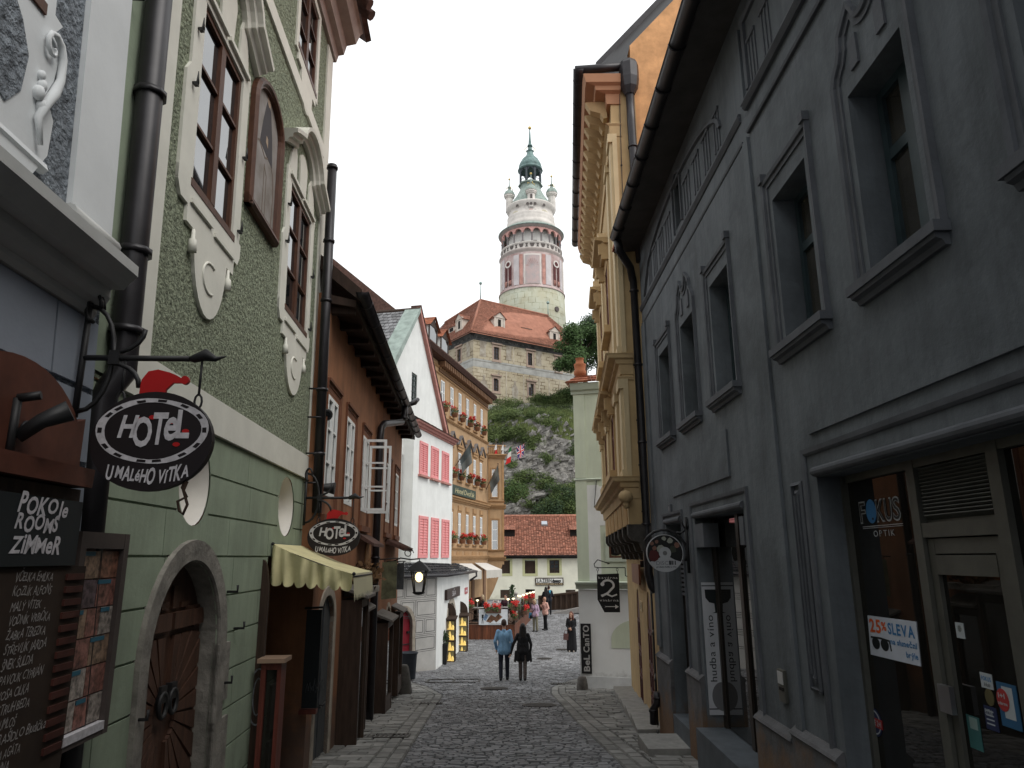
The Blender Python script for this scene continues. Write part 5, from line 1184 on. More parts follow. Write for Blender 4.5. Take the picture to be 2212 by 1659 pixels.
mb = MB(); mb.fbox(WA, a+.05, b-.02, -1.32, -1.29, -.12, -.09); mb.build('iron_strap', M_IRON, dr); mb = MB(); mb.fbox(WA, b-.16, b-.05, -.95, -.88, -.12, -.05); mb.build('lock', M_IRON, dr)
mb = MB(); a, b, zb, zt, zs = DS; cu = (a+b)/2
mb.band(WB, [(a,zb),(a,zs)]+arc(cu,zs,(b-a)/2,zt-zs,180,0,16)[1:-1]+[(b,zs),(b,zb)], [(0,-.5),(0,.02),(.01,.03),(.22,.03),(.225,-.02)]); mb.build('stone_surround', mat('limewash_stone', (.33,.29,.24), .9), ph)
mb = MB(); mb.prism(WB, archpoly(a,b,zb,zs,zt,14), -.5, -.45); mb.build('door', mat('shop_door_tan', (.24,.17,.11), .7, var=.2), ph)
mb = MB()
ev0, ev1, ev2 = WA.P(-3.2,.98,.32), WB.P(-.12,.98,.38), WB.P(9.45,.93,.36); t0, t1, t2 = WU.P(-1.6,1.42,.06), WU.P(.05,1.42,.06), WU.P(HB2+.1,1.35,.05)
tiles(mb, ev0, ev1, t1, t0, 5, 16, .035, 7); tiles(mb, ev1, ev2, t2+Vector((.0,1.2,0)), t1, 5, 34, .035, 8)
an = mb.build('annex_roof', mat('black_tile', (.016,.017,.02), .8, var=.3, vs=8, island=.35, spec=.2), ph)
mb = MB(); mb.mesh([ev0-Vector((0,0,.05)),ev1-Vector((0,0,.05)),ev2-Vector((0,0,.05)),WB.P(9.4,.9,-.1),WB.P(0,.9,-.1),WA.P(-3.2,.9,-.1)], [(0,1,4,5),(1,2,3,4)]); mb.build('soffit', M_WHITEW, an)
mb = MB()
for a, b in ((ev0,ev1),(ev1,ev2)): mb.tube([a+Vector((0,-.03,-.02)), b+Vector((.02,-.02,-.02))], .06, 8)
mb.tube([ev2, ev2+Vector((.02,-.02,-.25)), WB.P(9.2,.5,.08)], .05, 8); mb.build('gutter', M_PIPE, an)
# shop sign, red plaque, open shutters, jewellery showcases, planter
sq = (1.72,5.33,-.02,.37); t = thing('shop_sign', WB.P(3.5,-.02,.0), 'dark brown plank sign with an emblem above the arched shop door', 'sign')
lbox(WB, sq, .02, .12, 'board', mat('sign_brown', (.035,.02,.017), .55, var=.2), t)
mb = MB(); write(mb, WB, 'S&A', 3.5, .07, .124, h=.2, width=.95, wt='n', align='c', slant=.1); mb.tube([WB.P(3.4,.30,.124),WB.P(3.5,.34,.124),WB.P(3.6,.30,.124)], .012, 4); mb.build('lettering', M_LETTER, t)
pq = WB.R([p(27,1142,195),p(27,1185,190),p(27,1185,288),p(27,1142,296)]); mb = MB(); mb.fbox(WB, pq[0], pq[1], pq[2], pq[3], 0, .03); t = one(mb, 'wall_plaque', mat('faded_red', (.42,.11,.12), .6), WB.P(pq[0],pq[2],0), 'small faded red plaque on the white wall near its far corner', 'plaque')
mb = MB(); mb.prism(WB, [(pq[0]+.2,pq[2]+.1),(pq[1]-.2,pq[2]+.1),(pq[1]-.2,pq[2]+.18),(pq[0]+.2,pq[2]+.18)], .02, .034); mb.build('plaque_mark', M_LETTER, t)
gold = mat('gold_jewels_glow', (.75,.52,.12), .3, var=.4, vs=30, metal=.3, emit=(1,.72,.25), strength=.55)  # emission in the gold stands in for case light on the busts
def jewel_case(u, ql, lining_glow, label, seed):
    H = holder(WB, u, .0); q = H.R([p(27,*a) for a in ql]); u0, u1, z0, z1 = q; zb = g(H.P(u0,0,0).y); prq('case', *q, zb)
    t = thing('jewellery_showcase', H.P((u0+u1)/2, zb, 0), label, 'showcase', 'lit jewellery showcases')
    D = .34; s = .035; zt = z1+.05; mb = MB()
    for x in (u0,u1-s):
        for w_ in (-D, -s): mb.fbox(H, x, x+s, zb, zt, w_, w_+s)
    h = (zt-z0)
    for k in range(3): z = z0+h*k/2-.03; mb.fbox(H, u0+s, u1-s, z-.03, z+.03, -D+.003, -.003)
    mb.fbox(H, u0+s, u1-s, zb+.03, z0-.05, -D+.01, -.01); mb.build('case_frame', M_DARKW, t)
    mb = MB(); mb.mesh([H.P(u0-.06,zt,.08),H.P(u1+.06,zt,.08),H.P(u1+.06,zt+.1,-D-.05),H.P(u0-.06,zt+.1,-D-.05),H.P(u0-.06,zt+.05,.08),H.P(u1+.06,zt+.05,.08),H.P(u1+.06,zt+.15,-D-.05),H.P(u0-.06,zt+.15,-D-.05)], [(3,2,1,0),(4,5,6,7),(0,1,5,4),(1,2,6,5),(2,3,7,6),(3,0,4,7)]); mb.build('lid', M_DARKW, t)
    mb = MB(); mb.fbox(H, u0+s, u1-s, z0, zt-.03, -D+.01, -D+.03); mb.build('backboard', mat('glowing_lining', (.16,.15,.10), .8, emit=(.85,.75,.35), strength=lining_glow*.5), t)  # lining emits its own glow, in place of light falling on it
    rnd = random.Random(seed)
    for k in range(4):
        z = z0+h*k/4+.0; mb = MB()
        if k % 2: mb.fbox(H, u0+s, u1-s, z-.006, z+.006, -D+.03, -.02); mb.build('glass_shelf', M_GLASS, t); mb = MB()
        cx = (u0+u1)/2-.04; hh = h/4*.8
        for j in range(2):
            c = H.P(cx+j*.13, z+.01, -.2+.06*j); kk = hh*(1 if j == 0 else .55)
            mb.lathe(c, [(.07,0),(.075,.02),(.05,kk*.3),(.06,kk*.55),(.035,kk*.8),(.03,kk),(.0,kk)], 10)
        mb.tube([H.P(u0+.06+i*.03, z+.03+.012*(i % 2), -.06) for i in range(8)], .014, 5); mb.build('necklace_bust', gold, t)
    # light strip under the lid
    mb = MB(); mb.fbox(H, u0+.06, u1-.06, zt-.05, zt-.03, -.12, -.08); mb.build('light_strip', mat('case_light', (1,.9,.6), .5, emit=(1,.85,.5), strength=9), t)
    return H, q, zb
HA_, qa, zba = jewel_case(2.25, ((835,735),(990,725),(985,1380),(830,1375)), .12, 'left lit showcase of gold necklaces, by the black planter', 3)
HC_, qc, zbc = jewel_case(5.9, ((1030,675),(1185,670),(1185,1280),(1025,1280)), .10, 'right lit showcase of gold necklaces, before the cafe deck', 4)
for H, q, lab in ((HA_, qa, 'rounded dark shutter leaf behind the left lit showcase'), (HC_, qc, 'rounded dark shutter leaf behind the right lit showcase')):
    mb = MB(); w_ = .36; b = -.42
    o_ = [(.0,q[2]-.4),(w_,q[2]-.4),(w_,q[3]+.25),(w_*.92,q[3]+.42),(w_*.7,q[3]+.56),(w_*.35,q[3]+.66),(0,q[3]+.7)]
    mb.prism(H, o_, b, b+.05); one(mb, 'shutter_leaf', M_DARKW, H.P(.2,q[2]-.4,b), lab, 'shutter leaf')
pb_ = HA_.at(p(27,820,1370)); zb = g(HA_.P(0,0,0).y-.6)
mb = MB(); c = HA_.P(-.05, zb, .62); t = thing('planter', c, 'tall square black planter with a small conifer beside the left showcase', 'planter')
hp = .78
mb.hexa([c+Vector((x*.19,y*.19,0)) for x, y in ((-1,-1),(1,-1),(1,1),(-1,1))]+[c+Vector((x*.24,y*.24,hp)) for x, y in ((-1,-1),(1,-1),(1,1),(-1,1))]); mb.build('pot', mat('black_plastic', (.012,.013,.014), .5), t)
mb = MB(); rnd = random.Random(31); leaf_cloud(mb, c+Vector((.1,.02,hp+.2)), .28, 420, .07, rnd, (.7,.7,1.0), 1.0); mb.build('conifer', M_LEAFD, t)
# rubbish bin and stone post at the corner of the brown house
cb = at_y(p(27,245,1520), 24.4); cb.z = g(cb.y); mb = MB(); hb = .86
mb.lathe(cb, [(.0,.06),(.23,.06),(.235,.1),(.27,hp),(.30,hb-.03),(.31,hb),(.29,hb+.01),(.27,hb-.04),(.0,hb-.06)], 20); one(mb, 'rubbish_bin', mat('bin_metal', (.03,.035,.045), .5, var=.25, metal=.3), cb, 'dark round rubbish bin by the red arched door', 'bin')
cb = at_y(p(7,165,1590), ydown(p(7,165,1600))); cb.z = g(cb.y); mb = MB()
mb.lathe(cb, [(.0,-.1),(.3,-.1),(.29,.1),(.22,.5),(.19,.68),(.15,.74),(.0,.75)], 12); one(mb, 'stone_post', mat('dark_post', (.07,.066,.06), .95, var=.35, vs=6, bump=.4), cb, 'dark rounded stone post at the foot of the brown house', 'bollard')
# ------------------------------------------------------------------ the tan hotel
HF = Frame(-1.7-.2309*10, 40, az=13, out=1, sc=SCL); HB = Frame(-1.7, 50, to=(-.51,50.3), out=1, sc=SCL)
ho = thing('tan_hotel', HF.P(5,g(45),0), 'three storey tan hotel with red geraniums on every sill', 'building')
UE = 10.0
wt_ = [(-.38,.36),(1.4,2.05),(3.05,3.68),(4.7,5.35),(6.45,7.05),(8.15,8.72)]; wm = [(1.4,2.0),(3.1,3.76),(4.8,5.42),(6.45,7.06),(8.0,8.6)]; wl = [(1.6,2.2),(3.25,3.82),(4.86,5.44),(6.45,7.07),(8.1,8.70)]
hol = [(a,b,9.72,11.55,None,.14) for a, b in wt_]+[(a,b,6.12,7.82,None,.14) for a, b in wm]+[(a,b,2.38,4.18,None,.14) for a, b in wl]
mb = MB(); wall(mb, HF, -8, UE, -.9, 12.5, hol); shell(mb, HF, -8, UE, -4, 12.5, 9); wall(mb, HF, -8, UE, -4, -.9, [(-7,9.6,-4,-.9,None,1.5)]); mb.fbox(HF,-7,9.6,-4,-.9,-1.6,-1.5)
mb.build('wall', M_HOTEL, ho)
mb = MB()
cor = lambda z, k=1.0: [(z_*k, w_*k) for z_, w_ in ((0,-.02),(0,.05),(.08,.07),(.1,.16),(.2,.18),(.22,.26),(.3,.27),(.3,-.02))]
for z, k in ((4.78,1.0),(5.12,.4),(1.44,.9),(2.0,.5),(9.3,.5),(8.5,.4),(11.75,.3),(12.1,.4)): mb.band(HF, [(-8,z),(UE+.02,z)], cor(z,k))
for row, z0, z1 in ((wt_,9.72,11.55),(wm,6.12,7.82),(wl,2.38,4.18)):
    for a, b in row:
        mb.band(HF, [(a,z0),(a,z1),(b,z1),(b,z0)], [(0,-.05),(0,.008),(.1,.012),(.11,.022),(.14,.022),(.14,-.02)]); mb.fbox(HF, a-.16, b+.16, z0-.1, z0, -.02, .12)
for a, b in wl: mb.fbox(HF, a-.08, b+.08, 4.32, 4.62, -.02, .06); mb.fbox(HF, a-.2, b+.2, 1.5+.0, 1.95, -.02, .03)
mb.build('stucco_trim', mat('tan_trim', (.36,.215,.105), .85, var=.12, vs=3), ho)
for a, b in wm:                                                                     # little pediments
    mb = MB(); cu = (a+b)/2; mb.prism(HF, [(a-.28,8.15),(b+.28,8.15),(b+.28,8.25),(cu,8.8),(a-.28,8.25)], -.02, .12)
    mb.fbox(HF, a-.2, b+.2, 7.98, 8.15, -.02, .08); pd = mb.build('pediment', mat('tan_trim', (.36,.215,.105), .85), ho)
    mb = MB(); mb.prism(HF, [(cu-.16,8.28),(cu+.16,8.28),(cu,8.55)], .1, .123); mb.build('pediment_opening', M_DARKINT, pd)
    mb = MB(); 
    for s in (-1, 1): mb.mesh([HF.P(cu,8.83,-.02),HF.P(cu+s*(cu-a+.36),8.22,-.02),HF.P(cu+s*(cu-a+.36),8.22,.22),HF.P(cu,8.83,.22),HF.P(cu,8.90,-.02),HF.P(cu+s*(cu-a+.36),8.28,-.02),HF.P(cu+s*(cu-a+.36),8.28,.22),HF.P(cu,8.90,.22)], [(3,2,1,0),(4,5,6,7),(2,3,7,6),(1,2,6,5)])
    mb.build('pediment_tiles', mat('grey_slate', (.16,.15,.15), .7), pd)
for row, z0, z1 in ((wt_,9.72,11.55),(wm,6.12,7.82),(wl,2.38,4.18)):
    for a, b in row: window(HF, (a,b,z0,z1), ho, M_WHITEP, 2, [.28,.62], w=.004, t=.07, m=.045, mid=.08)
mb = MB(); slab(HF, -8.3, UE+.3, [(-.05,12.5),(.5,12.55),(.68,12.75),(.68,12.82),(-5,17.5),(-9,13),(-9,12.5)], mb); rf = mb.build('roof', mat('old_dark_tile', (.085,.045,.035), .9), ho)
for k in range(30):
    mb = MB(); u = -.9+k*.36; mb.fbox(HF, u, u+.2, 12.18, 12.5, -.02, .45); mb.build('cornice_bracket', mat('bracket_brown', (.16,.085,.045), .85), ho)
mb = MB(); mb.fbox(HF, -.8, UE, 11.95, 12.16, -.02, .06); mb.build('frieze', mat('bracket_brown', (.16,.085,.045), .85), ho)
# dormers on the hotel roof (the two seen past the gable)
def dormer(F, u, z, w, wd, ht, dp, par, roofm, wallm, winm):
    mb = MB(); mb.fbox(F, u-wd/2, u+wd/2, z, z+ht, w-dp, w); o = mb.build('dormer', wallm, par)
    mb = MB(); e = .18
    for s in (-1, 1):
        tiles(mb, F.P(u+s*(wd/2+e),z+ht-.12,w+.2), F.P(u+s*(wd/2+e),z+ht-.12,w-dp), F.P(u,z+ht+wd*.42,w-dp), F.P(u,z+ht+wd*.42,w+.2), 5, 8, .03, int(u*7)+s)
    mb.build('dormer_roof', roofm, o)
    mb = MB(); mb.prism(F, [(u-wd/2-.05,z+ht-.02),(u+wd/2+.05,z+ht-.02),(u,z+ht+wd*.40)], w-.1, w+.05); mb.fbox(F, u-wd/2, u-wd/2+.14, z, z+ht, w-.02, w+.04); mb.fbox(F, u+wd/2-.14, u+wd/2, z, z+ht, w-.02, w+.04); mb.build('dormer_front', winm, o)
    mb = MB(); mb.fbox(F, u-wd/2+.14, u+wd/2-.14, z+.1, z+ht-.05, w-.02, w+.015); mb.build('pane', M_GLASS, o)
da = HF.at(p(6,1020,640), -.6); db = HF.at(p(6,1105,720), -.6); prq('dormers', *da, *db)
dormer(HF, da[0], da[1]-.75, -.6, 1.5, 1.5, 2.4, ho, M_TILE, M_WHITEW, M_DARKW); dormer(HF, db[0], db[1]-.7, -.6, 1.5, 1.4, 2.2, ho, M_TILE, M_WHITEW, M_DARKW)
# corner bay
bw_ = [(.24,.69,2.06,4.09),(.25,.67,5.68,7.62)]
mb = MB(); wall(mb, HB, -.02, 1.12, 1.1, 8.6, [q+(None,.1) for q in bw_]); mb.face([HB.P(1.12,1.1,0),HB.P(1.12,8.6,0),HB.P(1.12,8.6,-6),HB.P(1.12,1.1,-6)]); mb.face([HB.P(-.02,8.6,0),HB.P(1.12,8.6,0),HB.P(1.12,8.6,-6),HB.P(-.02,8.6,-6)]); mb.face([HB.P(-.02,1.1,0),HB.P(1.12,1.1,0),HB.P(1.12,1.1,-6),HB.P(-.02,1.1,-6)])
mb.mesh([HB.P(-.3,-1.2,-.2),HB.P(.1,-1.2,-.2),HB.P(.4,-.6,-.1),HB.P(.75,.3,0),HB.P(1.0,1.1,0),HB.P(-.3,1.1,0),HB.P(-.3,-1.2,-2),HB.P(.1,-1.2,-2),HB.P(.4,-.6,-2),HB.P(.75,.3,-2),HB.P(1.0,1.1,-2)], [(0,1,2,3,4,5),(1,7,8,2),(2,8,9,3),(3,9,10,4)])
by = mb.build('corner_bay', M_HOTEL, ho)
mb = MB()
for z, k in ((4.85,1.0),(1.35,.9),(1.95,.5),(8.35,.9),(5.3,.35)): mb.band(HB, [(-.02,z),(1.12+.1*k,z)], cor(z,k))
for q in bw_:
    a, b, z0, z1 = q; mb.band(HB, [(a,z0),(a,z1),(b,z1),(b,z0)], [(0,-.05),(0,.02),(.07,.03),(.08,.05),(.11,.05),(.11,-.02)]); mb.fbox(HB, a-.08, b+.08, z0-.06, z0, -.02, .1)
for x in (-.02,.98): mb.fbox(HB, x, x+.14, 2.0, 4.8, -.02, .04); mb.fbox(HB, x, x+.14, 5.5, 8.3, -.02, .04)
mb.build('stucco_trim', mat('tan_trim', (.36,.215,.105), .85), by)
for q in bw_: window(HB, q, ho, M_WHITEP, 1, [.32,.68], w=-.02, t=.07, m=.05)
mb = MB()
for k in range(9): c = HB.P(.05+k*.13, 8.66, -.05); mb.lathe(c, [(.03,0),(.05,.15),(.03,.3),(.05,.5),(.03,.62)], 8)
mb.fbox(HB, -.02, 1.25, 9.26, 9.36, -.12, .04); mb.fbox(HB, -.02, 1.3, 8.6, 8.68, -.4, .3); mb.build('balustrade', mat('tan_trim', (.36,.215,.105), .85), by)
lbox(HB, (.1,1.1,8.68,9.26), -.6, -.55, 'balustrade_back', M_HOTEL, by)
# hotel name board
q = (1.2,6.3,5.16,5.72); t = thing('hotel_name_board', HF.P(4,5.16,.2), 'long dark green hotel name board with gold script', 'sign')
lbox(HF, q, .16, .24, 'board', mat('bottle_green', (.02,.04,.025), .5), t)
mb = MB(); write(mb, HF, 'Hotel Dvořák', 1.9, 5.28, .245, h=.30, width=4.0, wt='n', slant=.35, track=.02); mb.build('lettering', mat('gilt', (.5,.45,.25), .5), t)
# geranium pots on the sills
def geranium(c, label, r=.26, group='geranium pots on the hotel sills', seed=1):
    c = Vector(c); t = thing('geranium_pot', c, label, 'flower pot', group); rnd = random.Random(seed)
    mb = MB(); mb.lathe(c, [(.0,0),(.15,0),(.2,.24),(.22,.26),(.19,.26),(.0,.24)], 12); mb.build('pot', M_POT, t)
    mb = MB(); leaf_cloud(mb, c+Vector((0,-.05,.36)), .3, 130, .11, rnd, (1,1,.65), .3); mb.build('foliage', M_LEAF, t)
    mb = MB()
    for _ in range(6):
        q = c+Vector((rnd.uniform(-.28,.28), rnd.uniform(-.2,.1), rnd.uniform(.42,.68))); leaf_cloud(mb, q, .1, 26, .085, rnd)
    mb.build('blossom', M_GERAN, t); return t
proto = None; ords = ['first','second','third','fourth','fifth','sixth']; k = 0
protos = [geranium(HF.P((wt_[0][0]+wt_[0][1])/2, 9.73, .2), 'first geranium pot of the top row, nearest the white gable', seed=5), geranium(HF.P((wt_[1][0]+wt_[1][1])/2, 9.73, .2), 'second geranium pot from the white gable in the top row', seed=6)]
for nm, row, z, st in (('top', wt_, 9.73, 2), ('middle', wm, 6.13, 0), ('bottom', wl, 2.39, 0)):
    for i, (a, b) in enumerate(row):
        if i < st: continue
        o = copy_tree(protos[k % 2]); k += 1; o.location = HF.P((a+b)/2+.08*((k*7) % 3-1), z, .2); o['_w'] = tuple(o.location); o.rotation_euler.z = k*1.3
        o['label'] = '%s geranium pot from the white house, in the %s row of hotel windows' % (ords[i], nm)
# flags on poles
def flag(base, tip, cols, label, drop, wd, cat='flag'):
    base, tip = Vector(base), Vector(tip); t = thing('hanging_flag', base, label, cat, 'flags on the hotel'); mb = MB()
    mb.tube([base, tip], .03, 6); mb.ball(tip, .06, 8); mb.build('flag_pole', mat('pole_brown', (.16,.10,.06), .6), t)
    n = 8; d = (base-tip); dn = Vector((d.y,-d.x,0)).normalized(); m = len(cols)
    for j, c in enumerate(cols):
        mb = MB(); rows = []
        for i in range(n+1):
            f = i/n; a = tip+d*f*.72
            for e in (0, 1):
                h = (j+e)/m; rows.append(a+Vector((0,0,-drop*h*(1-.25*f)))+dn*.10*sin(f*9+h*3)+d*(-.12*h))
        mb.mesh(rows, [(2*i,2*i+2,2*i+3,2*i+1) for i in range(n)], True); mb.build('flag_cloth', flat('cloth_%d%d%d' % tuple(int(x*99) for x in c), c, .8), t)
    return t
fa = HF.P(2.3,6.6,.1); flag(HF.P(2.35,6.9,.1), HF.P(2.9,8.4,.9), [(.05,.06,.06),(.09,.095,.09)], 'grey drooping flag on a slanted pole next to the white house', 1.5, .5)
flag(HF.P(9.3,6.1,.1), HF.P(9.7,7.9,.9), [(.08,.08,.07),(.06,.06,.055)], 'grey drooping flag on a slanted pole at the hotel corner', 1.4, .5)
for x, cols, lab in ((.45,[(.7,.7,.7),(.55,.02,.03)],'small white and red flag hanging on the hotel balustrade'),(.95,[(.7,.7,.68),(.6,.6,.58)],'small plain white flag on the hotel balustrade')):
    t = thing('balcony_flag', HB.P(x,8.7,.1), lab, 'flag', 'flags on the hotel'); mb = MB(); mb.tube([HB.P(x-.02,8.7,.06),HB.P(x+.05,9.6,.3)], .015, 5); mb.build('flag_pole', mat('pole_brown', (.16,.10,.06), .6), t)
    for j, c in enumerate(cols): mb = MB(); mb.mesh([HB.P(x-.0+.02*j,9.3-.35*j,.24),HB.P(x+.1,9.35-.35*j,.26),HB.P(x+.13+.03*j,8.98-.35*j,.2),HB.P(x-.08,8.95-.35*j,.2)], [(0,1,2,3)]); mb.build('flag_cloth', flat('cloth_b%d%d' % (int(c[0]*99), int(c[1]*99)), c, .8), t)
t = thing('tricolour_flag', HB.P(1.15,8.4,.1), 'green white and red tricolour hanging off the hotel balcony corner', 'flag', 'flags on the hotel')
mb = MB(); mb.tube([HB.P(1.1,8.7,.06),HB.P(1.7,9.35,.3)], .02, 5); mb.build('flag_pole', mat('pole_brown', (.16,.10,.06), .6), t)
for j, c in enumerate(((.02,.2,.07),(.75,.75,.72),(.6,.03,.03))):
    mb = MB(); mb.mesh([HB.P(1.5-.1*j,9.2-.42*j,.2),HB.P(1.62-.02*j,9.26-.36*j,.3),HB.P(1.6-.02*j,8.84-.36*j,.28),HB.P(1.4-.1*j,8.78-.42*j,.16)], [(0,1,2,3)]); mb.build('flag_cloth', flat('cloth_t%d' % j, c, .8), t)
t = thing('union_flag', HB.P(1.8,8.6,.2), 'small red white and blue crossed flag, rightmost on the hotel balcony', 'flag', 'flags on the hotel')
mb = MB(); mb.tube([HB.P(1.3,8.75,.06),HB.P(2.6,9.5,.35)], .02, 5); mb.build('flag_pole', mat('pole_brown', (.16,.10,.06), .6), t)
a, b, c_, d_ = HB.P(2.0,9.2,.25), HB.P(2.55,9.46,.33), HB.P(2.5,8.62,.3), HB.P(2.1,8.3,.22)
def uq(u, v, o=0): q = a.lerp(b, u).lerp(d_.lerp(c_, u), v); return q+HB.n*o
mb = MB(); mb.face([a,b,c_,d_]); mb.build('flag_cloth', flat('cloth_navy', (.02,.03,.16), .8), t)
for nm, wdt, off, col in (('white_cross', .11, .004, (.75,.75,.75)), ('red_cross', .055, .008, (.6,.02,.03))):
    mb = MB()
    for (u0_,v0_),(u1_,v1_) in (((0,0),(1,1)),((1,0),(0,1))): mb.face([uq(max(0,u0_-wdt) if u0_ else 0, v0_, off), uq(min(1,u0_+wdt), v0_, off), uq(min(1,u1_+wdt), v1_, off), uq(max(0,u1_-wdt), v1_, off)])
    mb.face([uq(.5-wdt*1.2,0,off+.001),uq(.5+wdt*1.2,0,off+.001),uq(.5+wdt*1.2,1,off+.001),uq(.5-wdt*1.2,1,off+.001)]); mb.face([uq(0,.5-wdt,off+.002),uq(1,.5-wdt,off+.002),uq(1,.5+wdt,off+.002),uq(0,.5+wdt,off+.002)])
    mb.build(nm, flat('cloth_'+nm, col, .8), t)
# ------------------------------------------------------------------ the ochre building with its jettied upper floors
RS = .9
S2 = Frame(2.25, 14.0, az=90, out=1, sc=RS); R2 = Frame(2.25, 14.0, to=(2.94,23), out=-1, flip=-1, sc=RS); R2L = Frame(2.72, 14.0, to=(3.58,23), out=-1, flip=-1, sc=RS)
ob = thing('ochre_building', R2.P(4,g(16),0), 'tall ochre building with jettied upper floors and classical windows, right side', 'building')
UE2 = 9.0; w1 = [(2.9,4.1,3.56,5.0),(6.3,7.5,3.56,5.05)]; w2 = [(2.9,4.1,7.15,9.0),(6.3,7.5,7.15,9.0)]
mb = MB(); wall(mb, R2, 0, UE2, 2.2, 12.2, [q+(None,.1) for q in w1+w2]); wall(mb, S2, 0, .5, 2.2, 12.2, []); shell(mb, R2, 0.02, UE2, 2.2, 12.2, .5); mb.face([R2.P(0,2.2,0),R2.P(UE2,2.2,0),R2.P(UE2,2.2,-1.5),R2.P(0,2.2,-1.5)])
mb.build('wall', M_YELLOW, ob)
mb = MB(); DL = [(1.5,2.5,-2.4,.86,-.1),(4.6,5.6,-2.7,.80,-.15)]
wall(mb, R2L, -.2, UE2+.3, -4, 2.25, [q+(.16,) for q in DL]); mb.build('lower_wall', M_YELLOW, ob)
# gable wall and roof behind
mb = MB(); GO = Frame(2.25, 14.02, az=90, out=1, sc=RS)
mb.prism(GO, [(.5,4.0),(9,4.0),(9,19.5),(6.2,19.5),(.5,13.0)], -.3, .012); mb.build('gable_wall', M_ORANGE, ob)
mb = MB(); A, B = S2.P(-.3,12.35,.03), S2.P(6.4,20.0,.03); mb.mesh([A,B,B+Vector((0,9.5,0)),A+Vector((0.55,9.5,0)),A+Vector((0,0,.16)),B+Vector((0,0,.16)),B+Vector((0,9.5,.16)),A+Vector((.55,9.5,.16))], [(3,2,1,0),(4,5,6,7),(0,1,5,4),(2,3,7,6),(3,0,4,7)]); mb.build('roof', M_PIPE, ob)
M_OT = mat('ochre_trim', (.48,.345,.185), .85, var=.12, vs=2.5, streak=.25)
def ret(z, prof, name='cornice', m=None, u1=UE2, k0=0):
    mb = MB(); mb.band(R2, [(-.0,z),(u1,z)], prof); o_ = max(w_ for _, w_ in prof)
    # mitred return on the end wall
    R_ = [(S2.P(-w_/RS, z+z_, w_*.35)) for z_, w_ in prof]; T_ = [S2.P(.0, z+z_, w_*.35) for z_, w_ in prof]; T2 = [S2.P(.22, z+z_, w_*.35) for z_, w_ in prof]; n = len(prof)
    mb.mesh(R_+T2, [(i,i+1,n+i+1,n+i) for i in range(n-1)]); mb.mesh(R_+[R2.P(0,z+z_,w_) for z_, w_ in prof], [(i,i+1,n+i+1,n+i) for i in range(n-1)])
    return mb.build(name, m or M_OT, ob)
C1 = [(-.3,-.02),(-.3,.04),(-.1,.06),(-.08,.12),(0,.13),(.03,.25),(.09,.27),(.12,.3),(.12,-.02)]
ret(3.0, C1); ret(5.5, C1); ret(5.1, [(-.02,-.02),(-.02,.06),(.05,.1),(.08,-.02)]); ret(10.9, [(-.25,-.02),(-.25,.04),(0,.05),(.05,.12),(.1,-.02)])
ret(11.75, [(-.3,-.02),(-.3,.08),(-.05,.1),(0,.3),(.1,.32),(.15,.5),(.35,.55),(.35,-.02)], 'eaves_cornice', mat('eave_brown', (.40,.21,.12), .85, var=.1))
for k in range(18):                                                                # brackets under the eave
    mb = MB(); u = .25+k*.5; V = [(11.72,.5),(11.72,.06),(11.3,.06),(11.28,.14),(11.42,.2),(11.5,.4)]; n = len(V)
    a = [R2.P(u,z,w_) for z, w_ in V]; b = [R2.P(u+.2,z,w_) for z, w_ in V]; mb.mesh(a+b, [list(range(n)), list(range(n,2*n))[::-1]]+[(i,(i+1)%n,n+(i+1)%n,n+i) for i in range(n)]); mb.build('eave_bracket', M_OT, ob)
mb = MB()                                                                          # pilasters
for u0, u1 in ((.02,.5),(1.3,1.8),(5.0,5.5),(8.4,8.95)):
    for z0, z1 in ((3.12,5.1),(5.65,10.7)):
        mb = MB(); mb.fbox(R2, u0, u1, z0, z1, -.02, .05); mb.fbox(R2, u0-.05, u1+.05, z1-.2, z1, -.02, .09); mb.fbox(R2, u0-.04, u1+.04, z0, z0+.14, -.02, .08); mb.build('pilaster', M_CREAM, ob)
mb = MB(); mb.fbox(S2, .0, .1, 3.12, 5.1, -.02, .03); mb.build('pilaster', M_CREAM, ob); mb = MB(); mb.fbox(S2, .0, .1, 5.65, 10.7, -.02, .03); mb.build('pilaster', M_CREAM, ob)
for i, q in enumerate(w1+w2):
    a, b, c, d = q; mb = MB()
    mb.band(R2, [(a,c),(a,d),(b,d),(b,c)], [(0,-.05),(0,.015),(.12,.02),(.13,.035),(.17,.035),(.17,-.02)])
    mb.fbox(R2, a-.25, b+.25, c-.18, c, -.02, .16); 
    mb.band(R2, [(a-.3,d+.32),(b+.3,d+.32)], [(0,-.02),(0,.1),(.05,.14),(.08,.3),(.15,.32),(.15,-.02)])
    if i > 1: mb.prism(R2, [(a-.3,d+.47),(b+.3,d+.47),((a+b)/2,d+1.0)], -.02, .2)
    for x in (a-.24, b+.1): mb.fbox(R2, x, x+.14, d-.1, d+.32, -.02, .16); mb.fbox(R2, x+.01, x+.13, d+.02, d+.3, -.02, .22)
    mb.build('window_surround', M_OT, ob)
    window(R2, q, ob, M_REDWOOD, 2, [.66], w=-.01, t=.07, m=.06, mid=.09)
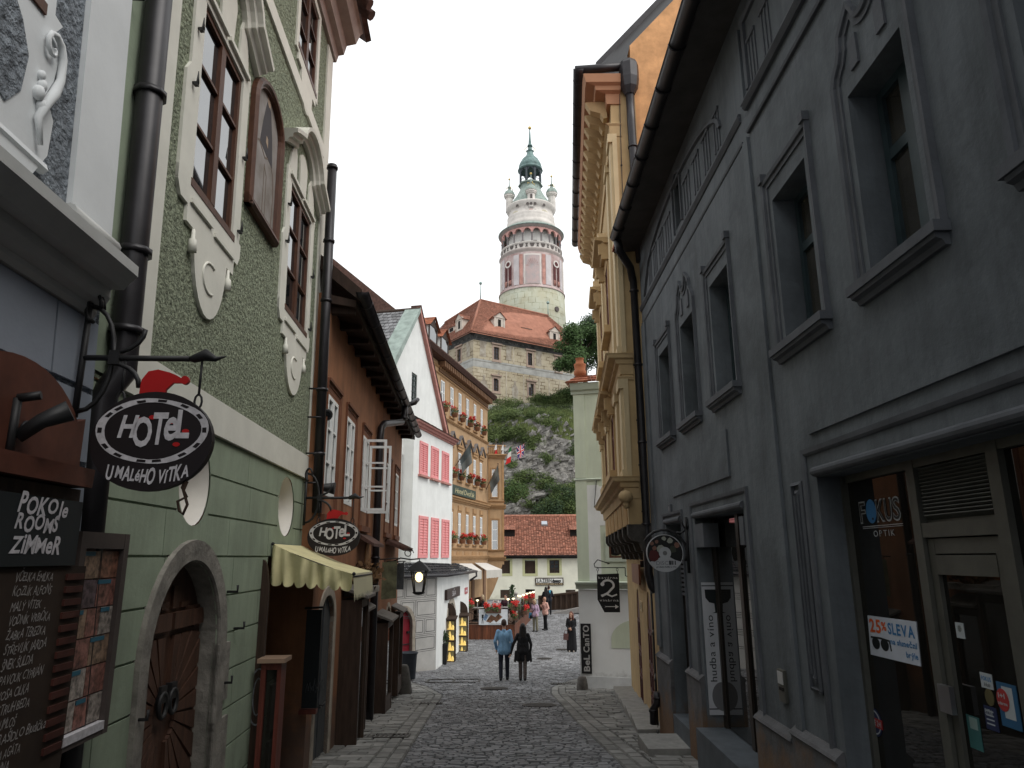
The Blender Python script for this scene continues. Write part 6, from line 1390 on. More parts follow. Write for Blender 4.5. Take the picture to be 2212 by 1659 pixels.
# arcaded frieze and stone consoles under the jetty
mb = MB(); na = 6
for k in range(na):
    a = .25+k*1.4; b = a+1.05; h = (a,b,2.2,2.75,2.3); A = arc((a+b)/2, 2.3, (b-a)/2, .42, 0, 180, 10)
    mb.prism(R2, [(a,2.2),(b,2.2)]+A, -.02, .012)
mb.build('frieze_arch', mat('arch_shadow_paint', (.42,.27,.12), .9, var=.1), ob)
for k in range(7):
    mb = MB(); u = -.02+k*1.4; V = [(2.2,.02),(2.2,-.55),(1.5,-.55),(1.52,-.42),(1.66,-.38),(1.7,-.22),(1.86,-.18),(1.9,-.04),(2.0,.02)]; n = len(V)
    a = [R2.P(u,z,w_) for z, w_ in V]; b = [R2.P(u+.34,z,w_) for z, w_ in V]; mb.mesh(a+b, [list(range(n)), list(range(n,2*n))[::-1]]+[(i,(i+1)%n,n+(i+1)%n,n+i) for i in range(n)]); mb.build('console', mat('dark_console_stone', (.055,.05,.045), .9, var=.4, vs=6, bump=.4), ob)
mb = MB(); mb.ball(S2.P(-.06,2.72,.1), .13, 10, (1,1,.9)); mb.ball(S2.P(-.06,2.58,.1), .06, 8, (1,1,1.5)); mb.build('finial', M_OT, ob)
mb = MB(); gutter(mb, R2, -.2, UE2+.1, 12.28, .62, .1); mb.tube([S2.P(-.78,12.3,.05),S2.P(.4,12.35,.1)], .09, 10); mb.build('gutter', M_PIPE, ob)
mb = MB(); c = S2.P(.42,12.1,.12); mb.lathe(c, [(.0,.32),(.16,.3),(.2,.22),(.2,-.1),(.17,-.3),(.1,-.45),(.0,-.46)], 8, False); downpipe(mb, S2, [(.42,11.7,.12),(.42,10.9,.12),(.44,8.6,.12),(.46,7.6,.12)], .085, [(.43,10.3,.12),(.45,8.4,.12)]); mb.build('downpipe', M_PIPE, ob)
mb = MB(); pts = [p(9,380,400),p(9,395,900),p(9,405,1180),p(9,380,1330),p(10,550,0),p(10,575,570),p(10,590,915),p(10,605,1210),p(10,625,1515),p(10,632,1640)]
V = [S2.P(*S2.at(q, .03), .03) for q in pts]; mb.tube(V, .008, 5)
for v in V[1:-1]: mb.ball(v, .022, 6)
mb.build('lightning_cable', M_IRON, ob)
M_MAROON = mat('maroon_door', (.085,.016,.014), .5, var=.2, vs=5, sx=(5,5,.8))
for q in DL:
    a, b, c, d, zs = q; mb = MB(); mb.prism(R2L, archpoly(a,b,c,zs,d,14), -.16, -.02); o = mb.build('door', M_MAROON, ob)
    for s in (0, 1):
        x0, x1 = (a+.06, (a+b)/2-.03) if s == 0 else ((a+b)/2+.03, b-.06)
        for z0, z1 in ((-2.1,-1.3),(-1.2,-.75),(-.65,.05)):
            mb = MB(); mb.ring(R2L, [(x0,z0),(x1,z0),(x1,z1),(x0,z1)], [(x0+.07,z0+.07),(x1-.07,z0+.07),(x1-.07,z1-.07),(x0+.07,z1-.07)], -.03, .004); mb.build('door_panel', M_MAROON, o)
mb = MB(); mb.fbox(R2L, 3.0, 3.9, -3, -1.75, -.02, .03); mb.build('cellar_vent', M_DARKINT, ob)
pv = R2L.R([p(11,525,490),p(11,605,490),p(11,625,610),p(11,545,600)], .12); t = thing('copper_plaque', R2L.P(3.3,1.0,.05), 'tilted reddish brown board on the ochre wall above the maroon doors', 'plaque')
HQ = holder(R2L, 3.2, 0); mb = MB(); mb.mesh([R2L.P(2.3,.98,.10),R2L.P(4.6,.98,.10),R2L.P(4.6,1.42,.10),R2L.P(2.3,1.42,.10),R2L.P(2.3,.98,.14),R2L.P(4.6,.98,.14),R2L.P(4.6,1.42,.14),R2L.P(2.3,1.42,.14)], [(3,2,1,0),(4,5,6,7),(0,1,5,4),(1,2,6,5),(2,3,7,6),(3,0,4,7)]); mb.build('board', mat('copper_board', (.20,.075,.035), .5, var=.2, vs=4), t)
mb = MB(); mb.fbox(R2L, 2.28, 2.34, 1.36, 1.5, 0, .1); mb.build('mount', M_IRON, t)
mb = MB(); mb.tube([R2L.P(.55,1.3,.05),R2L.P(.55,-1.0,.05),R2L.P(.5,-1.9,.06)], .02, 6)
for z in (.2,-.6,-1.5): mb.tube([R2L.P(.55,z,.05),R2L.P(-.2,z,.12)], .016, 5)
mb.build('rail', M_IRON, ob)
q = (3.55,4.1,.32,.55); mb = MB(); mb.fbox(R2L, q[0], q[1], q[2], q[3], 0, .02); t = one(mb, 'house_number', M_CREAM, R2L.P(3.8,.32,0), 'painted number 54 between the maroon arched doors', 'number plate')
mb = MB(); write(mb, R2L, '54', 3.82, .36, .024, h=.15, width=.36, wt='n', align='c'); mb.build('lettering', M_IRON, t)
# stone steps along the doors
rnd = random.Random(12)
for k in range(5):
    y0 = 12.7+k*1.62; y1 = y0+1.6; x0 = 2.02+.085*(y0-12.6); x1 = 2.02+.085*(y1-12.6); z = g(y1)+.17; mb = MB()
    mb.hexa([(x0,y0,g(y0)-.3),(x0+1.2,y0,g(y0)-.3),(x1+1.2,y1-.02,g(y1)-.3),(x1,y1-.02,g(y1)-.3),(x0,y0,z+.06),(x0+1.2,y0,z+.06),(x1+1.2,y1-.02,z),(x1,y1-.02,z)])
    one(mb, 'stone_step', M_STEPL, (x0+.3,y0,g(y0)), ['first','second','third','fourth','farthest'][k]+' grey stone step along the ochre wall, counted from the grey building', 'step', 'stone steps along the ochre wall')
mb = MB(); mb.box((2.12,10.9,g(10.9)+.04), .62, .85, .2); one(mb, 'stone_step', M_STEPL, (2.12,10.9,g(10.9)), 'single pale stone block step below the small grey doorway', 'step')
# ------------------------------------------------------------------ the pale green house at the bend
R3 = Frame(2.27, 24.3, to=(3.7,23.9), out=1, sc=RS)
rh = thing('pale_green_house', R3.P(.6,g(22),0), 'pale green and white house facing up the street, at the right bend', 'building')
ct = .76; W3_ = (.92,1.9,1.55,2.3); NV = (1.05,1.9,-1.02,-.70)
RW = [R3.o+Vector((0,0,0))]
mb = MB(); wall(mb, R3, -.13, 2.2, .8, 7.5, [W3_+(None,.2)]); shell(mb, R3, -.13, ct, .8, 7.5, 1.1)
for z0, z1 in ((.8,4.1),(4.2,7.4)): mb.fbox(R3, -.13, .26, z0, z1, -.02, .02)
mb.build('upper_wall', M_PALEG, rh)
mb = MB(); mb.fbox(R3, .22, .66, .82, 3.95, -.02, .012); mb.fbox(R3, .66, .88, 2.6, 3.9, -.02, .01); mb.build('white_panel', M_WHITEW, rh)
mb = MB(); wall(mb, R3, -.13, 2.2, -4, .55, [NV+(None,.2)]); shell(mb, R3, -.13, 2.2, -4, .55, 6); mb.face([R3.P(-.13,-4,0),R3.P(-.2,-4,.06),R3.P(-.13,-2.0,.0)])
mb.build('lower_wall', mat('white_render_b', (.70,.71,.70), .9, var=.05, vs=1.2, bump=.1, dirt=((.36,.36,.35), .28, .3)), rh)
lbox(R3, (-.13,2.2,-4,-2.12), -.02, .03, 'plinth', mat('plinth_pale', (.52,.53,.53), .9, var=.12, vs=3), rh)
mb = MB(); mb.band(R3, [(-.2,.56),(2.2,.56)], [(0,-.02),(0,.06),(.12,.08),(.16,.18),(.22,.2),(.25,-.02)]); GT_ = mat('grey_green_trim', (.47,.52,.43), .9, var=.06); mb.build('cornice', GT_, rh); mb = MB(); mb.band(R3, [(-.16,4.1),(ct,4.1)], [(0,-.02),(0,.03),(.05,.05),(.1,-.02)]); mb.build('cornice', GT_, rh); mb = MB(); mb.band(R3, [(-.2,7.12),(ct+.05,7.12)], [(0,-.02),(0,.05),(.1,.07),(.14,.14),(.3,.2),(.36,.22),(.36,-.02)]); mb.build('cornice', mat('grey_green_trim', (.47,.52,.43), .9, var=.06), rh)
mb = MB(); mb.prism(R3, [(.90,-1.25),(2.1,-1.25),(2.1,-.42)]+arc(1.75,-1.0,.85,.62,90,175,8), -.02, .012); mb.build('green_patch', M_PALEG, rh)
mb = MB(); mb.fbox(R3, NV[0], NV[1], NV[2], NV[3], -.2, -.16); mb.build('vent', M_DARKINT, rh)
window(R3, W3_, rh, M_BROWNWOOD, 2, 1, w=-.05, t=.06)
mb = MB(); mb.fbox(R3, W3_[0]-.1, W3_[0], W3_[2]-.12, W3_[3]+.1, -.02, .03); mb.fbox(R3, W3_[0], W3_[1], W3_[2]-.12, W3_[2], -.02, .03); mb.build('window_surround', mat('grey_green_trim', (.47,.52,.43), .9), rh)
mb = MB(); A = R3.P(-.32,7.5,.28); B = R3.P(ct+.1,7.5,.28); tiles(mb, A, B, R3.P(ct-.1,7.95,-.55), R3.P(-.0,7.95,-.55), 3, 9, .05, 4); tiles(mb, R3.P(-.32,7.5,-1.4), A, R3.P(-.0,7.95,-.55), R3.P(-.0,7.95,-.6), 3, 12, .05, 5); mb.build('roof', M_TILE, rh)
mb = MB(); c = R3.P(.06,7.72,-.42); mb.lathe(c, [(.16,0),(.13,.1),(.12,.16),(.2,.2),(.2,.32),(.17,.36),(.19,.5),(.2,.55),(.13,.6),(.12,.72),(.15,.75),(.1,.76),(.0,.7)], 16); mb.build('chimney_pot', mat('terracotta_pot', (.36,.13,.06), .8, var=.15, vs=8), rh)
lbox(R3, (.70,1.6,2.5,6.9), -1.6, -.6, 'rear_wing', M_PALEG, rh)
mb = MB(); mb.fbox(R3, .7, 1.7, 6.9, 7.0, -1.7, -.5); mb.build('rear_roof', M_TILE, rh)
mb = MB(); mb.tube([R3.P(.6,4.15,.02),R3.P(.52,3.4,.06),R3.P(.5,3.2,.08)], .012, 5); mb.build('cable', M_IRON, rh)
# vertical name board, hanging wine-bar sign, stone post
q = (-.085,.245,-2.04,-.52); t = thing('vertical_sign', R3.P(.08,-2.04,.03), 'tall narrow black sign reading BEL CANTO upward on the white wall', 'sign')
lbox(R3, q, .0, .04, 'board', flat('sign_black_b', (.012,.012,.013), .5), t)
mb = MB(); x = q[1]-.06; h = q[1]-q[0]-.14
for s, z, L_ in (('BeL',-1.97,.50),('CanTO',-1.40,.83)): write(mb, R3, s, x, z, .044, h=h, width=L_, wt='b', up=True, track=.05)
mb.build('lettering', mat('sign_grey', (.42,.41,.40), .6, var=.05), t)
HS = Frame(R3.o.x/RS-.0, R3.o.y/RS-.9, to=(R3.o.x/RS+1.43, R3.o.y/RS-1.2), out=1, sc=RS)
Q = [HS.at(p(11,*a)) for a in ((325,545),(470,540),(478,795),(375,795),(330,712))]; prq('kav', *[x for q_ in Q for x in q_])
t = thing('wine_bar_sign', HS.P(Q[1][0],Q[1][1],0), 'black hanging sign with a big white 2 and an arrow', 'sign')
mb = MB(); mb.prism(HS, Q[::-1], -.02, .02); bd = mb.build('board', flat('sign_black_b', (.012,.012,.013), .5), t)
u0_, u1_ = Q[0][0], Q[1][0]; zt = (Q[0][1]+Q[1][1])/2; W_ = u1_-u0_; cu = (u0_+u1_)/2; M_WL = flat('white_lettering', (.68,.68,.68), .6)
mb = MB(); H2_ = zt-Q[2][1]
write(mb, HS, 'kavárna', cu, zt-H2_*.13, .024, h=H2_*.062, width=W_*.86, wt='n', track=.2, align='c'); write(mb, HS, 'vinárna', cu+.01, zt-H2_*.72, .024, h=H2_*.062, width=W_*.84, wt='n', track=.2, align='c')
mb.band(HS, [(cu-W_*.02+W_*.26*cos(radians(a)), zt-H2_*.30+H2_*.13*sin(radians(a))) for a in range(160,-31,-15)]+[(cu-.02,zt-H2_*.50),(cu-W_*.32,zt-H2_*.585)], [(-.03,.0),(-.03,.024),(.035,.024),(.035,.0)])
mb.prism(HS, arc(cu-W_*.26,zt-H2_*.27,W_*.09,W_*.09,0,360,12)[:-1], .0, .025); mb.band(HS, [(cu-W_*.34,zt-H2_*.57),(cu-W_*.1,zt-H2_*.53),(cu+W_*.15,zt-H2_*.59),(cu+W_*.38,zt-H2_*.54)], [(-.02,0),(-.02,.0255),(.025,.0255),(.025,0)])
mb.band(HS, [(cu-W_*.14,zt-H2_*.855),(cu+W_*.3,zt-H2_*.855)], [(-.008,0),(-.008,.024),(.012,.024),(.012,0)]); mb.prism(HS, [(cu+W_*.28,zt-H2_*.80),(cu+W_*.44,zt-H2_*.855),(cu+W_*.28,zt-H2_*.91)], 0, .024)
for k in (0,1): mb.prism(HS, [(cu-W_*.2,zt-H2_*(.83+.05*k)),(cu-W_*.1,zt-H2_*.855),(cu-W_*.14,zt-H2_*.855)], 0, .024)
mb.build('lettering', M_WL, bd)
mb = MB(); zr = zt+.19; a = HS.at(p(11,305,490)); b = HS.at(p(11,405,475)); top = HS.at(p(11,330,450))
mb.tube([HS.P(b[0],b[1]+.0,0),HS.P(top[0]+.06,top[1]-.02,0),HS.P(top[0],top[1],0),HS.P(a[0]+.01,a[1]+.06,0),HS.P(a[0]+.03,zr+.02,0),HS.P(u0_+.05,zr,0),HS.P(u1_+.2,zr,0)], .014, 6)
for x in (u0_+.03,u1_-.05): mb.tube([HS.P(x+.03*cos(k),zr-.06+.045*sin(k),0) for k in [i*pi/5 for i in range(10)]], .008, 5, closed=True); mb.tube([HS.P(x,zr-.1,0),HS.P(x,zt,0)], .01, 5)
mb.tube([HS.P(u1_+.2,zr,0),HS.P(u1_+.2,zr-.25,0),HS.P(u1_+.35,zr-.3,0)], .014, 6)
mb.prism(HS, [(b[0]-.05,b[1]-.03),(b[0]+.05,b[1]),(b[0]-.05,b[1]+.03)], -.008, .008); mb.build('bracket', M_IRON, t)
cb = at_y(p(11,230,1300), 21.4); cb.z = g(cb.y); mb = MB(); mb.lathe(cb, [(.0,-.1),(.17,-.1),(.165,.1),(.135,.29),(.11,.36),(.0,.38)], 9, True); one(mb, 'stone_post', mat('post_stone', (.13,.12,.11), .95, var=.4, vs=7, bump=.4), cb, 'short worn stone post at the corner of the pale green house', 'bollard')

# ------------------------------------------------------------------ bath-house inn across the river
LZ = Frame(-6, 76, az=90, out=1)
def lr(*pts): return LZ.R([p(7,*a) for a in pts])
lz_ = thing('cream_inn', LZ.P(8,-6,0), 'long cream inn with red tiled roof across the bridge', 'building')
zE = LZ.z(p(7,1150,575)); zRg = LZ.z(p(7,1150,290), -6.5); prq('laz', zE, zRg)
uw = [lr((885,612),(968,612),(968,712),(885,712)), lr((1078,612),(1155,612),(1155,712),(1078,712)), lr((1260,612),(1333,612),(1333,708),(1260,708))]
dw_ = [lr((897,832),(967,832),(967,893),(897,893)), lr((1083,828),(1152,828),(1152,940),(1083,940)), lr((1380,832),(1452,832),(1452,862),(1380,862))]
mb = MB(); wall(mb, LZ, -6, 22, -6.5, zE, [q+(None,.3) for q in uw+dw_]); shell(mb, LZ, -6, 22, -6.5, zE, 12); mb.build('wall', M_LAZ, lz_)
for i, q in enumerate(uw):
    mb = MB(); mb.ring(LZ, [(q[0]-.25,q[2]-.25),(q[1]+.25,q[2]-.25),(q[1]+.25,q[3]+.2),(q[0]-.25,q[3]+.2)], [(q[0],q[2]),(q[1],q[2]),(q[1],q[3]),(q[0],q[3])], -.02, .03); mb.build('window_surround', mat('lime_trim', (.52,.52,.30), .9), lz_)
    if i == 2: window(LZ, q, lz_, M_DARKW, 2, 3, w=-.1, t=.1, m=.06)
    else:
        o = lbox(LZ, q, -.3, -.25, 'window', M_GLASS, lz_); lbox(LZ, (q[0]+(.0 if i else .2), q[1], q[2], q[3]-.1), -.24, -.2, 'shutter', M_DARKW, o)
lbox(LZ, dw_[0], -.12, -.05, 'shutter', M_DARKW, lz_); lbox(LZ, dw_[2], -.12, -.05, 'shutter', M_DARKW, lz_); lbox(LZ, dw_[1], -.3, -.26, 'door', M_DARKINT, lz_)
mb = MB(); tiles(mb, LZ.P(-7,zE-.05,.55), LZ.P(23,zE-.05,.55), LZ.P(23,zRg,-6.5), LZ.P(-7,zRg,-6.5), 30, 110, .1, 6, False); mb.mesh([LZ.P(-7,zE-.12,.5),LZ.P(23,zE-.12,.5),LZ.P(23,zRg-.1,-6.5),LZ.P(-7,zRg-.1,-6.5)], [(0,1,2,3)])
rf = mb.build('roof', mat('orange_tile', (.31,.14,.095), .85, var=.35, vs=4, island=.35), lz_)
mb = MB(); mb.tube([LZ.P(-7,zRg+.05,-6.5),LZ.P(23,zRg+.05,-6.5)], .16, 8); mb.build('ridge', mat('orange_tile', (.36,.145,.085), .85), rf)
mb = MB(); gutter(mb, LZ, -7, 22, zE-.05, .62, .12); mb.fbox(LZ, -6.5, 22, zE-.35, zE-.1, -.02, .1); mb.build('gutter', M_PIPE, rf)
def roofpt(q):          # point on the inn roof plane seen at picture position q
    A = LZ.P(0,zE,.55); n = (LZ.P(1,zE,.55)-A).cross(LZ.P(0,zRg,-6.5)-A); d = ray(q); return CAMPOS+d*((A-CAMPOS).dot(n)/d.dot(n))
def shed(x0, x1, y0, y1, side):
    a, b = roofpt(p(7,x0,y1)), roofpt(p(7,x1,y1)); c, d = roofpt(p(7,x0,y0)), roofpt(p(7,x1,y0)); up = Vector((0,0,.85))
    mb = MB(); mb.mesh([a,b,b+up,a+up], [(0,1,2,3)]); o = mb.build('dormer', M_DARKINT, rf.parent)
    mb = MB(); e = Vector((.12,0,0)); f = Vector((0,-.35,-.1)); tiles(mb, a+up-e+f, b+up+e+f, d+e, c-e, 7, 12, .05, 9); mb.mesh([a,a+up,c], [(0,1,2)]); mb.mesh([b,b+up,d], [(0,1,2)]); mb.build('dormer_roof', mat('orange_tile', (.36,.145,.085), .85), o)
shed(920,1005,350,440,0); shed(1412,1500,350,440,1)
a, b, c, d = [roofpt(p(7,*q)) for q in ((1200,362),(1245,362),(1242,336),(1200,336))]; up = Vector((0,-.12,.18))
mb = MB(); mb.hexa([a,b,c,d,a+up,b+up,c+up,d+up]); sk = mb.build('skylight', mat('skylight_frame', (.3,.3,.31), .5), lz_); mb = MB(); mb.face([x+up*1.08+(((a+b+c+d)/4)-x)*.14 for x in (a,b,c,d)]); mb.build('pane', mat('skylight_glass', (.35,.38,.42), .1, var=0), sk)
# inn sign
q = lr((1155,743),(1363,741),(1363,798),(1155,798)); t = thing('inn_sign', LZ.P((q[0]+q[1])/2,q[2],.05), 'white inn board lettered LAZEBNA over a dark strip', 'sign'); h = q[3]-q[2]
lbox(LZ, (q[0],q[1],q[2],q[3]), .02, .1, 'frame', M_DARKW, t); lbox(LZ, (q[0]+.1,q[1]-.1,q[2]+h*.32,q[3]-.1), .05, .12, 'board', flat('board_white', (.7,.7,.66), .6), t)
mb = MB(); write(mb, LZ, 'LAZEBNA', q[0]+.2, q[2]+h*.38, .13, h=h*.46, width=(q[1]-q[0])*.62, wt='b', track=.1); x = q[1]-.72; mb.band(LZ, arc(x,q[2]+h*.55,.42,.2,180,360,8)+[(x+.42,q[2]+h*.62),(x-.42,q[2]+h*.62)], [(-.04,.1),(-.04,.131),(.04,.131),(.04,.1)]); mb.prism(LZ, arc(x,q[2]+h*.56,.36,.14,180,360,8), .1, .1305); mb.build('lettering', M_IRON, t)
mb = MB(); write(mb, LZ, 'RESTAURANT CAFE BAR PUB', (q[0]+q[1])/2, q[2]+h*.08, .104, h=h*.18, width=(q[1]-q[0])*.92, wt='b', track=.08, align='c'); mb.build('small_lettering', mat('tan_letters', (.55,.45,.28), .6), t)
# bridge parapet and kerb
br = thing('bridge_parapet', at_y(p(7,1330,960), 52), 'dark timber panelled bridge parapet rising to the right', 'parapet')
yb0, yb1 = 52.0, 51.0
def bp(x, y, yy): return at_y(p(25,x,y), yy)
A0, A1, T0, T1 = bp(1410,735,yb0), bp(2300,690,yb1), bp(1410,497,yb0), bp(2300,395,yb1)
mb = MB(); dp = Vector((.05,.22,0))
def quadbox(a, b, c, d, dp): mb.hexa([a,b,b+dp,a+dp,d,c,c+dp,d+dp])
quadbox(A0, A1, T1, T0, dp); mb.build('panel', M_DARKW, br)
mb = MB(); quadbox(T0-Vector((.05,.1,0)), T1-Vector((-.05,.1,0)), T1+Vector((.05,-.1,.12)), T0+Vector((-.05,-.1,.12)), Vector((0,.4,0))); mb.build('handrail', mat('rail_wood', (.055,.035,.025), .6, var=.3, vs=3), br)
for k in range(10):
    f = k/9; a = A0.lerp(A1, f); t_ = T0.lerp(T1, f); mb = MB(); quadbox(a-Vector((.07,.07,0)), a+Vector((.07,-.07,0)), t_+Vector((.07,-.07,0)), t_-Vector((.07,.07,0)), Vector((0,.1,0))); mb.build('post', M_DARKW, br)
mb = MB(); a, b, c, d = bp(1600,790,50.5), bp(2350,630,50.0), bp(2350,735,50.0), bp(1600,840,50.5); quadbox(d, c, b, a, Vector((.3,2.2,.0))); struct(mb.build('kerb', mat('granite_kerb', (.27,.26,.25), .85, var=.15)))
# ramp of the street up to the bridge on the right
mb = MB(); G0 = [bp(1100,1000,43), bp(1600,845,49.8), bp(2350,738,49.6), bp(2350,1000,43)]; mb.face([v+Vector((0,0,.02)) for v in G0]); 
# ------------------------------------------------------------------ rock, castle, tower
M_ROCK = mat('cliff_rock', (.17,.16,.145), .95, var=.5, vs=.55, sx=(1,1,2.2), bump=1.0, bs=1.6, bd=.5, tint=(.36,.345,.315), det=10)
def cliff_pt(x, t):
    """t 0..1 up the face"""
    z = -6+t*31.5+.9*noise.noise(Vector((x*.09, 3, 0)))*t
    y = 88+t*14+1.6*noise.noise(Vector((x*.07, t*2.2, 1)))
    # tilted strata
    s = z*1.1-x*.55; n1 = noise.noise(Vector((x*.18, z*.22, 5))); led = abs(((s*.33+n1*1.5) % 1.0)-.5)*2
    y += -2.2*noise.noise(Vector((x*.13+9, z*.15, 2)))-1.1*led*(.5+noise.noise(Vector((x*.3, z*.3, 7))))-.5*noise.noise(Vector((x*.9, z*1.1, 3)))-.25*noise.noise(Vector((x*2.1, z*2.6, 8)))
    if t > .86: y += (t-.86)*60
    return Vector((x, y, z))
mb = MB(); NX, NT = 210, 170
V = [cliff_pt(-22+52*i/NX, j/NT) for j in range(NT+1) for i in range(NX+1)]
mb.mesh(V, [(j*(NX+1)+i, j*(NX+1)+i+1, (j+1)*(NX+1)+i+1, (j+1)*(NX+1)+i) for j in range(NT) for i in range(NX)])
o = struct(mb.build('cliff', M_ROCK))
# strata blocks: angular slabs breaking out of the face
mb = MB(); rnd = random.Random(14)
for _ in range(1500):
    x = rnd.uniform(-5, 15); t = rnd.uniform(.2,.85); c = cliff_pt(x, t); l = rnd.uniform(.2,.75); h = rnd.uniform(.1,.38); tl = .42+rnd.uniform(-.35,.35)
    ax = Vector((cos(tl), rnd.uniform(-.3,.1), sin(tl))); ay = Vector((.1,-1,.15)); az_ = Vector((-sin(tl),-.2,cos(tl))); d = rnd.uniform(.2,.55)
    c = c+Vector((0,.2,0)); P8 = [c+ax*(sx_*l*rnd.uniform(.45,1.1))+ay*(d*rnd.uniform(.4,1.1) if sy_ else -.5)+az_*(sz_*h*rnd.uniform(.35,1.1)) for sz_ in (-1,1) for sx_, sy_ in ((-1,1),(1,1),(1,0),(-1,0))]
    mb.hexa(P8)
struct(mb.build('cliff_ledges', mat('cliff_slab', (.24,.23,.215), .95, var=.5, vs=1.2, bump=.6, bs=5, bd=.2, island=.35)))
# grass and scrub on the rock
def leafy(mb, c, r, n, s, rnd, sc=(1,1,1)):
    leaf_cloud(mb, c, r, n, s, rnd, sc, .4)
green_spots = [  # x0,x1 (picture, region 24), y, density
 (0,350,250,330,1.0),(0,340,330,480,.8),(0,420,560,700,1.3),(380,560,330,450,.9),(480,860,200,330,1.2),(500,900,330,450,1.2),(560,800,450,540,.9),(780,965,150,330,1.0),
 (170,420,1180,1360,1.2),(290,520,1060,1190,.8),(540,700,1080,1230,.7),(560,860,1380,1540,1.3),(690,900,1220,1390,1.1),(850,990,1180,1540,1.2),(450,540,640,800,.7),(600,720,850,950,.6),(900,985,740,900,.5),(240,300,940,1000,.4),(430,480,1380,1440,.4),(540,600,640,720,.4)]
def hit_cliff(q):
    d = ray(q); d = d/d.y; lo = 70.0
    y = 84.0
    while y < 125:
        z = 1.6+d.z*y; x = d.x*y; t = (z+6)/31.5
        if 0 < t < 1 and cliff_pt(x, t).y <= y: return CAMPOS+d*y
        y += .4
    return CAMPOS+d*104
rnd = random.Random(33); gm = MB(); ns = 0
for (x0, x1, y0, y1, dn) in green_spots:
    k = int((x1-x0)*(y1-y0)/1000.0*dn*2.2)+5
    for _ in range(k):
        q = (x0+(x1-x0)*min(1,max(0,rnd.gauss(.5,.26))), y0+(y1-y0)*min(1,max(0,rnd.gauss(.5,.26))))
        c = hit_cliff(p(24,*q)); leafy(gm, c+Vector((0,-.25,.1)), rnd.uniform(.5,1.0), 85, .2, rnd, (1.2,.7,.8))
o = gm.build('cliff_scrub', mat('scrub_green', (.075,.125,.035), .85, var=.45, vs=.5, island=.5, tint=(.13,.17,.06))); o['kind'] = 'stuff'
gm = MB(); rnd = random.Random(35)
for _ in range(16000):
    x = rnd.uniform(-12, 15); t = rnd.uniform(.74,.90); c = cliff_pt(x, t)
    if noise.noise(Vector((x*.35, t*14, 2))) < -.18: continue
    hgt = rnd.uniform(.3,.8); dx = rnd.uniform(-.3,.3); gm.face([c+Vector((-.07,0,0)), c+Vector((.07,0,0)), c+Vector((dx,-.15,hgt))])
o = gm.build('grass', mat('dry_grass', (.13,.16,.055), .9, var=.4, vs=.6, island=.5)); o['kind'] = 'stuff'
shr = [(905,160,2.0,'leafy shrub at the castle wall foot, right end of the grass slope'),(640,1470,2.2,'dark bush low on the cliff just above the inn roof'),(930,1360,2.0,'dark bush low on the cliff beside the pale green house'),(300,1260,2.0,'bright bush low on the cliff beside the hotel bay'),(760,1300,1.8,'middle bush on the lower cliff above the inn skylight')]
for i, (x, y, r, lab) in enumerate(shr):
    c = hit_cliff(p(24,x,y)); mb = MB(); rnd = random.Random(50+i); t = thing('cliff_shrub', c, lab, 'shrub', 'shrubs on the cliff')
    for _ in range(9): leafy(mb, c+Vector((rnd.uniform(-r,r)*.8, rnd.uniform(-.8,.1), rnd.uniform(-.5,.7)*r*.7)), r*.5, 260, .22, rnd)
    mb.build('foliage', M_LEAF if i in (0,3) else M_LEAFD, t); mb = MB(); mb.tube([c+Vector((0,.6,-.6)), c+Vector((0,0,.4))], [.14,.06], 6); mb.build('stem', M_DARKW, t)
def tree(c, h, r, lab, seed, m):
    c = Vector(c); t = thing('leafy_tree', c, lab, 'tree', 'trees by the castle'); rnd = random.Random(seed); mb = MB()
    mb.tube([c, c+Vector((.2,0,h*.35)), c+Vector((-.1,.1,h*.8))], [.35,.25,.08], 8); limbs = []
    for k in range(9):
        a = rnd.uniform(0,6.28); z0 = h*rnd.uniform(.25,.7); e = c+Vector((cos(a)*r*.8, sin(a)*r*.8, z0+h*rnd.uniform(.1,.3))); mb.tube([c+Vector((0,0,z0)), (c+e)/2+Vector((0,0,z0*.6)), e], [.14,.09,.03], 5); limbs.append(e)
    mb.build('trunk', M_DARKW, t); mb = MB()
    for e in limbs+[c+Vector((0,0,h*f)) for f in (.55,.75,.92)]:
        for _ in range(5): leafy(mb, e+Vector((rnd.gauss(0,r*.25), rnd.gauss(0,r*.25), rnd.gauss(0,r*.2))), r*.36, 230, .34, rnd, (1,1,.75))
    mb.build('crown', m, t); return t
b = at_y((1262,800), 99); tree(b-Vector((0,0,3)), 9.5, 3.4, 'leafy tree on the castle rock behind the chimney pot', 5, M_LEAF)
b = at_y((1290,780), 104); tree(b-Vector((0,0,3)), 10, 3.6, 'leafy tree farther right, half behind the ochre building', 6, M_LEAFD)
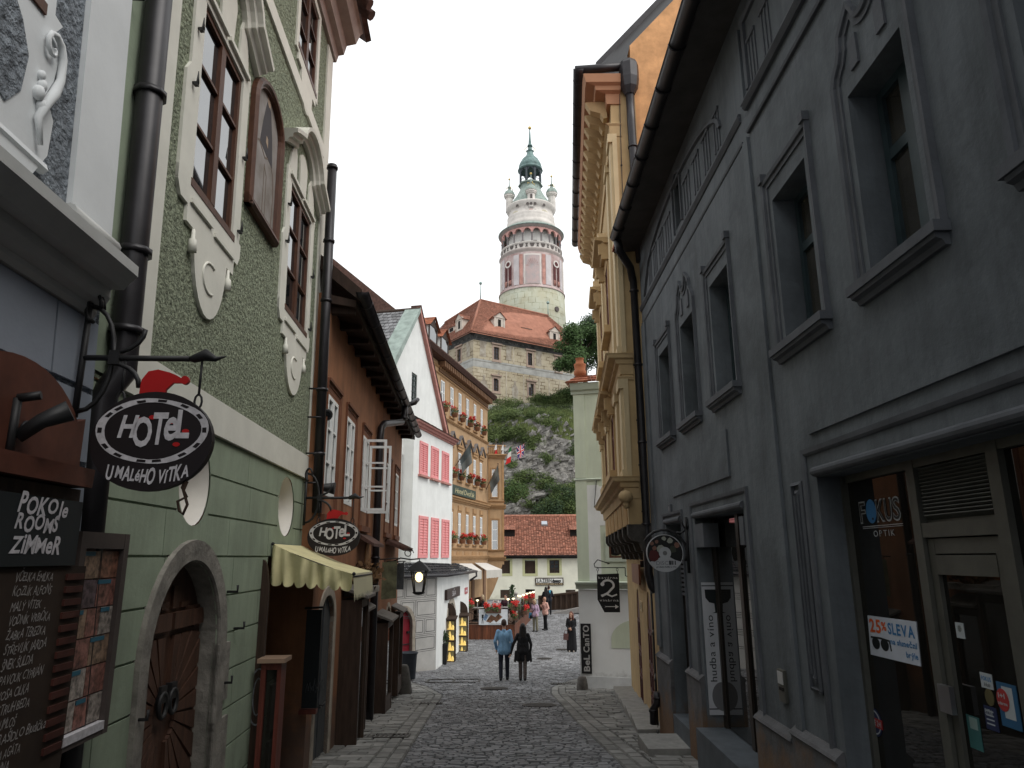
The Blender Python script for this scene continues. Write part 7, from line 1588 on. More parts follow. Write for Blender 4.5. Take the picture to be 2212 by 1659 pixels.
def ashlar(name, az, c1, c2, mo, sx, sy, rough=.92, polar=None, off=.5, ms=.02, var=.35):
    m = mat(name, c1, rough, var=var, vs=.35, bump=.2, bs=4, tint=c2); nt = m.node_tree; b = nt.nodes['Principled BSDF']; L = nt.links.new
    geo = nt.nodes.new('ShaderNodeNewGeometry'); src = b.inputs['Base Color'].links[0].from_socket
    sp = nt.nodes.new('ShaderNodeSeparateXYZ'); L(geo.outputs['Position'], sp.inputs[0]); cb_ = nt.nodes.new('ShaderNodeCombineXYZ')
    if polar:
        def mth(op, a, bb): 
            n = nt.nodes.new('ShaderNodeMath'); n.operation = op
            for i, v in enumerate((a, bb)):
                if isinstance(v, (int, float)): n.inputs[i].default_value = v
                else: L(v, n.inputs[i])
            return n.outputs[0]
        an = mth('ARCTAN2', mth('SUBTRACT', sp.outputs[1], polar[1]), mth('SUBTRACT', sp.outputs[0], polar[0])); L(mth('MULTIPLY', an, polar[2]), cb_.inputs[0])
    else:
        vm = nt.nodes.new('ShaderNodeVectorMath'); vm.operation = 'DOT_PRODUCT'; vm.inputs[1].default_value = (sin(radians(az)), cos(radians(az)), 0); L(geo.outputs['Position'], vm.inputs[0]); L(vm.outputs['Value'], cb_.inputs[0])
    L(sp.outputs[2], cb_.inputs[1]); br_ = nt.nodes.new('ShaderNodeTexBrick'); L(cb_.outputs[0], br_.inputs['Vector'])
    br_.inputs['Scale'].default_value = 1.0; br_.inputs['Brick Width'].default_value = sx; br_.inputs['Row Height'].default_value = sy; br_.inputs['Mortar Size'].default_value = ms; br_.inputs['Mortar Smooth'].default_value = .2; br_.offset = off
    br_.inputs['Color1'].default_value = (1,1,1,1); br_.inputs['Color2'].default_value = (.72,.70,.68,1); br_.inputs['Mortar'].default_value = tuple(mo)+(1,); br_.inputs['Bias'].default_value = -.2
    nz_ = _n(nt, 'ShaderNodeTexNoise', Scale=.9, Detail=5.0); L(geo.outputs['Position'], nz_.inputs['Vector']); rr = nt.nodes.new('ShaderNodeMapRange'); rr.inputs[1].default_value = .4; rr.inputs[2].default_value = .62; L(nz_.outputs[0], rr.inputs[0])
    mx_ = nt.nodes.new('ShaderNodeMix'); mx_.data_type = 'RGBA'; mx_.blend_type = 'MULTIPLY'; L(rr.outputs[0], mx_.inputs[0]); L(src, mx_.inputs[6]); L(br_.outputs[0], mx_.inputs[7]); L(mx_.outputs[2], b.inputs['Base Color']); return m
cc = at_y((1022,800), 105); CX, CY = cc.x, cc.y
CF = Frame(CX, CY, az=57, out=1); CL = Frame(CX, CY, az=-35, out=-1)
print(CF.n, CL.n)
ch = thing('castle_house', CF.P(8,20,0), 'castle palace with painted stonework and orange hipped roof on the rock', 'building')
M_CAS = ashlar('painted_ashlar', 57, (.60,.51,.35), (.47,.42,.32), (.28,.22,.16), 1.15, .55, ms=.06); M_CASL = ashlar('painted_ashlar_side', -35, (.55,.47,.33), (.43,.38,.3), (.28,.22,.16), 1.15, .55, ms=.06)
ze = CF.z((1022,722)); zeb = CF.z((1022,727)); zst = CF.z(p(23,690,870)); z0_ = ze-14
def cq(F, *pts): return F.R([p(23,*a) for a in pts])
cw = [cq(CF,(955,722),(1028,730),(1022,895),(955,885)), cq(CF,(1402,800),(1470,808),(1462,968),(1402,958)), cq(CF,(1770,875),(1830,882),(1830,1040),(1770,1035)), cq(CF,(955,1135),(1022,1142),(1018,1305),(952,1300)), cq(CF,(1412,1205),(1482,1210),(1482,1370),(1412,1362))]
cl = [cq(CL,(475,762),(525,745),(522,910),(475,922))]
prq('castle', ze, zst, *cw[0]); LF, LL = 22.5, 19
mb = MB(); wall(mb, CF, 0, LF, z0_, ze, [q+(None,.4) for q in cw]); w1_ = mb.build('wall', M_CAS, ch)
mb = MB(); wall(mb, CL, 0, LL, z0_, ze, [q+(None,.4) for q in cl]); mb.build('wall', M_CASL, ch); mb = MB(); mb.face([CF.P(LF,z0_,0),CF.P(LF,ze,0),CF.P(LF,ze,-18),CF.P(LF,z0_,-18)]); mb.build('wall', M_CASL, ch)
M_CT = mat('castle_trim', (.36,.27,.22), .9, var=.15); M_CG = mat('castle_grey_band', (.36,.36,.34), .9, var=.2, vs=1.2); M_CB = mat('castle_brown_figure', (.36,.29,.22), .9, var=.4, vs=1.4, tint=(.42,.39,.33))
for F, row in ((CF, cw), (CL, cl)):
    for q in row:
        window(F, q, ch, M_DARKW, 2, 4, w=-.2, t=.12, m=.08, gm=mat('old_glass', (.05,.05,.06), .3, var=.3)); a, b, c, d = q; mb = MB()
        mb.ring(F, [(a-.28,c-.25),(b+.28,c-.25),(b+.28,d+.3),(a-.28,d+.3)], [(a,c),(b,c),(b,d),(a,d)], -.02, .05); mb.fbox(F, a-.5, b+.5, d+.38, d+.62, -.02, .25); mb.fbox(F, a-.4, b+.4, c-.42, c-.26, -.02, .15); mb.build('window_surround', M_CT, ch)
for F, Lx in ((CF, LF), (CL, LL)):
    mb = MB(); mb.fbox(F, -.02, Lx, zst-.25, zst+.05, -.02, .06); mb.fbox(F, -.02, Lx, zst-1.25, zst-.3, -.02, .02); mb.fbox(F, -.02, Lx, zst-7.6, zst-7.0, -.02, .03); mb.build('painted_band', M_CG, ch)
for x, z1, z2 in ((3.4,ze-.9,zst+.2),(5.9,zst-1.4,zst-6.8),(7.3,ze-.9,zst+.2),(9.2,zst-1.4,zst-6.8),(12.2,zst-1.4,zst-6.8),(11.0,ze-.9,zst+.2),(14.2,zst-1.4,zst-6.8),(16.4,zst-1.4,zst-6.8)):
    mb = MB(); mb.fbox(CF, x, x+.22, min(z1,z2), max(z1,z2), -.02, .035); mb.build('painted_pilaster', mat('castle_pilaster', (.43,.38,.30), .9, var=.25), ch)
def figure(F, u, z, h): 
    mb = MB(); s = h/4.2; mb.prism(F, [(u-.55*s,z),(u+.6*s,z),(u+.5*s,z+1.6*s),(u+.75*s,z+2.3*s),(u+.45*s,z+3.2*s),(u+.2*s,z+3.5*s),(u+.25*s,z+4.1*s),(u-.15*s,z+4.2*s),(u-.2*s,z+3.5*s),(u-.6*s,z+3.0*s),(u-.5*s,z+1.8*s)], -.02, .03); mb.build('painted_figure', M_CB, ch)
for u, z, h in ((1.7,zst+.5,4.2),(6.5,zst+.6,4.0),(12.3,zst+.5,4.0),(1.9,zst-6.6,4.2),(7.6,zst-6.6,4.0),(4.6,zst-2.9,1.5),(10.4,zst-3.3,1.7)): figure(CF, u, z, h)
figure(CL, 1.5, zst+.6, 3.8)
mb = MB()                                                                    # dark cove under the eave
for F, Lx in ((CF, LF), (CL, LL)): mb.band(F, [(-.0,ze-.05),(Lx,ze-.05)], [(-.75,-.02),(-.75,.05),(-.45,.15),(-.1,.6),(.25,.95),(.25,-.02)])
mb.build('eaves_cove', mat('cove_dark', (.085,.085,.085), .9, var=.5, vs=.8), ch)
mb = MB()
for F, Lx in ((CF, LF), (CL, LL)):
    for k in range(int(Lx/1.25)):
        u = .4+k*1.25; mb.band(F, arc(u+.5,ze-.55,.5,.5,0,180,8), [(-.04,.12),(-.04,.36),(.03,.36),(.03,.12)])
mb.build('painted_arcade', mat('cove_pale', (.17,.165,.155), .9), ch)
# hipped roof with flared foot
rp = at_y((1038,648), 113); rq = at_y((1184,682), 117); 
e0, e1, e2 = CF.P(-.9,ze+.15,.9), CF.P(LF+.9,ze-.1,.9), CL.P(LL+.5,ze+.1,.9); e0 = CF.P(0,ze+.15,.95)+CL.n*.95
M_CR = mat('castle_tile', (.27,.12,.08), .85, var=.2, vs=1.2, island=.18)
mb = MB(); tiles(mb, e0, e1, rq, rp, 44, 70, .06, 11)
rl = rp+CL.d*12+Vector((0,0,-.6)); tiles(mb, e2, e0, rp, rl, 44, 60, .06, 12)
er = e1+CF.n*-16; tiles(mb, e1, er, rq+CF.n*-2, rq, 30, 30, .06, 13); dn_ = Vector((0,0,-.22)); mb.face([v+dn_ for v in (e0,e1,rq,rp)]); mb.face([v+dn_ for v in (e2,e0,rp,rl)])
rfc = mb.build('roof', M_CR, ch)
mb = MB(); mb.tube([e0,rp], .2, 6); mb.tube([rp,rq], .2, 6); mb.tube([rp,rl], .2, 6); mb.build('ridge', M_CR, rfc)
mb = MB()
for c, h in ((rp,3.0),(rq,2.4)): mb.tube([c, c+Vector((0,0,h))], [.1,.05], 6); mb.ball(c+Vector((0,0,h)), .28, 10)
mb.build('roof_finial', mat('verdigris', (.22,.3,.28), .5, metal=.3), rfc)
def onroof(A, B, D, q):
    n = (B-A).cross(D-A); d = ray(q); return CAMPOS+d*((A-CAMPOS).dot(n)/d.dot(n))
def cdormer(F, A, B, D, foot, wd, ht, lab=None):
    c = onroof(A, B, D, foot); lf = Frame(c.x, c.y, to=(c.x+F.d.x, c.y+F.d.y), out=1 if F is CF else -1)
    a, b = -wd/2, wd/2; z = c.z; mb = MB(); mb.fbox(lf, a, b, z, z+ht, -3, 0); o = mb.build('dormer', mat('dormer_plaster', (.52,.46,.40), .9, var=.1), ch)
    mb = MB()
    for s in (-1, 1): tiles(mb, lf.P(s*(wd/2+.3),z+ht-.15,.3), lf.P(s*(wd/2+.3),z+ht-.15,-3.2), lf.P(0,z+ht+wd*.5,-3.2), lf.P(0,z+ht+wd*.5,.3), 8, 14, .04, 3)
    mb.build('dormer_roof', M_CR, o); mb = MB(); mb.prism(lf, [(a-.25,z+ht),(b+.25,z+ht),(0,z+ht+wd*.46)], -.1, .12); mb.fbox(lf, a-.05, a+.18, z, z+ht, -.1, .08); mb.fbox(lf, b-.18, b+.05, z, z+ht, -.1, .08); mb.build('dormer_front', mat('dormer_plaster', (.52,.46,.40), .9), o)
    lbox(lf, (-wd*.14,wd*.14,z+.35,z+ht-.25), -.05, .03, 'pane', M_DARKINT, o)
cdormer(CF, e0, e1, rp, p(23,1030,492), 1.9, 1.9); cdormer(CF, e0, e1, rp, p(23,1755,655), 1.9, 1.7); cdormer(CL, e2, e0, rp, p(23,500,512), 2.0, 1.9)
for A, B, D, q, F in ((e0,e1,rp,(1390,540),CF),(e2,e0,rp,(400,528),CL)):
    c = onroof(A, B, D, p(23,*q)); lf = Frame(c.x, c.y, to=(c.x+F.d.x, c.y+F.d.y), out=1 if F is CF else -1); mb = MB(); mb.fbox(lf, -.9, .9, c.z, c.z+.85, -1.5, 0); o = mb.build('dormer', mat('dormer_plaster', (.52,.46,.40), .9), ch)
    mb = MB(); mb.mesh([lf.P(-1.1,c.z+.8,.15),lf.P(1.1,c.z+.8,.15),lf.P(1.0,c.z+1.5,-1.8),lf.P(-1.6,c.z+1.6,-1.8)], [(0,1,2,3)]); mb.build('dormer_roof', M_CR, o); lbox(lf, (-.55,.65,c.z+.1,c.z+.7), -.02, .03, 'pane', M_DARKINT, o)
# round tower
TY = 130.0; tcx = at_y((1149,640), TY).x; TC = Vector((tcx, TY, 0))
def tz(z, y, x=580): return at_y(p(z,x,y), TY).z
def tr(z, x0, x1, y): return (at_y(p(z,x1,y), TY).x-at_y(p(z,x0,y), TY).x)/2
tw = thing('castle_tower', Vector((tcx,TY,14)), 'round painted castle tower with arcaded gallery and green copper spire', 'tower')
def ring_mb(prof, n=64): mb = MB(); mb.lathe(TC, prof, n); return mb
zS, zD, zB = tz(22,640), tz(22,1160), 10.0; rD = tr(22,178,1115,900); rS = tr(22,165,1122,640)
rB = tr(22,172,1135,1190); prq('tower', tcx, rD, rS, zS, zD)
M_TLOW = ashlar('tower_blocks', 0, (.56,.53,.38), (.44,.46,.38), (.42,.42,.33), 1.35, 1.15, polar=(tcx,TY,rB), ms=.05, var=.3)
ring_mb([(rB*1.07,zB),(rB*1.03,zD-6),(rB,zD-.1),(rB-.2,zD)]).build('lower_drum', M_TLOW, tw)
M_TPINK = mat('tower_pink', (.50,.33,.31), .9, var=.35, vs=.5, tint=(.56,.47,.45)); M_TGREY = mat('tower_grey', (.50,.46,.46), .9, var=.15, vs=.6); M_TWH = mat('tower_white', (.60,.56,.52), .9, var=.15, vs=.7); M_TROSE = mat('tower_rose', (.45,.24,.20), .9, var=.3, vs=.7)
ring_mb([(rB+.12,zD-.25),(rB+.15,zD),(rB-.1,zD+.25),(rD,zD+.3),(rD,zS-.4)]).build('painted_drum', M_TPINK, tw)
def TP(a, z, r): return TC+Vector((r*sin(a), -r*cos(a), z))       # a measured from the side facing the street
def patch(a0, a1, z0, z1, r, m, name, n=6, par=None):
    mb = MB(); V = [TP(a0+(a1-a0)*i/n, z, rr) for z in (z0, z1) for rr in (r, r-.12) for i in range(n+1)]; k = n+1
    mb.mesh(V, [(i,i+1,2*k+i+1,2*k+i) for i in range(n)]+[(i,i+1,k+i+1,k+i) for i in range(n)]+[(2*k+i,2*k+i+1,3*k+i+1,3*k+i) for i in range(n)]+[(0,2*k,3*k,k),(n,k+n,3*k+n,2*k+n)]); return mb.build(name, m, par or tw)
zp0, zp1 = zD+.4, zS-.9
for base in (0, pi):
    patch(base-.26, base+.26, zp0, zp1, rD+.10, M_TWH, 'painted_panel'); patch(base-.215, base+.215, zp0+.1, zp1-.3, rD+.14, mat('tower_niche', (.52,.49,.49), .9, var=.3, vs=.9, tint=(.50,.37,.35)), 'painted_niche')
    patch(base+.3, base+.4, zp0, zp1, rD+.08, M_TROSE, 'painted_strip', 3); patch(base-.4, base-.3, zp0, zp1, rD+.08, M_TROSE, 'painted_strip', 3)
    patch(base+.42, base+.6, zp0, zp1, rD+.08, M_TGREY, 'painted_strip', 4); patch(base-.6, base-.42, zp0, zp1, rD+.08, M_TGREY, 'painted_strip', 4)
    for s in (-1, 1): patch(base+s*1.08-.07, base+s*1.08+.07, zp0, zp1, rD+.08, M_TGREY, 'painted_strip', 3); patch(base+s*1.3-.1, base+s*1.3+.1, zp0, zp1, rD+.08, M_TWH, 'painted_strip', 3)
    mb = MB()                                                             # painted scallop shell in the niche
    for k in range(9):
        t = radians(10+k*20); mb.mesh([TP(base+.04*cos(t), zp1-2.6+.3*sin(t), rD+.16), TP(base+.18*cos(t-.13), zp1-2.6+1.6*sin(t-.13), rD+.16), TP(base+.19*cos(t), zp1-2.6+1.75*sin(t), rD+.16), TP(base+.18*cos(t+.13), zp1-2.6+1.6*sin(t+.13), rD+.16)], [(0,1,2,3)])
    mb.build('painted_shell', M_TPINK, tw)
    for s in (-1, 1):                                                      # twin windows and oculi
        ac = base+s*.82; zt = zS-2.0*1.2
        for j in (-1, 1):
            mb = MB(); a0 = ac+j*.085; z0w, z1w = zp0+.2, zp0+4.2; A = [(a0-.055,z0w),(a0+.055,z0w)]+[(a0+.055*cos(radians(t)), z1w+.35*sin(radians(t))) for t in range(0,181,30)]
            mb.face([TP(a, z, rD+.10) for a, z in A]); mb.build('window', mat('tower_dark', (.09,.03,.03), .9, var=.2), tw)
            mb = MB()
            for k in range(4): mb.tube([TP(a0-.045+.03*k, z0w, rD+.16), TP(a0-.045+.03*k, z0w+.9, rD+.16)], .05, 5)
            mb.tube([TP(a0-.06,z0w+.95,rD+.16),TP(a0+.06,z0w+.95,rD+.16)], .06, 5); mb.build('window_railing', M_TROSE, tw)
        mb = MB(); zo = zp1-1.4; mb.face([TP(ac+.075*cos(t), zo+.42*sin(t), rD+.13) for t in [i*pi/8 for i in range(16)]]); mb.build('oculus', mat('tower_dark', (.09,.03,.03), .9), tw)
        mb = MB(); V = [TP(ac+k*cos(t), zo+k*5.6*sin(t), rD+.11) for k in (.08,.13) for t in [i*pi/8 for i in range(16)]]; mb.mesh(V, [(i,(i+1)%16,16+(i+1)%16,16+i) for i in range(16)]); mb.build('oculus_ring', M_TWH, tw)
zG = tz(22,270); rG = tr(22,150,1120,265); zA = tz(22,320); zBt = tz(22,520)
ring_mb([(rD,zS-.45),(rS-.1,zS-.1),(rS,zS+.15),(rS-.2,zS+.35),(rS-.35,zS+.5)]).build('gallery_shelf', mat('tower_moulding', (.30,.26,.24), .9, var=.15), tw)
rb = rS-.35; zb0 = zS+.5; zb1 = zS+1.55
ring_mb([(rb,zb0),(rb,zb1),(rb+.08,zb1+.05),(rb+.08,zb1+.2),(rb-.3,zb1+.2),(rb-.3,zb0)]).build('balustrade', M_TWH, tw)
for k in range(36):
    a = 2*pi*k/36; mb = MB(); w_ = .05 if k % 2 else .075; pr_ = [(-1,.9),(1,.9),(1,.65),(.75,.3),(.5,.05),(-.5,.05),(-.75,.3),(-1,.65)] if k % 2 == 0 else [(-1,.9),(1,.9),(.5,.5),(.5,.3),(1,.05),(-1,.05),(-.5,.3),(-.5,.5)]
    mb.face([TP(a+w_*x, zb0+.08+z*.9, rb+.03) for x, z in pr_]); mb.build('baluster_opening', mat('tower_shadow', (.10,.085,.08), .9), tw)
rI = rD-1.7; ring_mb([(rI,zb0-.2),(rI,zG)]).build('gallery_wall', mat('gallery_white', (.68,.66,.63), .9, var=.06), tw)
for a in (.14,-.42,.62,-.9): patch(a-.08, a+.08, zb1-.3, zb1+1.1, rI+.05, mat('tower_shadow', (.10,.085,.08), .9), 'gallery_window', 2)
NB = 20; zsp = zb1+.2+(zG-zb1)*.50; ztp = zG-.15; mb = MB(); rA = rb-.12
for k in range(NB):
    a0 = 2*pi*(k+.5)/NB; da = 2*pi/NB; aw_ = da*.42; rz_ = min(1.25, (ztp-zsp)*.62); n = 10; A = [(a0+aw_*cos(pi*i/n), zsp+rz_*sin(pi*i/n)) for i in range(n+1)]
    for (ua, za), (ub, zb_) in zip(A, A[1:]): mb.face([TP(ua,za,rA),TP(ua,ztp,rA),TP(ub,ztp,rA),TP(ub,zb_,rA)]); mb.face([TP(ua,za,rA),TP(ub,zb_,rA),TP(ub,zb_,rA-.35),TP(ua,za,rA-.35)])
    for s in (-1, 1): mb.face([TP(a0+s*aw_,zsp,rA),TP(a0+s*da/2,zsp,rA),TP(a0+s*da/2,ztp,rA),TP(a0+s*aw_,ztp,rA)])
mb.build('arcade', mat('arcade_rose', (.50,.28,.25), .9, var=.2, vs=1), tw)
for k in range(NB):
    c = TP(2*pi*k/NB, 0, rA-.15); mb = MB(); mb.lathe(c, [(.2,zb1+.2),(.17,zb1+.45),(.15,zsp-.2),(.24,zsp-.1),(.24,zsp+.05)], 8); mb.build('column', mat('column_grey', (.20,.18,.18), .9), tw)
r2 = tr(21,275,990,1560); z2a = tz(21,1560); z2b = tz(21,1480); rd = tr(21,303,958,1420); z3 = tz(21,1340); r3 = tr(21,262,995,1340); z3b = tz(21,1240)
ring_mb([(rI,zG-.15),(rG-.15,zG-.15),(rG,zG),(rG-.25,zG+.2),(r2+.75,zG+.75),(r2-.05,zG+1.15)]).build('gallery_roof', M_COPPER, tw)
ring_mb([(rA+.02,zG-.55),(rG-.3,zG-.3),(rG-.1,zG-.05)]).build('gallery_cornice', mat('tower_moulding', (.30,.26,.24), .9), tw)
ring_mb([(r2-.2,zG+.9),(r2+.02,zG+1.0),(r2+.05,z2a-.5),(r2-.1,z2a-.4),(r2,z2a),(r2-.1,z2a+.4),(rd+.25,z2b-.4),(rd+.3,z2b),(rd,z2b+.2),(rd,z3-.9),(rd+.15,z3-.8),(r3-.2,z3-.3),(r3,z3),(r3-.1,z3+.25),(r3-.6,z3+.5)]).build('upper_drum', M_TWH, tw)
zc_ = at_y(p(21,845,1400), TY-rd*.75).z
for a in (.62,-.78,2.3,-2.4):
    mb = MB(); V = [TP(a+k*cos(t)/rd, zc_+k*sin(t), rd+.08) for k in (.75,1.05) for t in [i*pi/10 for i in range(20)]]; mb.mesh(V, [(i,(i+1)%20,20+(i+1)%20,20+i) for i in range(20)]); cf = mb.build('clock_face', mat('gilt_pale', (.55,.5,.38), .6), tw)
    mb = MB(); mb.face([TP(a+.7*cos(t)/rd, zc_+.7*sin(t), rd+.06) for t in [i*pi/10 for i in range(20)]]); mb.build('clock_disc', mat('tower_shadow', (.10,.085,.08), .9), cf)
    mb = MB(); mb.tube([TP(a-.1, zc_-.45, rd+.14), TP(a+.14, zc_+.65, rd+.14)], .07, 5); mb.build('clock_hand', mat('gilt_pale', (.55,.5,.38), .6), cf)
for a in (-.02,): patch(a-.085, a+.085, z2b+.3, zc_+.55, rd+.07, M_TROSE, 'niche_window', 3); 
for s in (-.2,.17): patch(s-.05, s+.05, z2b+.25, z3-1.0, rd+.05, M_TWH, 'pilaster', 2)
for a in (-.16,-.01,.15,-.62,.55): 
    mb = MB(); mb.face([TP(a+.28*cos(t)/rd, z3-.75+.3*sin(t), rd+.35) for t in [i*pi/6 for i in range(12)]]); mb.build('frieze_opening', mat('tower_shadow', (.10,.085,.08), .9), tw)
# copper roof, lantern, spire
z4 = tz(21,975); r4 = tr(21,432,800,975); r4b = tr(21,360,880,1200); z5 = tz(21,745); r5 = tr(21,425,800,745); rl_ = tr(21,458,772,850); z6 = tz(21,690); r6 = tr(21,437,780,690); z7 = tz(21,580); r7 = tr(21,500,735,580); z8 = tz(21,455); r8 = tr(21,545,650,455)
ring_mb([(r3-.6,z3+.5),(r4b+.3,tz(21,1215)),(r4b*.78,tz(21,1110)),(r4*.82,tz(21,1020)),(r4*.86,z4+.1),(r4,z4),(r4*.96,z4+.35),(r4*.8,z4+.6)],8).build('copper_roof', M_COPPER, tw)
ML_ = mat('lantern_dark', (.055,.065,.075), .6, var=.3)
for k in range(8):
    a = 2*pi*(k+.5)/8; c = TP(a,0,rl_); mb = MB(); mb.lathe(c, [(.22,z4+.3),(.2,z5-.3)], 6); mb.build('lantern_post', ML_, tw)
for k in range(8):
    mb = MB(); a0, a1 = 2*pi*(k+.5)/8, 2*pi*(k+1.5)/8; P0, P1 = TP(a0,0,rl_), TP(a1,0,rl_)
    for i in range(8):
        f0, f1 = i/8, (i+1)/8; g_ = lambda f: z5-1.25+1.0*sin(pi*f); mb.face([P0.lerp(P1,f0)+Vector((0,0,g_(f0))),P0.lerp(P1,f1)+Vector((0,0,g_(f1))),P0.lerp(P1,f1)+Vector((0,0,z5)),P0.lerp(P1,f0)+Vector((0,0,z5))])
    mb.tube([P0+Vector((0,0,z4+1.1)),P1+Vector((0,0,z4+1.1))], .06, 5); mb.build('lantern_arch', ML_, tw)
ring_mb([(.0,z4+.4),(rl_*.5,z4+.4),(rl_*.5,z5)],8).build('lantern_core', mat('lantern_core', (.035,.035,.04), .9), tw) if False else None
ring_mb([(.0,z5-.15),(rl_,z5-.1),(r5,z5),(r5-.1,z5+.25),(r6*.93,z5+.6),(r6,z6),(r6*.95,z6+.5),(r7,z7),(r7*.55,z7+.75),(r8*.82,z8-.35),(r8*.78,z8-.1),(r8*1.12,z8),(r8*.6,z8+.3),(r8*.52,z8+1.2),(r8*.55,tz(21,385)),(r8*.78,tz(21,378)),(r8*.42,tz(21,345)),(.22,tz(21,270)),(.1,tz(21,140)),(.06,tz(21,120))],16).build('onion_dome', mat('dark_copper', (.13,.20,.19), .55, var=.4, vs=1.5), tw)
mb = MB(); mb.ball(TC+Vector((0,0,tz(21,108))), tr(21,558,610,108), 12); mb.build('gilt_ball', mat('gilt_ball', (.55,.40,.14), .35, metal=.7), tw)
mb = MB()
for s in (-1, 1): mb.tube([TC+Vector((s*x,0,z8+z)) for x, z in ((r8*.6,.35),(r8*1.3,.05),(r8*1.55,.35),(r8*1.2,.8),(r8*.7,1.0))], .06, 5)
mb.build('gilt_bracket', mat('gilt_ball', (.55,.40,.14), .35), tw)
def turret(a, rr, zb_, sc, front=False):
    c = TP(a, 0, rr); mb = MB(); s = sc; mb.lathe(c, [(s*.8,zb_-1.5),(s*.8,zb_+s*1.5),(s*1.0,zb_+s*1.6),(s*1.0,zb_+s*1.75),(s*1.15,zb_+s*1.85),(s*1.15,zb_+s*2.1),(s*1.25,zb_+s*2.2),(.0,zb_+s*2.3)], 8, False, pi/8, pi/8+2*pi); o = mb.build('corner_turret', M_TWH, tw)
    mb = MB(); mb.lathe(c, [(s*1.2,zb_+s*2.2),(s*1.15,zb_+s*2.6),(s*.9,zb_+s*3.1),(s*.4,zb_+s*3.4),(s*.22,zb_+s*4.0),(s*.42,zb_+s*4.1),(s*.12,zb_+s*4.5),(.06,zb_+s*6.0)], 12); mb.build('turret_cap', M_COPPER, o)
    mb = MB(); mb.ball(c+Vector((0,0,zb_+s*6.1)), .24*s, 8); 
    for k in range(4): q = c+Vector((s*.75*cos(k*pi/2+.4), s*.75*sin(k*pi/2+.4), zb_+s*3.6)); mb.tube([q, q+Vector((0,0,.35*s)), c+Vector((0,0,zb_+s*3.9))], .07, 5)
    mb.build('turret_ball', mat('gilt_ball', (.55,.40,.14), .35), o)
    if front: mb = MB(); mb.fbox(Frame(c.x-.01, c.y-s*.84, az=90, out=1), -.2*s, .2*s, zb_-.2, zb_+s*1.2, 0, .03); mb.build('turret_window', mat('tower_shadow', (.10,.085,.08), .9), o)
zt_ = at_y(p(21,590,1190), TY-r3*.8).z; turret(.0, r3*.80, zt_, .98, True); turret(pi/2, r3*.86, tz(21,1230), 1.0); turret(-pi/2, r3*.86, tz(21,1250), .95); turret(pi, r3*.8, zt_, .98)
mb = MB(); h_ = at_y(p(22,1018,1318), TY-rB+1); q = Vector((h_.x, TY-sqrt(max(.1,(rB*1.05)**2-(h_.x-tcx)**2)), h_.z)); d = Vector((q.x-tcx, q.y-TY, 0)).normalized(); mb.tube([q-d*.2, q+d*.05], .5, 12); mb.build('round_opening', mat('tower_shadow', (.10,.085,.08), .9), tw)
# ------------------------------------------------------------------ shop writing and signs on the grey building
def quadplate(F, q, w, t, name, m, par=None, label=None, cat=None, group=None):
    mb = MB(); mb.fbox(F, q[0], q[1], q[2], q[3], w, w+t)
    if par: return mb.build(name, m, par)
    return one(mb, name, m, F.P((q[0]+q[1])/2, q[2], w), label, cat, group)
WG_ = wq-.018
def fr(*pts): return R1.R([p(16,*a) for a in pts], WG_)
M_BLUET = flat('blue_lettering', (.04,.19,.42), .5); M_OUTL = flat('outline_white', (.5,.52,.55), .5); M_ORNG = flat('orange_lettering', (.75,.13,.03), .5)
q = fr((222,318),(435,318),(435,455),(235,455)); t = thing('shop_lettering', R1.P((q[0]+q[1])/2,q[2],WG_), 'outlined FOKUS OPTIK lettering with a blue O on the shop glass', 'lettering')
h = (q[3]-q[2])*.80; Wd = q[1]-q[0]; zb = q[2]+.04; x = q[1]
mbw, mbd, mbb = MB(), MB(), MB()
for s, f, wd in (('F',.0,.16),('K',.43,.19),('U',.63,.17),('S',.82,.17)):
    write(mbw, R1, s, x-f*Wd, zb, WG_+.002, h=h, width=wd*Wd, wt='b'); write(mbd, R1, s, x-(f+.012)*Wd, zb+h*.03, WG_+.0035, h=h*.94, width=wd*Wd*.86, wt='n')
mbw.band(R1, [(x-.04*Wd,zb-.03),(x-1.0*Wd,zb-.03)], [(0,.0+WG_),(0,WG_+.002),(.006,WG_+.002),(.006,WG_)]); mbw.band(R1, [(x-.04*Wd,zb-.045),(x-1.0*Wd,zb-.045)], [(0,.0+WG_),(0,WG_+.002),(.004,WG_+.002),(.004,WG_)])
write(mbw, R1, 'OPTIK', x-.30*Wd, zb-.045-h*.42, WG_+.002, h=h*.28, width=.5*Wd, wt='n', track=.3)
mbw.build('outline_letters', M_OUTL, t); mbd.build('letter_fill', flat('letter_fill', (.02,.02,.022), .5), t)
o_ = MB(); o_.prism(R1, [(x-.30*Wd+.125*Wd*cos(a), zb+h*.5+h*.56*sin(a)) for a in [i*pi/14 for i in range(28)]], WG_, WG_+.0025); bo = o_.build('blue_circle', M_BLUEP, t)
o_ = MB(); o_.prism(R1, [(x-.33*Wd+.02*Wd*cos(a), zb+h*.14+h*.06*sin(a)) for a in [i*pi/8 for i in range(16)]], WG_, WG_+.004); o_.build('dot', M_BLACK, t)
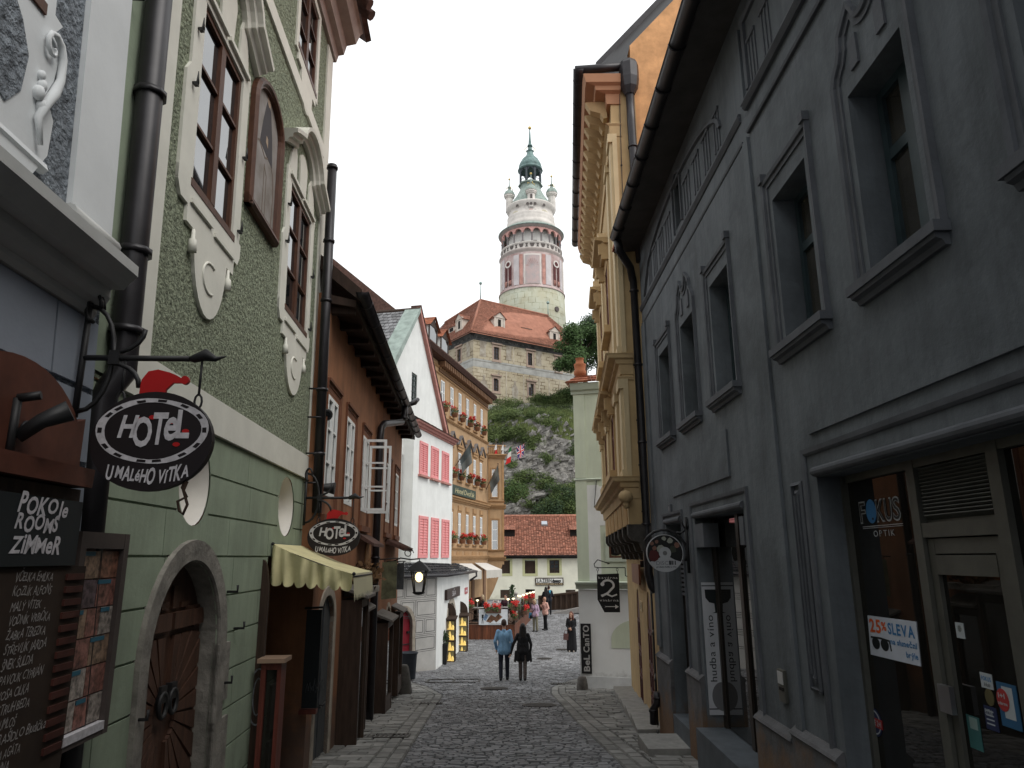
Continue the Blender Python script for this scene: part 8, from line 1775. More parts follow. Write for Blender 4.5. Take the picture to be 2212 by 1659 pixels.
# discount poster
Q = [R1.at(p(16,*a), WG_) for a in ((268,898),(510,930),(533,1153),(285,1093))]; t = thing('discount_poster', R1.P(Q[2][0],Q[2][1],WG_), 'white poster lettered 25% SLEVA with sunglasses, stuck inside the shop glass', 'poster')
mb = MB(); mb.prism(R1, Q, WG_-.002, WG_+.003); mb.build('sheet', flat('poster_white', (.62,.66,.74), .5), t)
UL, UR = (Q[0][0]+Q[3][0])/2, (Q[1][0]+Q[2][0])/2; ZT, ZB = (Q[0][1]+Q[1][1])/2, (Q[2][1]+Q[3][1])/2; PW, PH = UL-UR, ZT-ZB; wp_ = WG_+.0045
tilt = (Q[1][1]-Q[0][1])/PW*.9; Z = lambda f, gx: ZB+PH*f+tilt*(gx-.5)*PW
mb = MB(); write(mb, R1, '25', UL-.04*PW, Z(.60,.04), wp_, h=PH*.32, width=PW*.25, wt='b', rise=tilt); write(mb, R1, '%', UL-.30*PW, Z(.68,.3), wp_, h=PH*.2, width=PW*.11, wt='b', rise=tilt); mb.build('orange_letters', M_ORNG, t)
mb = MB(); write(mb, R1, 'SLEVA', UL-.44*PW, Z(.62,.44), wp_, h=PH*.26, width=PW*.52, wt='b', rise=tilt); mb.build('blue_letters', M_BLUET, t); mb = MB(); write(mb, R1, 'na sluneční', UL-.46*PW, Z(.38,.46), wp_, h=PH*.13, width=PW*.52, wt='b', rise=tilt); write(mb, R1, 'brýle', UL-.75*PW, Z(.14,.75), wp_, h=PH*.13, width=PW*.22, wt='b', rise=tilt); mb.build('blue_letters', M_BLUET, t)
mb = MB()
for f in (.14,.33): mb.prism(R1, [(UL-(f+.085*cos(a))*PW, Z(.33,f)+PH*.16*sin(a)*(1 if sin(a) < 0 else .8)) for a in [i*pi/9 for i in range(18)]], WG_, wp_)
mb.band(R1, [(UL-.04*PW,Z(.46,.04)),(UL-.25*PW,Z(.47,.25)),(UL-.44*PW,Z(.44,.44)),(UL-.46*PW,Z(.2,.46))], [(-.006,WG_),(-.006,wp_+.001),(.008,wp_+.001),(.008,WG_)]); mb.build('sunglasses', M_BLACK, t)
def sticker(z4, name, m, label, cat='sticker', rnd_=False):
    q = R1.R([p(16,*a) for a in z4], WG_ if z4[0][0] < 520 else wq-.028); w_ = (WG_ if z4[0][0] < 520 else wq-.028)
    t = thing(name, R1.P((q[0]+q[1])/2,q[2],w_), label, cat); mb = MB(); cu, cz = (q[0]+q[1])/2, (q[2]+q[3])/2
    if rnd_: mb.prism(R1, [(cu+(q[1]-q[0])/2*cos(a), cz+(q[3]-q[2])/2*sin(a)) for a in [i*pi/12 for i in range(24)]], w_-.001, w_+.002)
    else: mb.fbox(R1, q[0], q[1], q[2], q[3], w_-.001, w_+.002)
    mb.build('sheet', m, t); return t, q, w_+.003
M_ST = flat('sticker_white', (.5,.54,.56), .5); M_STB = flat('sticker_navy', (.02,.03,.09), .5); M_STR = flat('sticker_red', (.45,.04,.04), .5)
t, q, w_ = sticker(((270,1362),(335,1362),(338,1498),(274,1498)), 'round_sticker', M_STB, 'round navy sticker with a red bar reading AKCE 2+1, low on the shop glass', rnd_=True)
cu, cz, W_ = (q[0]+q[1])/2, (q[2]+q[3])/2, q[1]-q[0]; mb = MB(); mb.band(R1, [(cu+W_*.4*cos(a), cz+(q[3]-q[2])*.4*sin(a)) for a in [i*pi/12 for i in range(24)]], [(-.006,w_-.002),(-.006,w_),(.004,w_),(.004,w_-.002)], closed=True); mb.build('ring', M_ST, t)
quadplate(R1, (q[0]-.01,q[1]+.01,cz-.035,cz+.035), w_-.002, .003, 'red_bar', M_STR, t); mb = MB(); write(mb, R1, 'AKCE 2+1', cu, cz-.02, w_+.0025, h=.042, width=W_*.95, wt='b', align='c'); mb.build('lettering', M_ST, t)
t, q, w_ = sticker(((705,935),(745,935),(752,1012),(712,1012)), 'door_sticker', M_ST, 'small white sticker with a grey flower on the shop door'); mb = MB(); cu, cz = (q[0]+q[1])/2, q[2]+(q[3]-q[2])*.62
for k in range(8): mb.prism(R1, [(cu,cz),(cu+.02*cos(k*pi/4-.3),cz+.022*sin(k*pi/4-.3)),(cu+.02*cos(k*pi/4+.3),cz+.022*sin(k*pi/4+.3))], w_-.002, w_)
mb.build('flower_mark', flat('mark_grey', (.2,.21,.2), .6), t)
t, q, w_ = sticker(((830,1187),(887,1187),(890,1262),(835,1262)), 'club_sticker', M_ST, 'white door sticker lettered FOKUS klub in blue and black'); mb = MB(); write(mb, R1, 'FOKUS', q[1]-.01, q[2]+(q[3]-q[2])*.5, w_, h=(q[3]-q[2])*.28, width=(q[1]-q[0])-.02, wt='b'); mb.build('lettering', M_BLUET, t); mb = MB(); write(mb, R1, 'klub', q[1]-.03, q[2]+.012, w_, h=(q[3]-q[2])*.26, width=(q[1]-q[0])*.5, wt='n', slant=.3); mb.build('script', M_BLACK, t)
t, q, w_ = sticker(((853,1265),(895,1265),(897,1348),(855,1348)), 'gilt_sticker', flat('sticker_gilt', (.13,.11,.05), .5), 'round dull gold sticker under the white club sticker on the door', rnd_=True)
t, q, w_ = sticker(((853,1355),(912,1355),(918,1470),(858,1470)), 'pay_sticker', M_STB, 'navy door sticker lettered EXTRA with small white lines'); mb = MB(); write(mb, R1, 'EXTRA', q[1]-.01, q[3]-.05, w_, h=.032, width=(q[1]-q[0])*.6, wt='b')
for k in range(4): mb.fbox(R1, q[0]+.03, q[1]-.015, q[2]+.03+k*.025, q[2]+.038+k*.025, w_-.002, w_)
mb.build('lettering', M_ST, t)
t, q, w_ = sticker(((918,1240),(1012,1240),(1033,1470),(932,1450)), 'phone_poster', flat('poster_blue', (.03,.12,.24), .5), 'blue poster with a white phone and red disc on the shop door'); a, b = q[0]+(q[1]-q[0])*.22, q[0]+(q[1]-q[0])*.75
quadplate(R1, (a,b,q[2]+.05,q[3]-.02), w_-.002, .002, 'phone_picture', M_ST, t); mb = MB(); cu, cz = b-.0, q[3]-.1; mb.prism(R1, [(cu+.055*cos(k),cz+.065*sin(k)) for k in [i*pi/10 for i in range(20)]], w_-.002, w_+.002); write(mb, R1, '1+1', cu+.04, cz, w_+.001, h=.03, width=.07, wt='b'); mb.build('red_disc', M_STR, t); mb = MB(); write(mb, R1, '1+1', cu+.035, cz+.01, w_+.0035, h=.028, width=.06, wt='b'); write(mb, R1, 'zdarma', cu+.045, cz-.028, w_+.0035, h=.018, width=.085, wt='b'); mb.build('lettering', M_ST, t)
t, q, w_ = sticker(((765,1402),(825,1402),(838,1565),(778,1565)), 'teal_sticker', flat('sticker_teal', (.05,.17,.17), .5), 'tall pale teal sticker low on the shop door'); quadplate(R1, (q[0]+.02,q[1]-.03,q[2]+.12,q[2]+.19), w_-.002, .002, 'pale_patch', flat('sticker_mint', (.3,.42,.4), .5), t)
# panel on the far jamb of the music and wine shop
HJ = holder(R1, D2[1]-.012, 0); zt = R1.z(p(15,330,598), -.1); zb = R1.z(p(15,375,1336), -.1); prq('jamb', zt, zb)
HJ.sc = 1.0; z_ = lambda z: CAMPOS.z+(z-CAMPOS.z)*RS; zt, zb = z_(zt), z_(zb)
a, b = -.2, -.025
t = thing('jamb_panel', HJ.P((a+b)/2,zb,.0), 'tall white panel reading hudba a vino with a wine glass, in the doorway', 'sign')
mb = MB(); mb.fbox(HJ, a, b, zb, zt, .002, .02); mb.build('board', flat('panel_white', (.52,.53,.56), .5), t)
H_ = zt-zb; mb = MB(); cu = a+.02
write(mb, HJ, 'hudba a víno', a+.055, zb+H_*.245, .0225, h=.085, width=H_*.50, wt='n', up=True, track=.12)
gl_ = [(a,zt-H_*.055),(a+.14,zt-H_*.055),(a+.135,zt-H_*.12),(a+.09,zt-H_*.155),(a+.025,zt-H_*.165),(a+.018,zt-H_*.23),(a+.06,zt-H_*.238),(a,zt-H_*.238)]; mb.prism(HJ, gl_, .01, .0225); mb.fbox(HJ, a, b, zt-H_*.03, zt-H_*.022, .01, .0225); mb.fbox(HJ, a, b, zb+H_*.04, zb+H_*.048, .01, .0225); mb.build('lettering', M_BLACK, t)
mb = MB(); mb.prism(HJ, [(a+.13*cos(k), zb+H_*.135+.17*sin(k)) for k in [-pi/2+i*pi/14 for i in range(15)]], .01, .0228); mb.build('disc_half', flat('disc_grey', (.16,.16,.165), .5), t)
# round music-shop sign on its iron arm
uD = R1.u(p(35,940,700), .02); HDk = holder(R1, uD, .0); c = HDk.at(p(35,558,1045)); e1_ = HDk.at(p(35,250,1045)); e2_ = HDk.at(p(35,868,1045)); tp = HDk.at(p(35,560,730)); bt_ = HDk.at(p(35,560,1365)); rx = abs(e1_[0]-e2_[0])/2; rz = (tp[1]-bt_[1])/2; prq('disc', uD, *c, rx, rz); cu, cz = c
t = thing('round_disc_sign', HDk.P(cu,cz-rz,0), 'round record shop sign like a compact disc on a curved iron arm', 'sign')
El = lambda f, n=40, a0=0, a1=2*pi: [(cu+f*rx*cos(a0+(a1-a0)*i/n), cz+f*rz*sin(a0+(a1-a0)*i/n)) for i in range(n+(0 if abs(a1-a0-2*pi) < 1e-6 else 1))]
mb = MB(); mb.prism(HDk, El(1.0), -.02, .02); bd = mb.build('disc_board', flat('disc_white', (.45,.46,.48), .5), t)
mb = MB(); mb.prism(HDk, El(.96,36,-.5,pi+.5)+[(cu-rx*.5,cz-rz*.35),(cu-rx*.2,cz-rz*.18),(cu+rx*.2,cz-rz*.18),(cu+rx*.5,cz-rz*.35)], .01, .0215); mb.build('picture_ground', flat('picture_dark', (.014,.014,.014), .5), bd)
rnd = random.Random(77)
def blobp(x, z, r, m, nm, k=9): 
    mb = MB(); mb.prism(HDk, [(cu-rx*(x+r*rnd.uniform(.8,1.15)*cos(a)), cz+rz*(z+r*rnd.uniform(.8,1.2)*sin(a))) for a in [i*2*pi/k for i in range(k)]], .015, .0225+.0002*rnd.random()); mb.build(nm, m, bd)
M_SK = flat('picture_skin', (.22,.11,.08), .5); M_SK2 = flat('picture_pale', (.33,.34,.29), .5); M_MR = flat('picture_maroon', (.09,.018,.018), .5)
blobp(-.62,-.12,.3,M_MR,'picture_coat'); blobp(-.42,.62,.1,M_SK,'picture_face'); blobp(-.55,.27,.12,M_SK,'picture_face'); blobp(-.68,.52,.11,M_SK,'picture_face'); blobp(.3,.66,.16,M_SK2,'picture_face'); blobp(.68,.42,.16,M_SK,'picture_face'); blobp(.45,.2,.2,flat('picture_green', (.05,.055,.04), .5),'picture_coat'); blobp(-.2,.2,.22,M_SK2,'picture_shirt'); blobp(-.02,.78,.12,M_SK2,'picture_piano')
for f, m, nm in ((.33,flat('disc_white', (.45,.46,.48), .5),'hub'),(.12,flat('hub_grey', (.17,.17,.17), .5),'hub_hole')): mb = MB(); mb.prism(HDk, [(cu+rx*f*cos(a), cz+rz*(.0+f*sin(a))) for a in [i*pi/14 for i in range(28)]], .015, .0235 if f > .2 else .0245); mb.build(nm, m, bd)
mb = MB(); write(mb, HDk, 'DISC', cu+rx*.5, cz-rz*.62, .0222, h=rz*.2, width=rx*.66, wt='n'); mb.build('outline_lettering', flat('letter_grey', (.2,.2,.21), .5), bd)
mb = MB(); 
for k, w_ in enumerate((.07,.035,.05,.03,.02,.05)): x = -.2-.062*k; mb.fbox(HDk, cu+rx*x-rx*w_, cu+rx*x, cz-rz*.62, cz-rz*.40, .01, .0225)
write(mb, HDk, 'prodejna hudby a vína', cu+rx*.5, cz-rz*.76, .0225, h=rz*.075, width=rx*1.08, wt='b'); mb.build('lettering', M_BLACK, bd)
mb = MB(); P_ = lambda x, y: HDk.P(*HDk.at(p(35,x,y)), 0)
mb.tube([P_(225,850),P_(270,775),P_(370,690),P_(500,655),P_(620,660),P_(730,700),P_(830,790),P_(900,890),P_(930,1000),P_(930,1100),P_(905,1180)], .02, 6); mb.tube([P_(760,700),P_(830,705),P_(880,670),P_(915,630)], .016, 6)
mb.tube([R1.P(uD,R1.z(p(35,915,440),.02),.03),R1.P(uD,R1.z(p(35,960,1380),.02),.03)], .022, 6); zz_ = R1.z(p(35,915,560),.02)
for k in range(4): mb.tube([R1.P(uD,zz_-.1,.03),R1.P(uD+.05*cos(k*pi/2),zz_,.03+.05*sin(k*pi/2)),R1.P(uD+.07*cos(k*pi/2),zz_+.08,.03+.07*sin(k*pi/2))], .012, 5)
mb.build('bracket', M_IRON, t)

# ------------------------------------------------------------------ cafe deck in front of the hotel
ca = at_y((1024.6,1381), 38.2); fa_ = Vector((ca.x-1.7, 38.5, 0)); fb_ = Vector((.05,38.35,0)); fc_ = Vector((1.25,48.6,0))
zdk = -1.80
dk = thing('cafe_deck', (-.6,42,g(42)), 'raised brown timber cafe deck with dark lattice fence', 'deck')
mb = MB(); A = [fa_, fb_, fc_, Vector((-2.5,49,0))]
def lift(v, z): return Vector((v.x, v.y, z))
zt_f = lambda v: zdk+(.0 if v.y < 40 else .02*(v.y-40))
mb.mesh([lift(v, -3) for v in A]+[lift(v, zt_f(v)) for v in A], [(4,5,6,7),(0,1,5,4),(1,2,6,5),(2,3,7,6),(3,0,4,7)]); mb.build('floor', mat('deck_floor', (.10,.06,.04), .8), dk)
rnd = random.Random(6)
mb = MB()
for a, b in ((fa_,fb_),(fb_,fc_)):
    n = int((b-a).length/.13); d = (b-a).normalized(); nn = Vector((d.y,-d.x,0))
    for k in range(n):
        q0, q1 = a+(b-a)*(k/n)+nn*.02, a+(b-a)*((k+.93)/n)+nn*.02; zt = zt_f(q0)+.02; mb.mesh([lift(q0,-3),lift(q1,-3),lift(q1,zt),lift(q0,zt),lift(q0-nn*.04,zt),lift(q1-nn*.04,zt)], [(0,1,2,3),(3,2,5,4)])
mb.build('plank_skirt', mat('deck_plank', (.13,.045,.022), .6, var=.4, vs=3, island=.3, sx=(4,4,.5)), dk)
fh = .84
def fence_run(a, b, n, name):
    mb = MB(); d = (b-a)/n
    for k in range(n+1):
        c = a+d*k; z = zt_f(c); mb.box((c.x,c.y,z+fh/2), .09, .09, fh)
    for k in range(n):
        c, e = a+d*k, a+d*(k+1); z0, z1 = zt_f(c), zt_f(e)
        for h in (.08,fh-.08): mb.tube([lift(c,z0+h),lift(e,z1+h)], .035, 4)
        mb.tube([lift(c,z0+.08),lift(e,z1+fh-.1)], .02, 4); mb.tube([lift(c,z0+fh-.1),lift(e,z1+.08)], .02, 4)
        for f in (.25,.5,.75): q = c.lerp(e, f); mb.tube([lift(q,zt_f(q)+.08),lift(q,zt_f(q)+fh-.08)], .016, 4)
    return mb.build(name, M_DARKW, dk)
fence_run(fa_+Vector((0,.05,0)), fb_+Vector((-.02,.05,0)), 3, 'fence_panel'); fence_run(fb_+Vector((-.05,.3,0)), fc_, 8, 'fence_panel')
FD = Frame(fa_.x, fa_.y, to=(fb_.x, fb_.y), out=1)
q = FD.R([p(25,332,715),p(848,695),p(25,848,975),p(25,330,998)] if False else [p(25,332,715),p(25,848,698),p(25,848,975),p(25,330,998)], .1); prq('banner', *q)
t = thing('photo_banner', FD.P((q[0]+q[1])/2,q[2],.1), 'white photographer banner with a collage of brown prints on the deck fence', 'banner')
quadplate(FD, q, .07, .02, 'sheet', flat('banner_white', (.66,.69,.72), .6), t); W_, H_ = q[1]-q[0], q[3]-q[2]; X = lambda f: q[0]+W_*f; Zb = lambda f: q[2]+H_*f
mb = MB(); mb.prism(FD, [(X(.25),Zb(.22)),(X(.42),Zb(.65)),(X(.62),Zb(.45)),(X(.40),Zb(.12))], .08, .0925); mb.prism(FD, [(X(.5),Zb(.35)),(X(.68),Zb(.72)),(X(.82),Zb(.5)),(X(.6),Zb(.15))], .08, .0932); mb.build('brown_prints', mat('sepia_print', (.16,.08,.045), .6, var=.7, vs=7), t)
mb = MB(); mb.prism(FD, [(X(.15),Zb(.35)),(X(.22),Zb(.72)),(X(.33),Zb(.6)),(X(.24),Zb(.25))], .08, .0928); mb.build('blue_print', mat('blue_print', (.2,.3,.45), .6, var=.4, vs=7), t)
mb = MB(); mb.fbox(FD, X(.10), X(.165), Zb(.42), Zb(.66), .08, .094)
for dx in (-.04,0,.04): mb.band(FD, [(X(.13),Zb(.44)),(X(.13+dx),Zb(.08))], [(-.008,.08),(-.008,.094),(.008,.094),(.008,.08)])
write(mb, FD, 'Restaurant Hotel Bar Ateliér', X(.34), Zb(.04), .0932, h=H_*.055, width=W_*.62, wt='b', slant=.2); mb.build('camera_drawing', M_BLACK, t)
def flowerbox(c, l, dirv, label, seed, n=9, box=True):
    c = Vector(c); t = thing('flower_box', c, label, 'flower box', 'red flower boxes round the cafe deck'); d = dirv.normalized(); nn = Vector((d.y,-d.x,0)); rnd = random.Random(seed)
    if box: mb = MB(); mb.hexa([c+d*x*l/2*.95+nn*y*.1 for x, y in ((-1,-1),(1,-1),(1,1),(-1,1))]+[c+d*x*l/2+nn*y*.13+Vector((0,0,.22)) for x, y in ((-1,-1),(1,-1),(1,1),(-1,1))]); mb.build('trough', mat('trough_brown', (.13,.075,.05), .8), t)
    mb = MB(); 
    for k in range(max(2,int(l/.22))): leaf_cloud(mb, c+d*(rnd.uniform(-.5,.5)*l)+Vector((0,-.05,.22)), .2, 60, .1, rnd, (1,1,.8), .2)
    mb.build('foliage', M_LEAF, t); mb = MB()
    for _ in range(n): leaf_cloud(mb, c+d*(rnd.uniform(-.5,.5)*l)+nn*rnd.uniform(-.02,.16)+Vector((0,0,rnd.uniform(.28,.46))), .1, 24, .085, rnd)
    mb.build('blossom', M_GERAN, t)
flowerbox(FD.P(*FD.at(p(25,590,770), .2), .2)-Vector((0,0,.02)), .82, FD.d, 'long box of red geraniums hooked over the photographer banner', 1, 12)
def on_side(x, y, y0=43.0): return at_y(p(25,x,y), y0)
flowerbox(on_side(965,735,38.3), .36, FD.d, 'short pot of red geraniums on the deck corner post', 2, 8); flowerbox(on_side(985,905,38.25), .26, FD.d, 'low clump of red flowers beside the deck corner skirt', 3, 5)
flowerbox(on_side(1140,620,43.5), .8, fc_-fb_, 'nearer long red flower box along the street side of the deck', 4, 12); flowerbox(on_side(1265,580,45.8), .8, fc_-fb_, 'farther long red flower box beside the inn doorway', 5, 12); flowerbox(on_side(1165,800,42.6), .6, fc_-fb_, 'low red flower box on the street side of the deck fence', 6, 9); flowerbox(on_side(175,715,38.4), .22, FD.d, 'single red bloom at the left end of the deck fence', 7, 3)
M_SHADE = mat('lamp_shade_glow', (1,.95,.8), .5, emit=(1,.82,.5), strength=1.6)
LP = [(305,552,39.5,700,'deck lamp lowest and farthest left, by the blond guest'),(855,532,39.2,660,'deck lamp just right of the dark seated guest'),(950,520,39.0,612,'deck lamp above the corner flower pot'),(1035,470,42,560,'deck lamp left of the pale post in the back row'),(1072,475,41,595,'deck lamp in front of the back row, above long flowers'),(1130,455,43,520,'deck lamp third from the right end of the row'),(1195,432,44.5,510,'deck lamp left of the last pair by the inn door'),(1252,415,46,500,'deck lamp second from the right end of the row'),(1308,402,47.5,510,'deck lamp farthest right, against the inn doorway')]
for x, y, yy, yb, lab in LP:
    c = at_y(p(25,x,y), yy); b = at_y(p(25,x,yb), yy); s = .06*yy/40; t = thing('deck_lamp', b, lab, 'lamp', 'small lamps on the cafe deck')
    mb = MB(); mb.tube([b-Vector((0,0,.5)), c], .018, 6); mb.build('post', mat('lamp_steel', (.25,.25,.25), .4, metal=.6), t); mb = MB(); mb.lathe(c, [(.0,s*.9),(s*1.0,s*.75),(s*1.45,s*.35),(s*1.1,-.1*s),(s*.4,-s*.8),(.0,-s*.85)], 12); mb.build('lamp_shade', M_SHADE, t)
b = at_y(p(25,1003,830), 38.9); mb = MB(); zt = at_y(p(25,1003,430), 38.9).z; mb.fbox(Frame(b.x-.06,b.y,az=90,out=1), 0, .13, b.z, zt, -.1, .02); mb.lathe((b.x,b.y,zt), [(.1,0),(.1,.05),(.05,.1),(.0,.12)], 8); one(mb, 'deck_post', mat('pale_post', (.42,.40,.36), .7), b, 'pale upright post at the corner of the cafe deck', 'post')
b = at_y(p(25,928,620), 39.6); t = thing('conifer_pot', b, 'small dark potted conifer behind the deck corner lamp', 'plant'); mb = MB(); rnd = random.Random(2)
for k in range(6): leaf_cloud(mb, b+Vector((0,0,.1+k*.16)), .24-.03*k, 60, .12, rnd)
mb.build('foliage', M_LEAFD, t); mb = MB(); mb.lathe(b-Vector((0,0,.5)), [(.0,0),(.14,0),(.18,.5),(.0,.5)], 10); mb.build('pot', M_POT, t)
M_PCH = mat('chair_white', (.55,.49,.46), .7, var=.1)
def chair(c, rz, label):
    c = Vector(c); t = thing('folding_chair', c, label, 'chair', 'pale folding chairs on the deck'); R_ = Matrix.Rotation(rz, 3, 'Z'); q = lambda x, y, z: c+R_@Vector((x,y,z))
    mb = MB(); mb.hexa([q(x*.2,y*.19,.42) for x, y in ((-1,-1),(1,-1),(1,1),(-1,1))]+[q(x*.2,y*.19,.46) for x, y in ((-1,-1),(1,-1),(1,1),(-1,1))]); mb.build('seat', M_PCH, t)
    for s in (-1, 1):
        mb = MB(); mb.tube([q(s*.2,.22,0),q(s*.2,-.12,.46),q(s*.19,-.24,.92)], .018, 5); mb.build('leg', M_PCH, t); mb = MB(); mb.tube([q(s*.18,-.2,0),q(s*.18,.16,.42)], .018, 5); mb.build('leg', M_PCH, t)
    mb = MB()
    for k in range(3): z = .6+k*.13; mb.tube([q(-.19,-.15-.028*k*2,z),q(.19,-.15-.028*k*2,z)], .04, 5)
    mb.build('backrest', M_PCH, t)
    return t
for i, (x, y, yy, rz, lab) in enumerate(((575,700,40.2,.4,'pale folding chair left of the banner flowers, nearest the deck edge'),(640,690,40.8,-.5,'pale folding chair in the middle, behind the flower box'),(715,690,41.6,.9,'pale folding chair with its back beside the dark guest'),(590,640,43.0,2.4,'pale folding chair at the back of the deck by the hotel pillar'))):
    c = at_y(p(25,x,y), yy); c.z = zdk+.02; chair(c, rz, lab)
def table(c, label):
    c = Vector(c); t = thing('cafe_table', c, label, 'table', 'cafe tables'); mb = MB(); mb.lathe(c, [(.0,.70),(.36,.70),(.37,.72),(.36,.74),(.0,.74)], 20); mb.build('tabletop', mat('table_grey', (.3,.29,.28), .5), t); mb = MB(); mb.tube([c, c+Vector((0,0,.7))], .035, 8); mb.lathe(c, [(.24,0),(.22,.03),(.0,.05)], 12); mb.build('pedestal', M_IRON, t)
for x, yy, lab in ((300,40.2,'round table by the blond guest at the left of the deck'),(790,40.4,'round table in front of the dark seated guest')):
    c = at_y(p(25,x,600), yy); c.z = zdk+.02; table(c, lab)
# two cream awnings on the hotel
for (ua, ub, oa, ob_, lab) in ((2.4,5.9,(480,1602),(730,1598),'nearer cream awning on the hotel front, above the annex roof'),(6.6,9.5,(800,1592),(1030,1580),'farther cream awning at the hotel corner')):
    W2 = 2.0; A_, B_ = HF.P(ua,1.22,.1), HF.P(ub,1.18,.1); a2 = HF.at(p(26,*oa), W2); b2 = HF.at(p(26,*ob_), W2); C_, D_ = HF.P(b2[0],b2[1],W2), HF.P(a2[0],a2[1],W2); t = thing('cream_awning', A_, lab, 'awning', 'cream awnings on the hotel'); prq('awn', *a2, *b2)
    mb = MB(); mb.mesh([A_,B_,C_,D_,A_+Vector((0,0,.04)),B_+Vector((0,0,.04)),C_+Vector((0,0,.04)),D_+Vector((0,0,.04))], [(3,2,1,0),(4,5,6,7),(0,1,5,4),(1,2,6,5),(2,3,7,6),(3,0,4,7)]); mb.build('canvas', mat('cream_canvas', (.62,.60,.56), .85, var=.06), t)
    mb = MB(); n = 12; lo = [D_.lerp(C_, i/n)+Vector((0,-.01,-.42-.03*(i % 2))) for i in range(n+1)]; hi = [D_.lerp(C_, i/n)+Vector((0,-.01,.03)) for i in range(n+1)]; mb.mesh(lo+hi, [(i,i+1,n+2+i,n+1+i) for i in range(n)]); mb.build('valance', mat('cream_valance', (.50,.48,.43), .85, var=.06), t)
for u in (3.6,6.2,8.9): mb = MB(); mb.fbox(HF, u, u+.55, -4, -.9+1.9, -.5, .06); mb.build('ground_pillar', mat('pillar_brown', (.17,.10,.06), .9, var=.2), ho)
for u in (4.9,7.4): mb = MB(); mb.fbox(HF, u, u+.5, -1.6, -.3, -.9, -.8); mb.build('menu_frame', M_DARKW, ho)

# ------------------------------------------------------------------ people
M_SKIN = mat('skin', (.42,.24,.17), .6, var=.08, vs=20)
def blob(name, caps, balls, m, par, vox=.012, loc=None):
    mb = MB()
    for a, b, ra, rb in caps: mb.capsule(a, b, ra, rb, 10)
    for c, r, sc_ in balls: mb.ball(c, r, 14, sc_)
    o = mb.build(name, m, par, smooth=True, loc=Vector((0,0,0)))
    o.location = (0,0,0); md = o.modifiers.new('fuse', 'REMESH'); md.mode = 'VOXEL'; md.voxel_size = vox; md.use_smooth_shade = True
    sm = o.modifiers.new('soften', 'SMOOTH'); sm.iterations = 3; sm.factor = .5; return o
def hand(w, d, side, grip=0.0):
    """palm, four fingers of different length and a thumb; d = pointing direction of the fingers"""
    w = Vector(w); d = Vector(d).normalized(); ax = Vector((1,0,0)) if abs(d.x) < .8 else Vector((0,1,0)); f = (ax-d*ax.dot(d)).normalized(); n = d.cross(f).normalized(); caps = []
    f2 = n; pal = w+d*.045; caps.append((w, pal+d*.03, .024, .028))
    for i, l in enumerate((.062,.072,.068,.052)):
        o_ = pal+d*.035+f2*(.027-.018*i); k = o_+d*l*.55+f*side*.006-f*grip*.02*side; e = k+d*l*.45*(1-grip*.7)-f*grip*.035*side; caps += [(o_, k, .0095, .009), (k, e, .009, .0075)]
    th = w+d*.02+f2*.024; caps += [(th, th+d*.025+f2*.028, .012, .011), (th+d*.025+f2*.028, th+d*.055+f2*.036, .011, .009)]
    return caps
